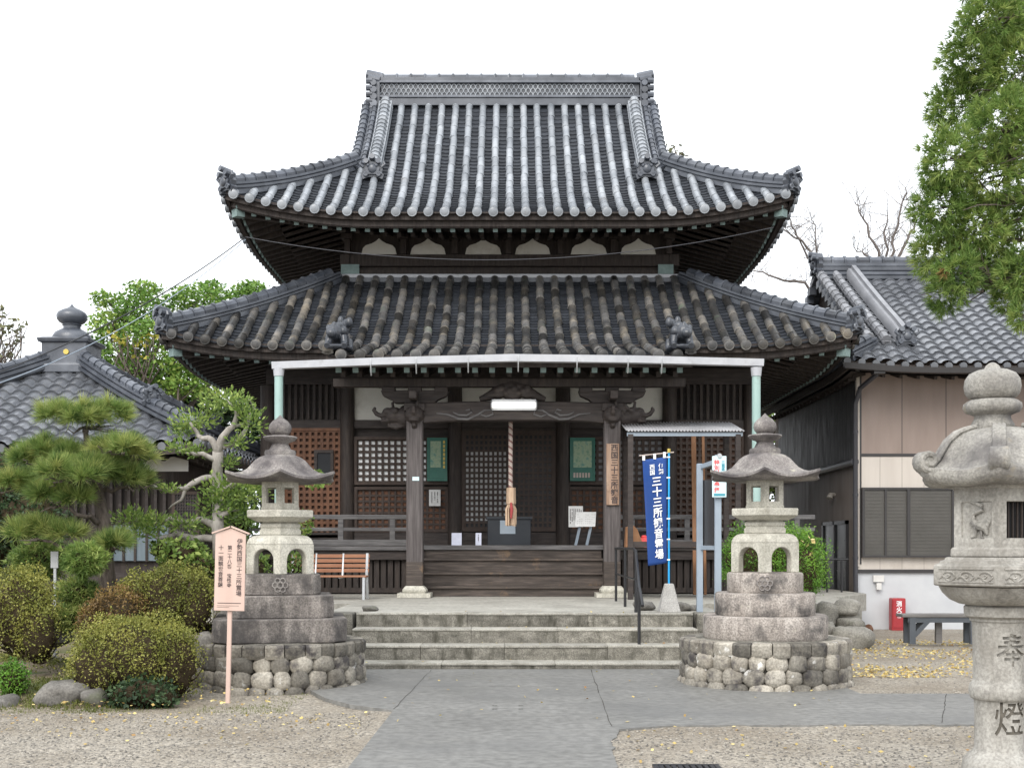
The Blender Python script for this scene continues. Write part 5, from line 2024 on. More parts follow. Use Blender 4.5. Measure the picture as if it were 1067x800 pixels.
# ------------------------------------------------------------------ handrail
hr = thing('handrail', (1.72, 16.6, .64), 'black pipe handrail running down the right side of the stone steps', 'handrail')
g = MB()
tp = [(1.76, 20.4, 1.53), (1.74, 17.2, 1.53), (1.72, 16.7, 1.50), (1.69, 15.95, 1.02), (1.67, 15.42, .86), (1.67, 15.35, .80)]
g.tube(tp, .022, 8)
g.tube([(1.76, 20.4, 1.10), (1.73, 16.75, 1.10), (1.69, 15.95, .72)], .015, 8)
g.build('rail', 'black', hr)
for (x, y, z0, z1) in ((1.76, 20.3, .64, 1.53), (1.735, 18.4, .64, 1.53), (1.73, 16.75, .64, 1.51), (1.685, 15.9, .26, 1.02)):
    g = MB()
    g.tube([(x, y, z0), (x, y, z1)], .022, 8)
    g.build('rail_post', 'black', hr)

# ------------------------------------------------------------------ blue-grey pipe frame with plate
g0 = thing('sign_frame', (PX(729, 16.9), 16.9, .64), 'blue grey square steel frame holding a narrow cyan plate with red writing', 'sign')
fx, fx2 = PX(729, 16.9), PX(748, 16.2)
g = MB()
g.box(fx - .042, fx + .042, 16.86, 16.94, .64, PZ(483, 16.9))
g.build('frame_post', 'steel_blue', g0, smooth=False, bevel=.006)
g = MB()
g.box(fx2 - .042, fx2 + .042, 16.16, 16.24, 0, PZ(474, 16.2))
p2 = g.build('frame_post', 'steel_blue', g0, smooth=False, bevel=.006)
g = MB()
g.beam((fx + .03, 16.88, PZ(486, 16.88)), (fx2, 16.22, PZ(480.5, 16.22)), .05, .06)
g.build('cross_bar', 'steel_blue', g0, smooth=False)
g = MB()
g.beam((fx + .03, 16.88, 1.545), (fx2, 16.22, 1.545), .05, .06)
g.build('cross_bar', 'steel_blue', g0, smooth=False)
g = MB()
g.add([(fx + .05, 16.93, 1.58), (fx2 - .05, 16.27, 1.58), (fx2 - .05, 16.27, PZ(500, 16.27)), (fx + .05, 16.93, PZ(500, 16.93))], [(0, 1, 2, 3)])
pm = g.build('mesh_screen', 'dark_metal', g0, smooth=False)
md = pm.modifiers.new('thick', 'SOLIDIFY')
md.thickness = .012
g = MB()
pz0, pz1 = PZ(518, 16.1), PZ(475, 16.1)
px0, px1 = PX(742.3, 16.1), PX(757, 16.1)
g.box(px0, px1, 16.10, 16.13, pz0, pz1)
plate = g.build('plate', 'cyan_sign', g0, smooth=False, bevel=.006)
xc = (px0 + px1) / 2
text_mesh('lettering', vert('特別門'), .075, 'red', plate, (xc - .035, 16.098, pz1 - .055), bold=.002, line=1.0)
text_mesh('lettering', vert('参拝'), .075, 'red', plate, (xc - .035, 16.098, pz1 - .35), bold=.002, line=1.0)
text_mesh('lettering', vert('三重県四日市'), .05, 'cyan_ink', plate, (xc + .05, 16.098, pz1 - .06), bold=.001, line=.95)
g = MB()
g.box(px0 + .02, px1 - .02, 16.096, 16.099, pz0 + .02, pz0 + .05)
g.build('plate_band', 'cyan_ink', plate, smooth=False)
g = MB()
g.tube([(xc, 16.08, pz1 + .005), (xc, 16.16, pz1 + .005)], .03, 10)
g.build('bolt', 'steel', plate)

# ------------------------------------------------------------------ gutter before the porch eave
GD = 20.75
gt = thing('rain_gutter', (0, GD, .64), 'long pale metal rain gutter under the porch eave on two pale green downpipes', 'gutter')
gp = [(PX(284, GD), GD, PZ(381.5, GD)), (PX(400, GD), GD, PZ(377, GD)), (PX(533, GD), GD, PZ(373.5, GD)), (PX(660, GD), GD, PZ(375, GD)), (PX(795, GD), GD, PZ(378.5, GD))]
g = MB()
g.sweep(gp, [(-.075, -.055), (.075, -.055), (.09, .065), (.075, .065), (.062, -.035), (-.062, -.035), (-.075, .065), (-.09, .065)])
gu = g.build('gutter', 'gutter', gt, smooth=False)
for px, y in ((387, 378), (434, 376), (488, 375), (540, 374), (601, 375), (654, 375.5), (689, 376)):
    g = MB()
    x, z = PX(px, GD), PZ(y, GD)
    g.tube([(x, GD - .085, z + .05), (x, GD - .087, z - .09), (x, GD - .04, z - .20), (x, GD - .02, z - .22)], .011, 6)
    g.build('gutter_hook', 'steel', gt)
for px in (290.5, 788):
    x = PX(px, GD)
    g = MB()
    g.tube([(x, GD, .64), (x, GD, PZ(386, GD))], .075, 14)
    dp = g.build('downpipe', 'copper_pipe', gt)
    g = MB()
    g.tube([(x, GD, PZ(392, GD)), (x, GD, PZ(383, GD))], [.085, .10], 14)
    g.build('funnel', 'gutter', dp)

# ------------------------------------------------------------------ corrugated shelter
SD0, SD1 = 20.9, 22.2
sh_ = thing('shelter', (3.0, 21.5, .64), 'small lean-to with a grey corrugated sheet roof right of the porch', 'shelter')
g = MB()
n = 180
xa, xb = 1.99, 4.05
za, zb_ = PZ(448.5, SD0), PZ(440, SD1)
vs = []
for k in range(2):
    for i in range(n + 1):
        x = xa + (xb - xa) * i / n
        vs.append((x, SD0 if k == 0 else SD1, (za if k == 0 else zb_) + .014 * math.sin(2 * math.pi * i / 5)))
g.add(vs, [(i, i + 1, n + 2 + i, n + 1 + i) for i in range(n)])
rf_ = g.build('corrugated_roof', 'corrugated', sh_, angle=180)
md = rf_.modifiers.new('thick', 'SOLIDIFY')
md.thickness = .008
g = MB()
g.box(xa + .02, xb - .02, SD0 + .05, SD0 + .11, za - .09, za - .025)
g.build('front_rail', 'steel_blue', sh_, smooth=False)
g = MB()
g.box(xa + .02, xb - .02, SD1 - .11, SD1 - .05, zb_ - .09, zb_ - .025)
g.build('rear_rail', 'wood_dark', sh_, smooth=False)
for x, y, zz in ((xa + .08, SD0 + .08, za - .06), (xb - .1, SD0 + .08, za - .06), (xa + .10, SD1 - .08, zb_ - .06), (xb - .1, SD1 - .08, zb_ - .06)):
    g = MB()
    g.box(x - .045, x + .045, y - .045, y + .045, .64, zz)
    g.build('shelter_post', 'wood_beam', sh_, smooth=False)
g = MB()
g.beam((xa + .08, SD0 + .08, 1.60), (xb - .1, SD0 + .08, 1.60), .05, .10)
g.build('shelf_rail', 'wood_beam', sh_, smooth=False)
g = MB()
g.box(xa + .05, xb - .06, SD0 + .1, SD1 - .05, 1.50, 1.545)
g.build('shelf', 'wood_beam', sh_, smooth=False)
# things on the shelf
wz = 1.547
g = MB()
xw = PX(661, 21.3)
g.prism([(xw - .16, wz), (xw + .17, wz), (xw + .05, wz + .32), (xw - .03, wz + .40), (xw - .14, wz + .36)], 21.25, 21.55)
tag(g.build('wooden_stand', 'wood_orange', loc=(xw, 21.4, wz), smooth=False, bevel=.008), 'slanted orange brown wooden stand on the shelter shelf left of the banner', 'wooden stand')
g = MB()
g.box(PX(671, 21.5) - .08, PX(671, 21.5) + .08, 21.35, 21.6, wz, wz + .17)
g.lathe([(.05, wz + .17), (.06, wz + .2), (.02, wz + .22)], 12, (PX(671, 21.5), 21.47))
tag(g.build('box', 'red', loc=(PX(671, 21.5), 21.47, wz), smooth=False), 'small red box half hidden behind the banner edge on the shelter shelf', 'box')
for i, (px, pw, lab) in enumerate(((724, .09, 'wide orange brown plank standing upright behind the banner'), (734, .05, 'narrow orange brown plank standing upright just left of the blue grey frame'))):
    g = MB()
    x = PX(px, 22.6)
    g.beam((x, 22.5, .66), (x + .02, 22.9, PZ(452, 22.7)), pw, .03, (0, 1, 0))
    tag(g.build('plank', 'wood_orange', loc=(x, 22.5, .66), smooth=False), lab, 'plank', 'upright planks')
# weathered name plank on the right porch post
pxp = PX(638.5, 21.72)
g = MB()
g.box(pxp - .115, pxp + .115, 21.70, 21.735, PZ(526, 21.7), PZ(462, 21.7))
np_ = tag(g.build('name_plank', 'wood_weather' if 'wood_weather' in M else 'wood_sign', loc=(pxp, 21.72, PZ(526, 21.7)), smooth=False, bevel=.006),
          'weathered brown plank with black characters fixed to the right porch post', 'wooden plaque')
text_mesh('lettering', vert('西国三十三所観音'), .135, 'ink', np_, (pxp + .03, 21.698, PZ(463, 21.7)), bold=.003, line=1.0)

# ------------------------------------------------------------------ benches
b1d = 21.0
xl, xr = PX(300, b1d), PX(383, b1d)
be = thing('slatted_bench', ((xl + xr) / 2, b1d, .64), 'orange brown slatted wooden bench with silver frame on the terrace left of the porch', 'bench')
for k in range(4):
    g = MB()
    z = .64 + .50 + k * .085
    y = b1d + .22 + k * .028
    g.beam((xl, y, z), (xr, y, z), .022, .062)
    g.build('back_slat', 'wood_bench', be, smooth=False, bevel=.005)
for k in range(4):
    g = MB()
    y = b1d - .20 + k * .10
    g.beam((xl, y, .64 + .405), (xr, y, .64 + .405), .085, .028)
    g.build('seat_slat', 'wood_bench', be, smooth=False, bevel=.005)
for x in (xl + .04, xr - .04):
    g = MB()
    g.tube([(x, b1d - .24, .64), (x, b1d - .22, .64 + .38), (x, b1d + .12, .64 + .375)], .028, 8)
    g.tube([(x, b1d + .30, .64), (x, b1d + .20, .64 + .40), (x, b1d + .31, .64 + .80)], .028, 8)
    g.build('leg', 'steel', be)
for x in (xl + .45, xl + .93):
    g = MB()
    g.tube([(x, b1d - .2, .64 + .385), (x, b1d + .18, .64 + .385), (x, b1d + .205, .64 + .46), (x, b1d + .31, .64 + .80)], .018, 8)
    g.build('bracket', 'steel', be)

b2d = 19.6
xl, xr = PX(937, b2d), PX(1030, b2d)
be = thing('garden_bench', ((xl + xr) / 2, b2d, 0), 'backless slate blue trestle bench with a grey top beside the red box', 'bench')
g = MB()
g.box(xl, xr, b2d - .16, b2d + .18, .415, .465)
g.build('seat', 'bench_top', be, smooth=False, bevel=.008)
g = MB()
g.box(xl + .1, xr - .1, b2d - .14, b2d - .10, .33, .414)
g.build('apron', 'bench_blue', be, smooth=False)
for x, s_ in ((xl + .17, 1), (xr - .30, 1)):
    for y in (b2d - .12, b2d + .14):
        g = MB()
        g.box(x - .05, x + .05, y - .035, y + .035, -.02, .41)
        g.beam((x + .04, y, .12), (x + .30, y, .40), .045, .07)
        g.build('leg', 'bench_blue', be, smooth=False, bevel=.004)
g = MB()
g.box(xl + .62, xl + .72, b2d + .05, b2d + .12, -.02, .41)
g.build('leg', 'bench_top', be, smooth=False)

# ------------------------------------------------------------------ things at the porch
# fluorescent lamp
LY = YP - .13
lx0, lx1 = PX(513, LY), PX(558, LY)
lz0, lz1 = PZ(427, LY), PZ(418, LY)
lp = thing('ceiling_lamp', ((lx0 + lx1) / 2, LY, lz0), 'lit fluorescent tube lamp fixed to the middle of the porch beam', 'lamp')
g = MB()
g.box(lx0 - .01, lx1 + .01, LY - .035, LY + .0, lz0 - .01, lz1 + .03)
g.build('housing', 'gutter', lp, smooth=False)
g = MB()
g.tube([(lx0 + .0, LY - .085, (lz0 + lz1) / 2), (lx1, LY - .085, (lz0 + lz1) / 2)], .048, 14)
g.build('tube', 'lamp', lp)
for x in (lx0 - .012, lx1 + .012):
    g = MB()
    g.tube([(x - .012, LY - .07, (lz0 + lz1) / 2), (x + .012, LY - .07, (lz0 + lz1) / 2)], .075, 12)
    g.build('end_cap', 'gutter', lp)
# bell rope
RD = 22.3
rx = PX(532, RD)
ro = thing('bell_rope', (rx, RD, 2.0), 'twisted red and white bell rope with a straw tassel hanging before the door', 'rope')
zt_, zb_ = PZ(438, RD), PZ(508, RD)
for nm, ph, m_ in (('rope_strand', 0, 'rope_w'), ('rope_strand', 2.09, 'rope_r'), ('rope_strand', 4.19, 'rope_w')):
    g = MB()
    g.tube([(rx + .021 * math.cos(ph + i * .8), RD + .021 * math.sin(ph + i * .8), zt_ + .15 + (zb_ - zt_ - .15) * i / 90) for i in range(91)], .022, 7)
    g.build(nm, m_, ro)
g = MB()
g.tube([(rx + .01, RD, PZ(508, RD)), (rx + .01, RD, PZ(525, RD))], [.085, .09], 6)
g.build('wooden_sleeve', 'tassel', ro, smooth=False)
g = MB()
tz0, tz1 = PZ(525, RD), PZ(547, RD)
for k in range(46):
    a, q = random.uniform(0, 6.28), random.uniform(.03, .085)
    g.tube([(rx + .01 + .06 * math.cos(a) * q / .085, RD + .06 * math.sin(a), tz0), (rx + .01 + q * 1.3 * math.cos(a), RD + q * 1.2 * math.sin(a), tz0 - .10), (rx + .01 + q * 1.25 * math.cos(a), RD + q * math.sin(a), tz1 + random.uniform(-.02, .02))], .013, 5, random.random())
g.build('tassel', 'tassel', ro)
g = MB()
g.tube([(rx + .01, RD - .09, tz0 + .02), (rx + .02, RD - .13, tz0 - .10), (rx + .01, RD - .13, tz0 - .27)], [.02, .032, .018], 8)
g.build('red_cord', 'cord_red', ro)
# offering box
OD = 23.45
g = MB()
x0, x1 = PX(508, OD), PX(553, OD)
z1 = PZ(538, OD)
g.box(x0, x1, OD, OD + .5, FZ, z1 - .05)
ob = thing('offering_box', ((x0 + x1) / 2, OD + .25, FZ), 'dark navy wooden offering box on the porch floor under the bell rope', 'offering box')
g.build('box', 'navy_box', ob, smooth=False, bevel=.01)
g = MB()
frame(g, x0 - .03, x1 + .03, OD - .03, OD + .53, 0, 1, .05)
vs = [(a, c, z1 - .05 + .05 * b) for a, b, c in g.v]
g.v = vs
g.build('rim', 'navy_box', ob, smooth=False)
g = MB()
for i in range(8):
    x = x0 + .05 + (x1 - x0 - .1) * (i + .5) / 8
    g.box(x - .025, x + .025, OD + .02, OD + .48, z1 - .035, z1 - .01)
g.build('grille', 'navy_box', ob, smooth=False)
g = MB()
xm = PX(529, OD)
g.box(xm - .15, xm + .15, OD - .012, OD - .001, PZ(556, OD), PZ(542, OD))
g.build('front_label', 'steel_blue', ob, smooth=False)


def sheet(name, px0, px1, py0, py1, d, m_, label, cat, lean=0.0, group=None, lines=0):
    x0, x1, z0, z1 = PX(px0, d), PX(px1, d), PZ(py1, d), PZ(py0, d)
    g = MB()
    g.add([(x0, d, z0), (x1, d, z0), (x1, d + lean, z1), (x0, d + lean, z1), (x0, d + .012, z0), (x1, d + .012, z0), (x1, d + .012 + lean, z1), (x0, d + .012 + lean, z1)],
          [(0, 1, 2, 3), (5, 4, 7, 6), (1, 5, 6, 2), (4, 0, 3, 7), (3, 2, 6, 7), (0, 4, 5, 1)])
    o = tag(g.build(name, m_, loc=((x0 + x1) / 2, d, z0), smooth=False), label, cat, group)
    if lines:
        g = MB()
        rnd = random.Random(int(px0))
        for k in range(lines):
            x = x1 - (x1 - x0) * (k + 1) / (lines + 1)
            zb_ = z0 + (z1 - z0) * rnd.uniform(.12, .35)
            za_ = z1 - (z1 - z0) * .14
            n_ = 14
            for q in range(n_):
                zz = za_ + (zb_ - za_) * q / n_
                if rnd.random() < .85:
                    f_ = (zz - z0) / (z1 - z0)
                    g.box(x - .009, x + .009, d - .003 + lean * f_, d - .001 + lean * f_, zz - (za_ - zb_) / n_ * .7, zz)
        g.build('writing', 'ink', o, smooth=False)
    return o


M['board_white'] = plain('white_board', (0.66, 0.66, 0.65), 0.6)
M['paper_blue'] = plain('pale_sheet', (0.60, 0.62, 0.74), 0.6)
sheet('paper_notice', 447, 459, 510, 527, YW - .07, 'board_white', 'white paper notice on the brown lattice left of the doors', 'notice', lines=3)
sheet('paper_sign', 470.5, 481, 555, 568, 23.2, 'paper_blue', 'pale square sheet standing on the porch edge at the foot of a column', 'paper sign', .03, 'papers standing on the porch edge', lines=0)
sheet('paper_sign', 495.5, 501.5, 555, 568, 23.2, 'paper_blue', 'narrow white sheet standing on the porch edge left of the offering box', 'paper sign', .03, 'papers standing on the porch edge', lines=1)
sheet('framed_board', 592.5, 607.5, 527, 549, 23.6, 'board_white', 'upright white framed board behind the white board on legs', 'board', .04, 'white boards on the porch', lines=7)
fl_ = thing('easel_board', (PX(610, 23.3), 23.3, FZ), 'tilted white board with writing on two grey legs at the right of the porch', 'board', 'white boards on the porch')
d = 23.3
x0, x1, z0, z1 = PX(599.5, d), PX(620.5, d), PZ(548.5, d), PZ(533, d)
g = MB()
g.add([(x0 - .01, d - .06, z0), (x1 - .01, d - .06, z0), (x1 + .02, d + .1, z1), (x0 + .02, d + .1, z1), (x0 - .01, d - .03, z0), (x1 - .01, d - .03, z0), (x1 + .02, d + .13, z1), (x0 + .02, d + .13, z1)],
      [(0, 1, 2, 3), (5, 4, 7, 6), (1, 5, 6, 2), (4, 0, 3, 7), (3, 2, 6, 7), (0, 4, 5, 1)])
bo = g.build('board', 'board_white', fl_, smooth=False)
g = MB()
for k in range(9):
    x = x1 - (x1 - x0) * (k + 1) / 10
    for q in range(5):
        f_ = .82 - .15 * q
        if random.random() < .8:
            g.box(x - .006 + .02 * f_, x + .006 + .02 * f_, d - .064 + .16 * f_, d - .061 + .16 * f_, z0 + (z1 - z0) * (f_ - .1), z0 + (z1 - z0) * f_)
g.build('writing', 'ink', bo, smooth=False)
for px in (602.5, 614):
    g = MB()
    g.beam((PX(px, d) - .05, d - .02, FZ), (PX(px + 3, d), d + .05, z0 + .1), .05, .03)
    g.build('leg', 'steel_blue', fl_, smooth=False)
# green plaques
for px0, px1, lab in ((445, 466, 'green plaque with a gilt strip on the wall left of the doors'), (594, 620, 'green framed plaque on the wall right of the doors')):
    d = YW - .10
    x0, x1, z0, z1 = PX(px0, d), PX(px1, d), PZ(501, d), PZ(456, d)
    t_ = thing('wall_plaque', ((x0 + x1) / 2, d, z0), lab, 'plaque', 'green plaques beside the doors')
    g = MB()
    frame(g, x0, x1, z0, z1, d - .02, d + .02, .035)
    g.build('plaque_frame', 'green_board', t_, smooth=False)
    g = MB()
    g.box(x0 + .03, x1 - .03, d - .005, d + .015, z0 + .03, z1 - .03)
    g.build('plaque_field', 'green_board', t_, smooth=False)
    g = MB()
    w_ = x1 - x0
    g.box(x0 + .07, x1 - (.13 if px0 < 500 else .07), d - .012, d - .006, z0 + .28, z1 - .07)
    g.build('print', 'green_print', t_, smooth=False)
    if px0 < 500:
        g = MB()
        for q in range(7):
            g.box(x1 - .085, x1 - .045, d - .012, d - .006, z1 - .12 - q * .085, z1 - .06 - q * .085)
        g.build('gilt_strip', 'gold', t_, smooth=False)
    else:
        g = MB()
        for q in range(6):
            g.box(x0 + .07 + q * .06, x0 + .11 + q * .06, d - .012, d - .006, z0 + .07, z0 + .17)
        g.build('gilt_strip', 'rope_w', t_, smooth=False)
g = MB()
g.box(PX(429.5, 21.7), PX(436.5, 21.7), 21.738, 21.748, PZ(500.5, 21.7), PZ(496.5, 21.7))
tag(g.build('label_tag', 'cyan_sign', loc=(PX(433, 21.7), 21.74, PZ(500.5, 21.7)), smooth=False), 'tiny pale blue label on the left porch post', 'label')

# ------------------------------------------------------------------ house on the right
HW_Y = 24.8
HW_X = PX(893, HW_Y)
rh = thing('house', (HW_X, HW_Y, 0), 'two-tone brown and cream house with a wavy grey tiled roof on the right', 'house')
g = MB()
g.box(HW_X, 20, HW_Y, 32.5, PZ(474, HW_Y), 5.45)
w1 = g.build('upper_siding', 'siding_brown', rh, smooth=False)
g = MB()
for i in range(12):
    x = HW_X + .02 + i * .91
    g.box(x - .006, x + .006, HW_Y - .003, HW_Y + .001, PZ(474, HW_Y) + .03, 5.35)
g.build('siding_joints', 'dark_metal', w1, smooth=False)
g = MB()
g.box(HW_X, 20, HW_Y, 32.5, PZ(595, HW_Y), PZ(474, HW_Y))
w2 = g.build('lower_siding', 'siding_cream', rh, smooth=False)
g = MB()
for i in range(26):
    x = HW_X + .02 + i * .455
    g.box(x - .003, x + .003, HW_Y - .002, HW_Y + .001, PZ(594, HW_Y), PZ(475, HW_Y))
g.build('siding_joints', 'siding_side', w2, smooth=False)
g = MB()
g.box(HW_X + .02, 20, HW_Y + .02, 32.4, -.3, PZ(595, HW_Y))
g.build('foundation', 'foundation', rh, smooth=False)
g = MB()
g.box(HW_X - .01, 20, HW_Y - .03, HW_Y + .02, PZ(596.5, HW_Y), PZ(593, HW_Y))
g.box(HW_X - .01, 20, HW_Y - .015, HW_Y + .02, PZ(475.5, HW_Y), PZ(472.5, HW_Y))
g.box(HW_X - .012, HW_X + .09, HW_Y - .012, HW_Y + .08, 1.2, 5.4)
g.build('wall_trim', 'dark_metal', rh, smooth=False)
g = MB()
g.box(HW_X - .014, HW_X + .05, HW_Y - .016, HW_Y + .3, 1.15, 5.4)
g.build('corner_trim', 'siding_cream', rh, smooth=False)
g = MB()
g.box(HW_X - .03, HW_X + .01, HW_Y + .08, 32, 3.3, 5.5)
sd_ = g.build('side_upper_siding', 'siding_dark', rh, smooth=False)
g = MB()
g.box(HW_X - .025, HW_X + .01, HW_Y + .08, 32, .2, 3.3)
g.build('side_lower_siding', 'siding_side', rh, smooth=False)
# side door with screen
g = MB()
dy0, dy1, dz0, dz1 = 25.3, 27.3, .62, 2.12
for (ya_, yb_, za_, zb_) in ((dy0, dy0 + .1, dz0, dz1), (dy1 - .1, dy1, dz0, dz1), (dy0, dy1, dz1 - .08, dz1), ((dy0 + dy1) / 2 - .05, (dy0 + dy1) / 2 + .05, dz0, dz1)):
    g.box(HW_X - .09, HW_X - .03, ya_, yb_, za_, zb_)
dr = g.build('side_door', 'black', rh, smooth=False)
g = MB()
g.box(HW_X - .055, HW_X - .035, dy0 + .1, dy1 - .1, dz0, dz1 - .08)
g.build('door_pane', 'glass_dark', dr, smooth=False)
g = MB()
g.tube([(HW_X - .03, 26.4, 2.70), (HW_X - .13, 26.36, 2.70), (HW_X - .16, 26.33, 2.62)], [.05, .06, .075], 10)
g.build('wall_light', 'bark_grey', rh)
# window shutters
wx0, wx1, wz0, wz1 = PX(897, HW_Y), PX(999, HW_Y), PZ(580.5, HW_Y), PZ(508, HW_Y)
g = MB()
frame(g, wx0, wx1, wz0, wz1, HW_Y - .12, HW_Y - .002, .045)
g.box(wx0 + .46, wx0 + .50, HW_Y - .115, HW_Y - .01, wz0 + .04, wz1 - .04)
g.box(wx0 + .92, wx0 + .98, HW_Y - .125, HW_Y - .01, wz0 + .04, wz1 - .04)
g.box(wx1 - .18, wx1 - .14, HW_Y - .115, HW_Y - .01, wz0 + .04, wz1 - .04)
wi = g.build('window', 'dark_metal', rh, smooth=False)
g = MB()
n = 46
for i in range(n):
    z = wz0 + .045 + (wz1 - wz0 - .09) * i / n
    h = (wz1 - wz0 - .09) / n
    g.box(wx0 + .04, wx1 - .04, HW_Y - .09 + .0, HW_Y - .07, z, z + h * .72)
g.box(wx0 + .04, wx1 - .04, HW_Y - .069, HW_Y - .06, wz0 + .045, wz1 - .045)
g.build('shutter', 'shutter', wi, smooth=False)
# drainpipes
g = MB()
px_ = HW_X - .06
g.tube([(px_ + .02, HW_Y - .10, -.15), (px_, HW_Y - .10, 1.0), (px_, HW_Y - .10, 4.5), (px_ + .05, HW_Y - .25, 4.8), (px_ + .22, HW_Y - .80, 5.0), (px_ + .22, HW_Y - .86, 5.12)], .05, 10)
for z in (1.3, 2.6, 3.9):
    g.tube([(px_ , HW_Y - .10, z), (px_, HW_Y - .10, z + .05)], .06, 10)
dpp = g.build('downpipe', 'pipe_dark', rh)
g = MB()
g.tube([(px_, HW_Y - .06, PZ(481, HW_Y)), (px_ - .03, 26.5, PZ(481, HW_Y) - .02), (px_ - .05, 31.5, PZ(481, HW_Y) - .04)], .085, 10)
g.build('branch_pipe', 'pipe_dark', dpp)
g = MB()
g.box(px_ + .12, px_ + .34, HW_Y - .98, HW_Y - .76, 5.0, 5.2)
g.build('rain_hopper', 'dark_metal', dpp, smooth=False)
g = MB()
xm = PX(915, HW_Y)
g.box(xm - .11, xm + .11, HW_Y - .05, HW_Y - .001, PZ(606, HW_Y), PZ(599, HW_Y))
g.box(xm - .05, xm + .05, HW_Y - .07, HW_Y - .001, PZ(614, HW_Y), PZ(607, HW_Y))
g.build('meter_box', 'plaster_grey', rh, smooth=False)
# roof
rr_ = Roof(13.1, 28.7, 6.44, 4.8, 5.20, 0.54, 0.009, 4.8, 0.62, 0.10, 2.0, 0.30)
g = MB()
rr_.flat_tiles('F', g, 0.25, 0.05, 6, wave=True)
rr_.flat_tiles('L', g, 0.235, 0.035, 4, wave=True)
rr_.flat_tiles('B', g, 0.6, 0.035, 2, wave=True)
pf = rr_.eave_path('F', .02, -.05)
for p in resample(pf, .29):
    g.tube([p + Vector((0, -.03, .0)), p + Vector((0, .05, .01))], .075, 9, random.random())
hrf = g.build('roof', 'tile_blue', rh, angle=30)
g = MB()
for sd in 'FL':
    g.sweep(rr_.eave_path(sd, .05, -.16), [(-.03, -.06), (.03, -.06), (.03, .10), (-.03, .10)])
    rr_.soffit(sd, g, 1.0)
    rr_.rafters(sd, g, None, 1.0, sp=.35, w=.06, h=.07)
g.build('eave_boards', 'wood_dark', rh, smooth=False)
g = MB()
ge = rr_.eave_path('F', -.06, -.13)
g.sweep(ge, [(-.06, -.05), (.06, -.05), (.075, .06), (.06, .06), (.05, -.035), (-.05, -.035), (-.06, .06), (-.075, .06)])
g.build('eave_gutter', 'dark_metal', rh, smooth=False)
zr2 = rr_.z('F', 0, 4.8)
g = MB()
ridge_tiles(g, [Vector((7.32, 28.7, zr2 - .1)), Vector((19, 28.7, zr2 - .1))], .42, .42, 4, .13, .3)
g.build('main_ridge', 'tile', hrf)
g = MB()
ridge_end(g, (7.28, 28.7, zr2 + .1), math.pi, .95)
g.build('ridge_end_tile', 'tile', hrf)
M['tile_smooth'] = mat('pale_ridge_tile', [(0.17, 0.175, 0.19), (0.25, 0.255, 0.27)], 2.0, 0.4, 0.05, 30, tint=.3)
for sy in (-1, 1):
    sd = 'F' if sy < 0 else 'B'
    sg = 1 if sy < 0 else -1
    g = MB()
    pts = [rr_.p(sd, sg * (8.12 - 13.1), .85 + 3.9 * i / 12, .05) for i in range(13)]
    g.sweep(pts, [(-.17, 0), (.17, 0), (.17, .12), (.12, .20), (-.12, .20), (-.17, .12)], .8)
    g.sweep(pts, [(-.06, .2), (.06, .2), (.05, .27), (-.05, .27)], .5)
    dr_ = g.build('descending_ridge', 'tile_smooth', hrf)
    g = MB()
    ridge_end(g, pts[0] + Vector((0, sy * .06, 0)), math.atan2(sy, 0), .75)
    g.build('ridge_end_tile', 'tile', dr_)
    for xo, rad in ((7.34, .10), (7.70, .085)):
        g = MB()
        pts = [rr_.p(sd, sg * (xo - 13.1), .75 + 4.0 * i / 12, .05) for i in range(13)]
        ridge_tiles(g, pts, .14, .06, 1, rad, .30)
        g.build('gable_verge', 'tile_smooth', hrf)
    g = MB()
    for i in range(15):
        q = rr_.p(sd, sg * (7.26 - 13.1), .75 + i * .26, .02)
        g.box(q.x - .06, q.x + .10, q.y - .11, q.y + .11, q.z - .12, q.z + .05, random.random())
    g.build('gable_edge_tiles', 'tile', hrf, smooth=False)
    g = MB()
    ridge_tiles(g, rr_.hip_path(-1, sy, t0=.05, t1=.75, dz=.03), .24, .14, 2, .09, drop=.1)
    hp_ = g.build('hip_ridge', 'tile', hrf)
g = MB()
g.add([(7.55, 24.9, 5.7), (7.55, 32.5, 5.7), (7.55, 28.7, zr2 - .1)], [(0, 1, 2)])
gw_ = g.build('gable_wall', 'wood_dark', rh, smooth=False)
md = gw_.modifiers.new('thick', 'SOLIDIFY')
md.thickness = .05
# hidden back gable keeps the roof closed when seen from the side
# railing before the side door
rg = thing('door_railing', (6.4, 24.4, .64), 'black metal railing in front of the side door of the brown house', 'railing')
g = MB()
g.tube([(PX(839, 24.4), 24.4, PZ(582.5, 24.4)), (PX(884, 24.4), 24.4, PZ(582.5, 24.4))], .022, 8)
g.build('rail', 'black', rg)
for px in (841, 862, 877):
    g = MB()
    g.tube([(PX(px, 24.4), 24.4, .62), (PX(px, 24.4), 24.4, PZ(582.5, 24.4))], .022, 8)
    g.build('rail_post', 'black', rg)
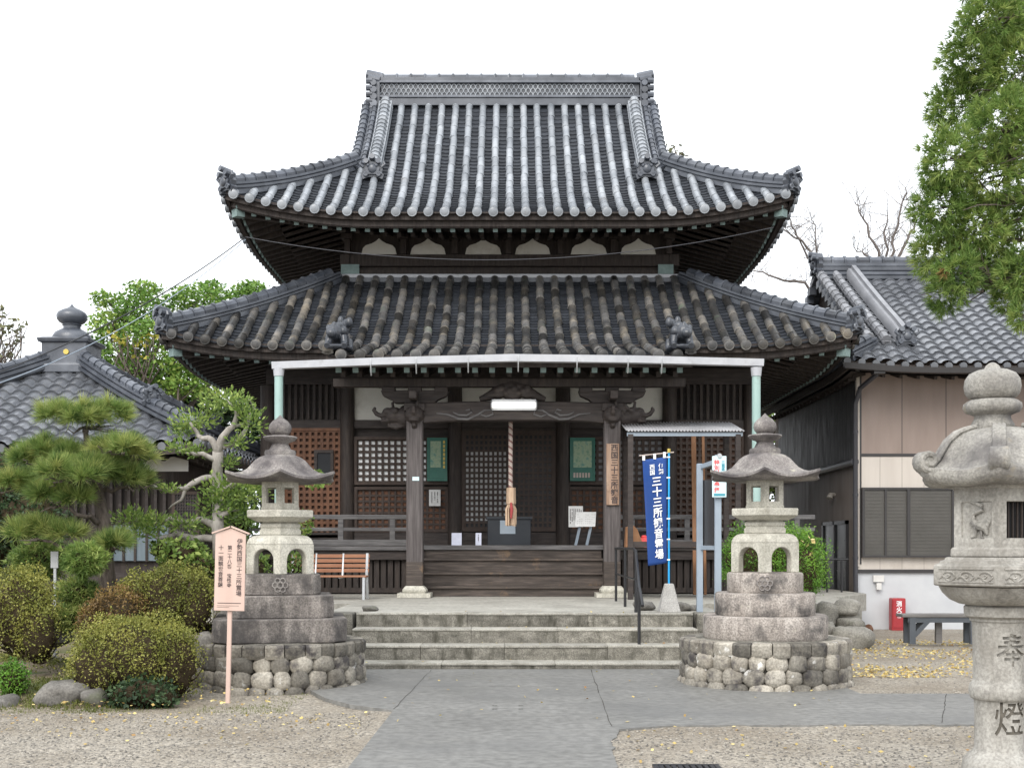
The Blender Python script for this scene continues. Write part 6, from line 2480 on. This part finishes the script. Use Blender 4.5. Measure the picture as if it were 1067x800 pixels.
# red extinguisher box
ed = 24.45
ex = thing('extinguisher_box', (PX(936.5, ed), ed, -.14), 'red fire extinguisher box with white characters standing against the cream house', 'extinguisher box')
x0, x1 = PX(929.5, ed), PX(944, ed)
g = MB()
g.box(x0, x1, ed, ed + .22, -.15, PZ(623, ed))
bxx = g.build('box', 'red_box', ex, smooth=False, bevel=.02)
g = MB()
g.box(x0 + .02, x1 - .02, ed - .012, ed - .001, -.09, PZ(625, ed))
g.build('door', 'red_box', ex, smooth=False, bevel=.008)
text_mesh('lettering', vert('消火器'), .12, 'white', bxx, ((x0 + x1) / 2, ed - .014, PZ(625, ed) - .02), bold=.003, line=1.0)
g = MB()
rock_mb(g, (PX(905, 24.3), 24.3, -.09), (.09, .08, .08), 77)
tag(g.build('brick', 'wood_lattice', loc=(PX(905, 24.3), 24.3, -.14)), 'small reddish brown lump of brick at the foot of the drainpipe', 'brick')

# ------------------------------------------------------------------ pavilion on the left
lh = thing('pavilion', (-8.4, 22.9, 0), 'low pavilion with a pyramid roof of grey tiles and a jewel finial', 'pavilion')
pr_ = Roof(-8.4, 22.9, 3.4, 3.4, 3.20, 0.44, 0.034, 3.4, None, 0.10, 1.5, 0.29)
g = MB()
for sd in 'FRLB':
    pr_.flat_tiles(sd, g, 0.235 if sd in 'FR' else .5, 0.05, 6 if sd in 'FR' else 2, wave=True)
for p in resample(pr_.eave_path('F', .02, -.05), .29):
    g.tube([p + Vector((0, -.03, 0)), p + Vector((0, .05, .01))], .07, 9, random.random())
for p in resample(pr_.eave_path('R', .02, -.05), .29):
    g.tube([p + Vector((.03, 0, 0)), p + Vector((-.05, 0, .01))], .07, 9, random.random())
plr = g.build('roof', 'tile_blue', lh, angle=30)
for sx in (-1, 1):
    for sy in (-1, 1):
        g = MB()
        ridge_tiles(g, pr_.hip_path(sx, sy, t0=.15, t1=3.2, dz=.03), .26, .16, 2, .085, .26)
        hp_ = g.build('hip_ridge', 'tile', plr)
        g = MB()
        ridge_tiles(g, pr_.hip_path(sx, sy, t0=1.25, t1=3.2, dz=.14), .22, .13, 2, .085, .26)
        ridge_end(g, pr_.hip_path(sx, sy, 2, 1.2, 1.3, dz=.2)[0], math.atan2(sy, sx), .6)
        g.build('upper_hip_ridge', 'tile', hp_)
g = MB()
for sd in 'FRLB':
    g.sweep(pr_.eave_path(sd, .05, -.14), [(-.03, -.06), (.03, -.06), (.03, .09), (-.03, .09)])
    pr_.soffit(sd, g, .9)
    pr_.rafters(sd, g, None, .9, sp=.33, w=.06, h=.07)
g.build('eave_boards', 'wood_dark', lh, smooth=False)
za = pr_.z('F', 0, 3.4) - .12
g = MB()
sq = R(45)
q2 = math.sqrt(2)
s4 = lambda r, z: (r * q2, z)
g.lathe([s4(.52, za - .15), s4(.52, za), s4(.50, za + .02), s4(.42, za + .03), s4(.42, za + .42), s4(.47, za + .43), s4(.49, za + .50), s4(.40, za + .53), s4(.1, za + .54)], 4, (-8.4, 22.9), rot=sq)
fin = g.build('finial_base', 'tile', lh, smooth=False, bevel=.012)
g = MB()
g.lathe([(r_, za + .53 + h_ * .80) for r_, h_ in ((.36, 0), (.36, .07), (.31, .17), (.20, .25), (.16, .27), (.16, .33), (.18, .35), (.17, .38), (.23, .42), (.275, .49), (.285, .57), (.26, .65), (.17, .72), (.09, .76), (.04, .80), (.005, .86))], 28, (-8.4, 22.9))
g.build('jewel_finial', 'tile', fin, angle=50)
g = MB()
g.tube([(-8.4 + .05, 22.45, za + .24), (-8.4 + .05, 22.475, za + .24)], .05, 14)
g.build('gilt_crest', 'gold', fin)
g = MB()
g.box(-11.2, -5.75, 20.35, 25.4, -.05, 3.15)
lw = g.build('wall', 'wood_dark', lh, smooth=False)
wy = 20.33
g = MB()
g.box(PX(150, wy), PX(196, wy), wy - .02, wy + .02, PZ(491, wy), PZ(472, wy))
g.build('plaster_panel', 'plaster_grey', lh, smooth=False)
g = MB()
xa, xb = PX(60, wy), PX(178, wy)
i = 0
x = xa
while x < xb:
    g.box(x, x + .05, wy - .06, wy - .01, PZ(545, wy), PZ(500, wy))
    x += .15
g.build('window_slats', 'wood_beam', lh, smooth=False)
g = MB()
M['blue_shutter'] = mat('faded_blue_shutter', [(0.11, 0.145, 0.17), (0.16, 0.20, 0.23)], 2.0, .6, .05, stretch=(4, 4, .5))
g.box(PX(118, wy), PX(178, wy), wy - .05, wy, PZ(584, wy), PZ(547, wy))
bs = g.build('low_shutter', 'blue_shutter', lh, smooth=False)
g = MB()
for px in (118, 130, 142, 154, 166, 178):
    g.box(PX(px, wy) - .02, PX(px, wy) + .02, wy - .075, wy - .052, PZ(585, wy), PZ(546, wy))
g.build('shutter_battens', 'wood_dark', bs, smooth=False)
g = MB()
frame(g, PX(180, wy), PX(208, wy), PZ(563, wy), PZ(512, wy), wy - .06, wy, .05)
lt = g.build('lattice_panel', 'lattice_dark', lh, smooth=False)
g = MB()
lattice(g, PX(180, wy) + .05, PX(208, wy) - .05, PZ(563, wy) + .05, PZ(512, wy) - .05, wy - .05, 8, 14, .02)
g.build('lattice', 'wood_beam', lt, smooth=False)
g = MB()
g.box(PX(181, wy), PX(207, wy), wy - .012, wy - .002, PZ(562, wy), PZ(513, wy))
g.build('backing', 'plaster_grey' if False else 'dim_paper', lt, smooth=False)
g = MB()
g.box(-11.2, -5.7, 20.28, 20.345, .25, 1.12)
g.build('skirting_boards', 'wood_lattice' if False else 'wood_beam', lh, smooth=False)
# small grey stake with a plate among the pines
st_ = thing('stake_sign', (PX(57, 14.6), 14.6, 0), 'little grey plate on a short stake among the shrubs on the left', 'sign')
g = MB()
g.box(-.015, .015, 0, .03, 0, 1.3)
g.build('post', 'foundation', st_, local=True, smooth=False)
g = MB()
g.box(-.045, .045, -.012, 0, 1.30, 1.50)
g.build('plate', 'foundation', st_, local=True, smooth=False)
# stone post at far left edge by the pavilion
# drain cover at the bottom edge of the photo
g = MB()
for i in range(9):
    g.box(1.04 + i * .045, 1.07 + i * .045, 8.25, 8.52, -.012, .006)
frame(g, 1.0, 1.48, 8.22, 8.55, -.012, .008, .03)
vs = []
n_ = 9 * 8
for k, v in enumerate(g.v):
    vs.append(v if k < n_ else (v[0], v[2], v[1] if False else v[1]))
g.v = g.v[:n_]
g.f = [f_ for f_ in g.f if max(f_) < n_]
g.t = g.t[:n_]
g.box(1.0, 1.035, 8.22, 8.55, -.012, .008)
g.box(1.435, 1.47, 8.22, 8.55, -.012, .008)
g.box(1.0, 1.47, 8.52, 8.555, -.012, .0085)
tag(g.build('drain_cover', 'black', loc=(1.24, 8.4, 0), smooth=False), 'black slotted drain cover in the gravel at the bottom edge', 'drain cover')

# ------------------------------------------------------------------ cables
def cable(p0, p1, sag, r, m_, label, name='cable'):
    g = MB()
    p0, p1 = Vector(p0), Vector(p1)
    g.tube([p0 + (p1 - p0) * (i / 20) - Vector((0, 0, sag * 4 * (i / 20) * (1 - i / 20))) for i in range(21)], r, 6)
    return tag(g.build(name, m_, loc=tuple(p0)), label, 'cable', 'overhead cables')


ca = (PX(256, 24.0), 24.0, PZ(247, 24.0))
cable(ca, (PX(-40, 17), 17, PZ(402, 17)), .25, .011, 'black', 'black overhead cable running from the upper eave down to the left')
cable((ca[0], ca[1], ca[2] - .05), (PX(-40, 17.2), 17.2, PZ(412, 17.2)), .35, .008, 'steel_blue', 'thin blue grey overhead cable just below the black one on the left')
cable((ca[0], 24.0, ca[2]), (PX(806, 24.0), 24.0, PZ(237, 24.0)), .55, .009, 'pipe_dark', 'thin dark cable sagging across the front under the upper eave')


# ------------------------------------------------------------------ planting
def pxp3(px, py, d):
    return np.array([PX(px, d), d, PZ(py, d)])


def needles(P, D, n, ln, w, spread=0.75, seed_t=None):
    """n thin needles from each point, fanning round its direction"""
    N = len(P)
    Pn = np.repeat(P, n, axis=0)
    Dn = unit(np.repeat(unit(D), n, axis=0) + spread * RNG.normal(size=(N * n, 3)))
    L = (ln * RNG.uniform(.6, 1.15, N * n))[:, None]
    s = unit(np.cross(Dn, RNG.normal(size=(N * n, 3))))
    base = Pn + Dn * L * .12
    V = np.stack([base - s * w / 2, base + s * w / 2, Pn + Dn * L], axis=1)
    t = np.repeat(RNG.normal(.5, .16, N) if seed_t is None else seed_t, n) + RNG.normal(0, .12, N * n)
    return V, np.clip(t, 0, 1)


def branch_path(a, b, wig=0.06, n=6):
    a, b = Vector(a), Vector(b)
    L = (b - a).length
    out = []
    for i in range(n + 1):
        t = i / n
        k = math.sin(math.pi * t)
        out.append(a + (b - a) * t + Vector((random.gauss(0, wig), random.gauss(0, wig), random.gauss(0, wig * .7))) * L * k)
    return out


def taper(r0, r1, n):
    return [r0 + (r1 - r0) * i / (n - 1) for i in range(n)]


# ---- cloud-pruned pine
pin = thing('pine_tree', (PX(108, 14.6), 14.6, .08), 'cloud pruned pine with long needles and a dark leaning trunk on the left', 'tree')
trunk_px = [(113, 668), (112, 620), (110, 580), (109, 546), (100, 510), (93, 475), (90, 450)]
tp = [Vector(pxp3(x, y, 14.6)) + Vector((0, .05 * math.sin(i * 2), 0)) for i, (x, y) in enumerate(trunk_px)]
g = MB()
g.tube(tp, [.14, .115, .10, .085, .07, .05, .03], 10)
pads = [(87, 437, 46, 16, 14.6), (128, 468, 28, 12, 14.3), (134, 500, 22, 15, 14.7), (45, 478, 36, 14, 14.5), (68, 493, 28, 14, 14.1), (28, 508, 24, 14, 14.6), (60, 521, 30, 14, 14.2), (100, 488, 22, 10, 14.2),
        (44, 557, 40, 12, 14.3), (116, 567, 19, 8, 14.2)]
for (px, py, rx, rz, d) in pads:
    tgt = pxp3(px, py + rz * .5, d)
    st = min(tp, key=lambda q: abs(q.z - (tgt[2] - .15)) + .2 * abs(q.x - tgt[0]))
    pth = branch_path(st, tgt, .07)
    g.tube(pth, taper(.042, .015, len(pth)), 7)
    for k in range(5):
        e = tgt + RNG.normal(size=3) * np.array([rx / 140, .2, .05])
        pth = branch_path(Vector(tgt), e, .1, 4)
        g.tube(pth, taper(.014, .005, 5), 5)
g.build('trunk', 'bark', pin, angle=180)
pads2 = []
for (px, py, rx, rz, d) in pads:
    for k in range(3):
        pads2.append((px + rx * (-.55, .0, .58)[k] + random.uniform(-4, 4), py + random.uniform(-7, 5) + (3, -3, 3)[k], rx * random.uniform(.42, .62), rz * random.uniform(.7, 1.0), d + random.uniform(-.25, .25)))
for (px, py, rx, rz, d) in pads2:
    s_ = 1250 / d
    c, r = pxp3(px, py, d), np.array([rx / s_, rx / s_ * .85, rz / s_])
    n = int(12 + 1.25 * rx)
    dd = unit(RNG.normal(size=(n, 3)))
    dd[:, 2] = np.abs(dd[:, 2]) * 1.0 - .25 * RNG.random(n)
    P = c + dd * r * RNG.uniform(.45, 1.0, (n, 1)) * (1 + .15 * np.sin(5 * dd[:, :1] + px))
    V, t = needles(P, dd * .9 + np.array([0, 0, .5]), 64, .19, .008, .62, np.clip(RNG.normal(.55, .28, n), 0, 1))
    quad_mesh('needle_pad', V, 'pine', pin, tint=t, nper=3)


def bush(name, label, cat, clumps, m, leaf, per, group=None, core=.70, aspect=.6, core_mat='twig_core', kind_needle=False, twigs=True, loose=False):
    """a clipped shrub: leaves spread through the outer volume over a twiggy inside"""
    c0 = clumps[0][0]
    base = (float(c0[0]), float(c0[1]), float(c0[2] - clumps[0][1][2]))
    t_ = thing(name, base, label, cat, group)
    P, T, D = blob_points(clumps, per * (4.6 if name == 'azalea_bush' else 2.6), .62)
    if name == 'azalea_bush':          # thinner, twiggy lower sides
        kp = RNG.random(len(P)) < np.clip(.42 + .75 * D[:, 2] + .25 * np.sin(P[:, 0] * 6 + base[2] * 9), .16, 1)
        P, T, D = P[kp], T[kp], D[kp]
    q_ = RNG.random(len(P)) < .05
    P[q_] += D[q_] * RNG.uniform(.02, .12, (int(q_.sum()), 1)) * min(1.0, clumps[0][1][0] * 2)
    T = np.clip(T + .22 * np.sin(P[:, 0] * 9 + base[0] * 5) * np.sin(P[:, 2] * 8 + P[:, 1] * 7), 0, 1)
    if kind_needle:
        V, t = needles(P, D + np.array([0, 0, .25]), 8, leaf, leaf * .16, .8, T)
        quad_mesh('foliage', V, m, t_, tint=t, nper=3)
    else:
        quad_mesh('foliage', leaf_quads(P, leaf, aspect), m, t_, tint=T)
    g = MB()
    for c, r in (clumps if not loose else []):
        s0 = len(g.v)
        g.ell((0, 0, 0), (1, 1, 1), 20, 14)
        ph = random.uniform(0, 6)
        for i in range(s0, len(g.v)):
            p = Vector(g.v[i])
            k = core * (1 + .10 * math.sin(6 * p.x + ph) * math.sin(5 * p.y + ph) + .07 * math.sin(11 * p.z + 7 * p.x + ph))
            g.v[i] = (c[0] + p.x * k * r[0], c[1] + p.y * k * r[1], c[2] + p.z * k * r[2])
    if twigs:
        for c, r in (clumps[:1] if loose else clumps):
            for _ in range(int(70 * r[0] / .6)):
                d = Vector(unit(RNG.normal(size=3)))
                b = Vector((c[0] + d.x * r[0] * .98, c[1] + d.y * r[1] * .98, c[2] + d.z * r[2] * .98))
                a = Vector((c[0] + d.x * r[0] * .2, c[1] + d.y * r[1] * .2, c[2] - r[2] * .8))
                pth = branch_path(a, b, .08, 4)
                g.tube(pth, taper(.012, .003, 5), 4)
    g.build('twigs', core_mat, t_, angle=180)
    return t_


def el(px, py, rx, ry, d, depth=None):
    s_ = 1250 / d
    return (pxp3(px, py, d), (rx / s_, (depth if depth else rx * .9) / s_, ry / s_))


bush('azalea_bush', 'wide yellow green azalea dome at the left edge of the photo', 'shrub', [el(22, 640, 42, 52, 13.2), el(40, 660, 24, 38, 13.0)], 'azalea', .028, 13000, 'clipped azaleas')
bush('azalea_bush', 'big yellow green azalea nearest the gravel, left of the notice board post', 'shrub', [el(140, 688, 68, 50, 12.5), el(105, 695, 36, 42, 12.3), el(180, 692, 34, 44, 12.4)], 'azalea', .027, 13000, 'clipped azaleas')
bush('azalea_bush', 'bronze tinged azalea between the pine trunk and the big front azalea', 'shrub', [el(122, 645, 36, 34, 13.3), el(98, 655, 20, 26, 13.1)], 'azalea_red', .027, 12000, 'clipped azaleas')
bush('azalea_bush', 'spreading yellow green azalea behind the notice board beside the left lantern', 'shrub', [el(182, 624, 44, 38, 13.7), el(150, 625, 30, 32, 13.9), el(205, 630, 22, 36, 13.5)], 'azalea', .028, 12000, 'clipped azaleas')
bush('small_bush', 'small bright green rounded bush at the lower left edge of the photo', 'shrub', [el(13, 706, 17, 19, 12.2)], 'bush', .028, 26000)
bush('low_plant', 'low dark green leafy plant at the foot of the big front azalea', 'shrub', [el(150, 722, 32, 18, 11.95), el(128, 725, 16, 14, 11.9), el(172, 727, 14, 12, 11.9)], 'dark_leaf', .05, 5200)
bush('pine_bush', 'small bright ball of pine needles below the cloud pruned pine', 'shrub', [el(89, 583, 20, 16, 13.9)], 'cedar', .085, 5200, kind_needle=True, core=.6, core_mat='twig_core', twigs=False)
bush('pine_bush', 'dark low pine bush in the shade under the bright needle ball', 'shrub', [el(80, 616, 20, 13, 14.2), el(73, 642, 17, 13, 14.1)], 'pine', .085, 3600, kind_needle=True, core=.6, twigs=False)
bush('pine_bush', 'dark pine bush behind the little stake sign on the left', 'shrub', [el(40, 583, 28, 20, 15.2)], 'pine', .085, 3600, kind_needle=True, core=.6, twigs=False)
bush('hedge_tree', 'dense dark green evergreen shrub at the left edge behind the pine', 'shrub', [el(8, 510, 38, 42, 17.3), el(30, 545, 40, 40, 17.0), el(-15, 560, 40, 45, 17)], 'dark_leaf', .06, 3000, core=.7)
bush('leafy_shrub', 'glossy green leafy shrub behind the notice board at the foot of the cloud pruned tree', 'shrub', [el(192, 578, 26, 18, 14.9), el(210, 590, 20, 14, 14.7), el(172, 572, 16, 12, 15)], 'mid_leaf', .07, 3000, core=.55)
bush('leafy_shrub', 'dark leafy shrub between the left lantern and the hall veranda', 'shrub', [el(243, 575, 20, 22, 15.8), el(268, 595, 16, 18, 15.6), el(252, 545, 16, 14, 15.8)], 'mid_leaf', .07, 3000, core=.55)
bush('leafy_shrub', 'fresh green shrub seen through the arches of the left lantern', 'shrub', [el(306, 588, 16, 16, 15.8), el(318, 545, 9, 14, 15.7), el(330, 500, 12, 10, 15.7)], 'mid_leaf', .07, 2600, loose=True)
rb_ = bush('round_bush', 'round bright green bush behind the right lantern with a few yellow leaves on it', 'shrub', [el(808, 588, 51, 44, 18.6), el(790, 585, 38, 42, 18.4), el(825, 595, 32, 36, 18.3)], 'bush', .045, 15000, core=.8, aspect=.3)
P = np.array([pxp3(828 + random.uniform(-22, 26), 570 + random.uniform(-16, 14), 17.95 + random.uniform(-.1, .25)) for _ in range(22)])
quad_mesh('caught_leaves', leaf_quads(P, .07, .8), 'fallen', rb_, tint=RNG.uniform(.6, 1, len(P)))

# ---- cloud-pruned broadleaf tree with pale twisted limbs
ct_ = thing('garden_tree', (PX(229, 15.2), 15.2, .0), 'pruned tree with pale twisted limbs and light green tufts beside the left lantern', 'tree')
limbs = [
    ([(229, 700), (229, 600), (228, 550), (227, 505), (227, 470)], [.10, .085, .075, .07, .068]),
    ([(227, 472), (220, 458), (208, 455), (198, 440)], [.05, .04, .03, .015]),
    ([(227, 472), (232, 455), (243, 445), (247, 428), (236, 415)], [.055, .045, .035, .025, .01]),
    ([(230, 465), (245, 462), (255, 448), (262, 432)], [.04, .035, .025, .01]),
    ([(227, 500), (210, 498), (195, 508), (180, 512), (163, 508), (152, 503)], [.045, .04, .035, .03, .025, .012]),
    ([(226, 480), (212, 474), (200, 472), (186, 470)], [.04, .03, .022, .01]),
    ([(228, 515), (242, 505), (258, 500), (275, 505)], [.045, .04, .03, .012]),
    ([(228, 550), (210, 540), (195, 545), (178, 540), (160, 548)], [.05, .04, .035, .025, .012]),
    ([(228, 560), (205, 562), (185, 556), (165, 560), (150, 552)], [.05, .045, .035, .025, .012]),
    ([(228, 540), (240, 530), (252, 532)], [.04, .03, .012]),
    ([(195, 508), (188, 522), (176, 530)], [.025, .018, .008]),
    ([(243, 445), (256, 440), (264, 425), (259, 416)], [.02, .015, .01, .006]),
]
g = MB()
for pts, rs in limbs:
    q = [Vector(pxp3(x, y, 15.2 + .12 * math.sin(x * .13 + y * .07))) for x, y in pts]
    pp, rr = [], []
    for i in range(len(q) - 1):
        for k in range(3):
            t = k / 3
            pp.append(q[i].lerp(q[i + 1], t) + Vector((random.gauss(0, .008), random.gauss(0, .01), random.gauss(0, .008))))
            rr.append(rs[i] + (rs[i + 1] - rs[i]) * t)
    pp.append(q[-1])
    rr.append(rs[-1])
    g.tube(pp, rr, 9)
g.build('trunk', 'bark_grey', ct_, angle=180)
tufts = [(203, 437, 20, 11), (190, 448, 14, 9), (236, 415, 22, 9), (224, 424, 14, 8), (262, 440, 14, 14), (252, 425, 12, 8), (246, 460, 12, 8), (188, 466, 14, 7), (205, 470, 12, 7), (238, 508, 26, 14),
         (258, 515, 18, 14), (225, 525, 20, 13), (272, 505, 10, 9), (160, 543, 20, 10), (138, 540, 20, 12), (150, 552, 16, 8), (190, 545, 16, 9), (252, 535, 18, 12), (178, 508, 12, 6), (240, 480, 10, 8), (215, 548, 16, 10)]
cl = []
for (px, py, rx, ry) in tufts:
    d = 15.2 + random.uniform(-.3, .3)
    cl.append(el(px, py, rx, ry, d))
P, T, D = blob_points([(c, (r[0] * 1.3, r[1] * 1.3, r[2] * 1.25)) for c, r in cl], 5600, .2)
quad_mesh('foliage', leaf_quads(P, .062, .42, axis=D + np.array([0, 0, .5])), 'mid_leaf', ct_, tint=np.clip(T + .05, 0, 1))


# ---- trees beyond
def tree(label, base_px, base_d, clumps, m, leaf, per, trunk_r, group='trees beyond the temple', bark='bark', top=None, aspect=.6, shell=.35, name='broadleaf_tree'):
    bx_ = PX(base_px, base_d)
    t_ = thing(name, (bx_, base_d, 0), label, 'tree', group)
    cs = [el(px, py, rx, ry, d) for (px, py, rx, ry, d) in clumps]
    g = MB()
    zt_ = max(c[0][2] for c in cs)
    pth = branch_path((bx_, base_d, 0), (bx_ + .3, base_d, zt_ * .8), .02, 8)
    g.tube(pth, taper(trunk_r, trunk_r * .25, 9), 9)
    for c, r in cs:
        k = min(7, max(2, int(8 * c[2] / zt_ * .6)))
        q = branch_path(pth[k], c, .08, 6)
        g.tube(q, taper(trunk_r * .3, .02, 7), 6)
        for _ in range(5):
            e = c + RNG.normal(size=3) * np.array(r) * .5
            w_ = branch_path(q[4], e, .1, 4)
            g.tube(w_, taper(.035, .01, 5), 5)
    g.build('trunk', bark, t_, angle=180)
    P, T, D = blob_points(cs, per, shell)
    quad_mesh('crown', leaf_quads(P, leaf, aspect, flat=.35), m, t_, tint=T)
    return t_


tree('large light green tree rising behind the pavilion roof and the left eave', 170, 36,
     [(150, 322, 34, 20, 36), (205, 312, 36, 16, 36.5), (258, 312, 32, 15, 37), (118, 338, 28, 16, 36), (165, 348, 40, 18, 35.5), (128, 372, 34, 16, 35.8), (190, 375, 34, 18, 35), (235, 335, 34, 18, 36),
      (150, 300, 20, 8, 36.5), (110, 312, 18, 9, 36.2), (262, 300, 18, 8, 37), (220, 298, 14, 6, 37), (145, 392, 40, 18, 35.4), (195, 400, 30, 16, 35), (275, 330, 20, 14, 37), (100, 360, 18, 12, 36)], 'maple', .13, 2300, .35)
M['yellow_leaf'] = leaf_mat('yellowing_leaves', (0.22, 0.22, 0.04), (0.42, 0.38, 0.06), (0.58, 0.46, 0.08), .3)
tree('yellowing branch clump in front of the large light green tree', 175, 34.5, [(138, 357, 20, 7, 34.5), (122, 350, 12, 6, 34.6), (143, 372, 9, 5, 34.4), (160, 352, 12, 5, 34.5)], 'yellow_leaf', .17, 210, .12)
tree('sparse brownish green tree at the left edge beyond the pavilion', -5, 44, [(4, 335, 20, 10, 44), (-8, 322, 16, 9, 44), (10, 352, 18, 8, 44), (-5, 365, 22, 14, 44), (22, 340, 10, 6, 44), (10, 375, 16, 9, 44)], 'far_leaf', .22, 160, .25)
tree('treetop with yellow green leaves showing right of the upper roof gable', 704, 42, [(704, 157, 13, 7, 42), (694, 166, 11, 9, 42), (710, 163, 8, 5, 42), (700, 175, 12, 9, 42), (690, 152, 6, 5, 42)], 'far_leaf', .20, 200, .22)
tree('dark leafy tree, its top added to block the sky between hall and brown house', 806, 35, [(806, 470, 20, 30, 35), (803, 425, 16, 16, 35), (796, 412, 14, 12, 35), (785, 440, 16, 24, 35), (795, 500, 22, 30, 35), (815, 520, 18, 30, 35), (800, 440, 14, 14, 35), (800, 555, 24, 30, 35)], 'mid_leaf', .18, 400, .2)  # upper clumps added to keep bright sky out below the eaves
tree('dark evergreen with its crown spread to cover the bright gap left of the hall', 215, 37, [(215, 425, 34, 24, 37), (262, 440, 20, 26, 37), (268, 480, 18, 34, 37), (255, 410, 20, 14, 37), (195, 445, 34, 28, 37), (240, 445, 34, 30, 37), (215, 480, 40, 34, 37), (250, 490, 34, 40, 37), (180, 425, 28, 24, 37.5), (230, 540, 50, 50, 37)], 'dark_leaf', .22, 800, .25)  # crown filled out so this gap turns dark instead of showing sky


def bare(label, stems, base, d, seed):
    rnd = random.Random(seed)
    bx_ = PX(base[0], d)
    t_ = thing('bare_tree', (bx_, d, 0), label, 'tree', 'leafless trees')
    g = MB()

    def twig(p, v, L, r, depth):
        n = 5
        pts = [p]
        q = p.copy()
        for i in range(n):
            v = (v + Vector((rnd.gauss(0, .13), rnd.gauss(0, .13), rnd.gauss(0, .10) + .03))).normalized()
            q = q + v * L / n
            pts.append(q.copy())
        g.tube(pts, taper(r, r * .45, n + 1), 5 if r > .03 else 4)
        if depth > 0:
            for _ in range(rnd.randint(3, 4)):
                i = rnd.randint(1, n)
                ax = Vector((rnd.gauss(0, 1), rnd.gauss(0, 1), rnd.gauss(0, .6) + .35)).normalized()
                twig(pts[i], (v * .75 + ax * .8).normalized(), L * rnd.uniform(.45, .65), r * .45, depth - 1)
    trunk = [Vector((bx_, d, 0)), Vector(pxp3(base[0], base[1], d))]
    g.tube([trunk[0], trunk[0].lerp(trunk[1], .5) + Vector((.08, 0, 0)), trunk[1]], [.17, .14, .10], 8)
    for st in stems:
        q = [trunk[1]] + [Vector(pxp3(x, y, d)) for x, y in st]
        q2_ = []
        for a, b in zip(q, q[1:]):
            for k in range(4):
                q2_.append(a.lerp(b, k / 4) + Vector((rnd.gauss(0, .03), rnd.gauss(0, .1), rnd.gauss(0, .03))))
        q2_.append(q[-1])
        g.tube(q2_, taper(.06, .016, len(q2_)), 6)
        for i in range(2, len(q2_)):
            for _ in range(1 if i % 2 else 2):
                v = (q2_[i] - q2_[i - 1]).normalized()
                ax = Vector((rnd.gauss(0, 1), rnd.gauss(0, 1), rnd.gauss(0, .6) + .4)).normalized()
                twig(q2_[i], (v * .5 + ax).normalized(), rnd.uniform(.5, 1.1), .013, 2)
    g.build('branches', 'bark_bare', t_, angle=180)


bare('leafless tree with thin grey branches in the gap right of the upper eave', [[(856, 285), (833, 252), (812, 238)], [(838, 295), (800, 288), (780, 280)], [(845, 262), (828, 240), (822, 226)], [(852, 270), (850, 235)]], (862, 320), 40, 5)
bare('leafless tree with upright bare stems above the ridge of the brown house', [[(915, 262), (900, 228), (891, 212)], [(930, 255), (940, 215), (944, 196)], [(922, 250), (925, 225)], [(945, 250), (952, 232), (958, 215)], [(905, 268), (890, 258)]], (925, 290), 40, 9)

# ---- cedar on the right
ce = thing('cedar_tree', (PX(1135, 14.4), 14.4, 0), 'tall cedar with drooping green sprays hanging in from the top right corner', 'tree')
cz = [(1035, 20, 34, 30), (1075, 10, 40, 34), (1015, 62, 36, 30), (1060, 70, 40, 34), (1000, 112, 34, 30), (1045, 128, 38, 32), (990, 165, 32, 30), (1030, 185, 36, 30), (1070, 150, 34, 32), (980, 215, 30, 30),
      (1020, 238, 34, 28), (1062, 225, 34, 30), (976, 262, 26, 30), (1000, 285, 24, 26), (985, 305, 16, 22), (1035, 278, 28, 24), (1066, 285, 26, 30), (1050, 312, 14, 20), (1062, 330, 9, 14), (1020, -30, 30, 30), (1060, -50, 40, 40), (1100, -20, 50, 50), (1110, 60, 44, 40),
      (1120, 130, 44, 44), (1110, 210, 44, 44), (1105, 290, 36, 40), (1150, 20, 50, 60), (1170, 120, 50, 60), (1165, 230, 50, 60), (1040, -90, 30, 40), (1090, -120, 50, 60), (1130, -200, 50, 60), (1090, -200, 40, 50)]
g = MB()
bx_ = PX(1135, 14.4)
g.tube([(bx_, 14.4, -.1), (bx_ + .03, 14.4, 3), (bx_ - .02, 14.4, 7), (bx_, 14.4, 11)], [.28, .24, .17, .05], 12)
cs = []
for (px, py, rx, ry) in cz:
    d = 14.2 + random.uniform(-.55, .75)
    cs.append(el(px, py, rx * .98, ry, d))
    c = cs[-1][0]
    q = branch_path((bx_, 14.4, c[2] + .25), c, .06, 6)
    g.tube(q, taper(.045, .012, 7), 6)
    for _ in range(7):
        e = c + RNG.normal(size=3) * np.array(cs[-1][1]) * .55
        g.tube(branch_path(q[4], e, .08, 4), taper(.014, .005, 5), 5)
g.build('trunk', 'bark', ce, angle=180)
P, T, D = blob_points(cs, 2900, .36)
V, t = needles(P, D + np.array([-.05, -.05, .1]), 14, .125, .0135, .5, T)
quad_mesh('crown', V, 'cedar', ce, tint=t, nper=3)
P, T, D = blob_points([el(985, 283, 7, 4, 13.6)], 2500, .2)
V, t = needles(P, D + np.array([-.2, -.1, -.3]), 6, .10, .016, .5, T)
quad_mesh('dead_sprays', V, 'azalea_red', ce, tint=t, nper=3)

# ---- moss and weeds over the garden soil
P = []
while len(P) < 9000:
    x, y = random.uniform(-6.5, -2.2), random.uniform(11.5, 16)
    if math.sin(x * 2.7 + 1) + math.sin(y * 3.1 + x) + random.gauss(0, .6) < .1:
        continue
    P.append((x, y, soil_z(x, y) + .008))
P = np.array(P)
V, t = needles(P, np.tile(np.array([[0, 0, 1.0]]), (len(P), 1)), 3, .05, .009, .6)
tag(quad_mesh('moss', V, 'moss_leaf', tint=t, nper=3), kind='stuff')
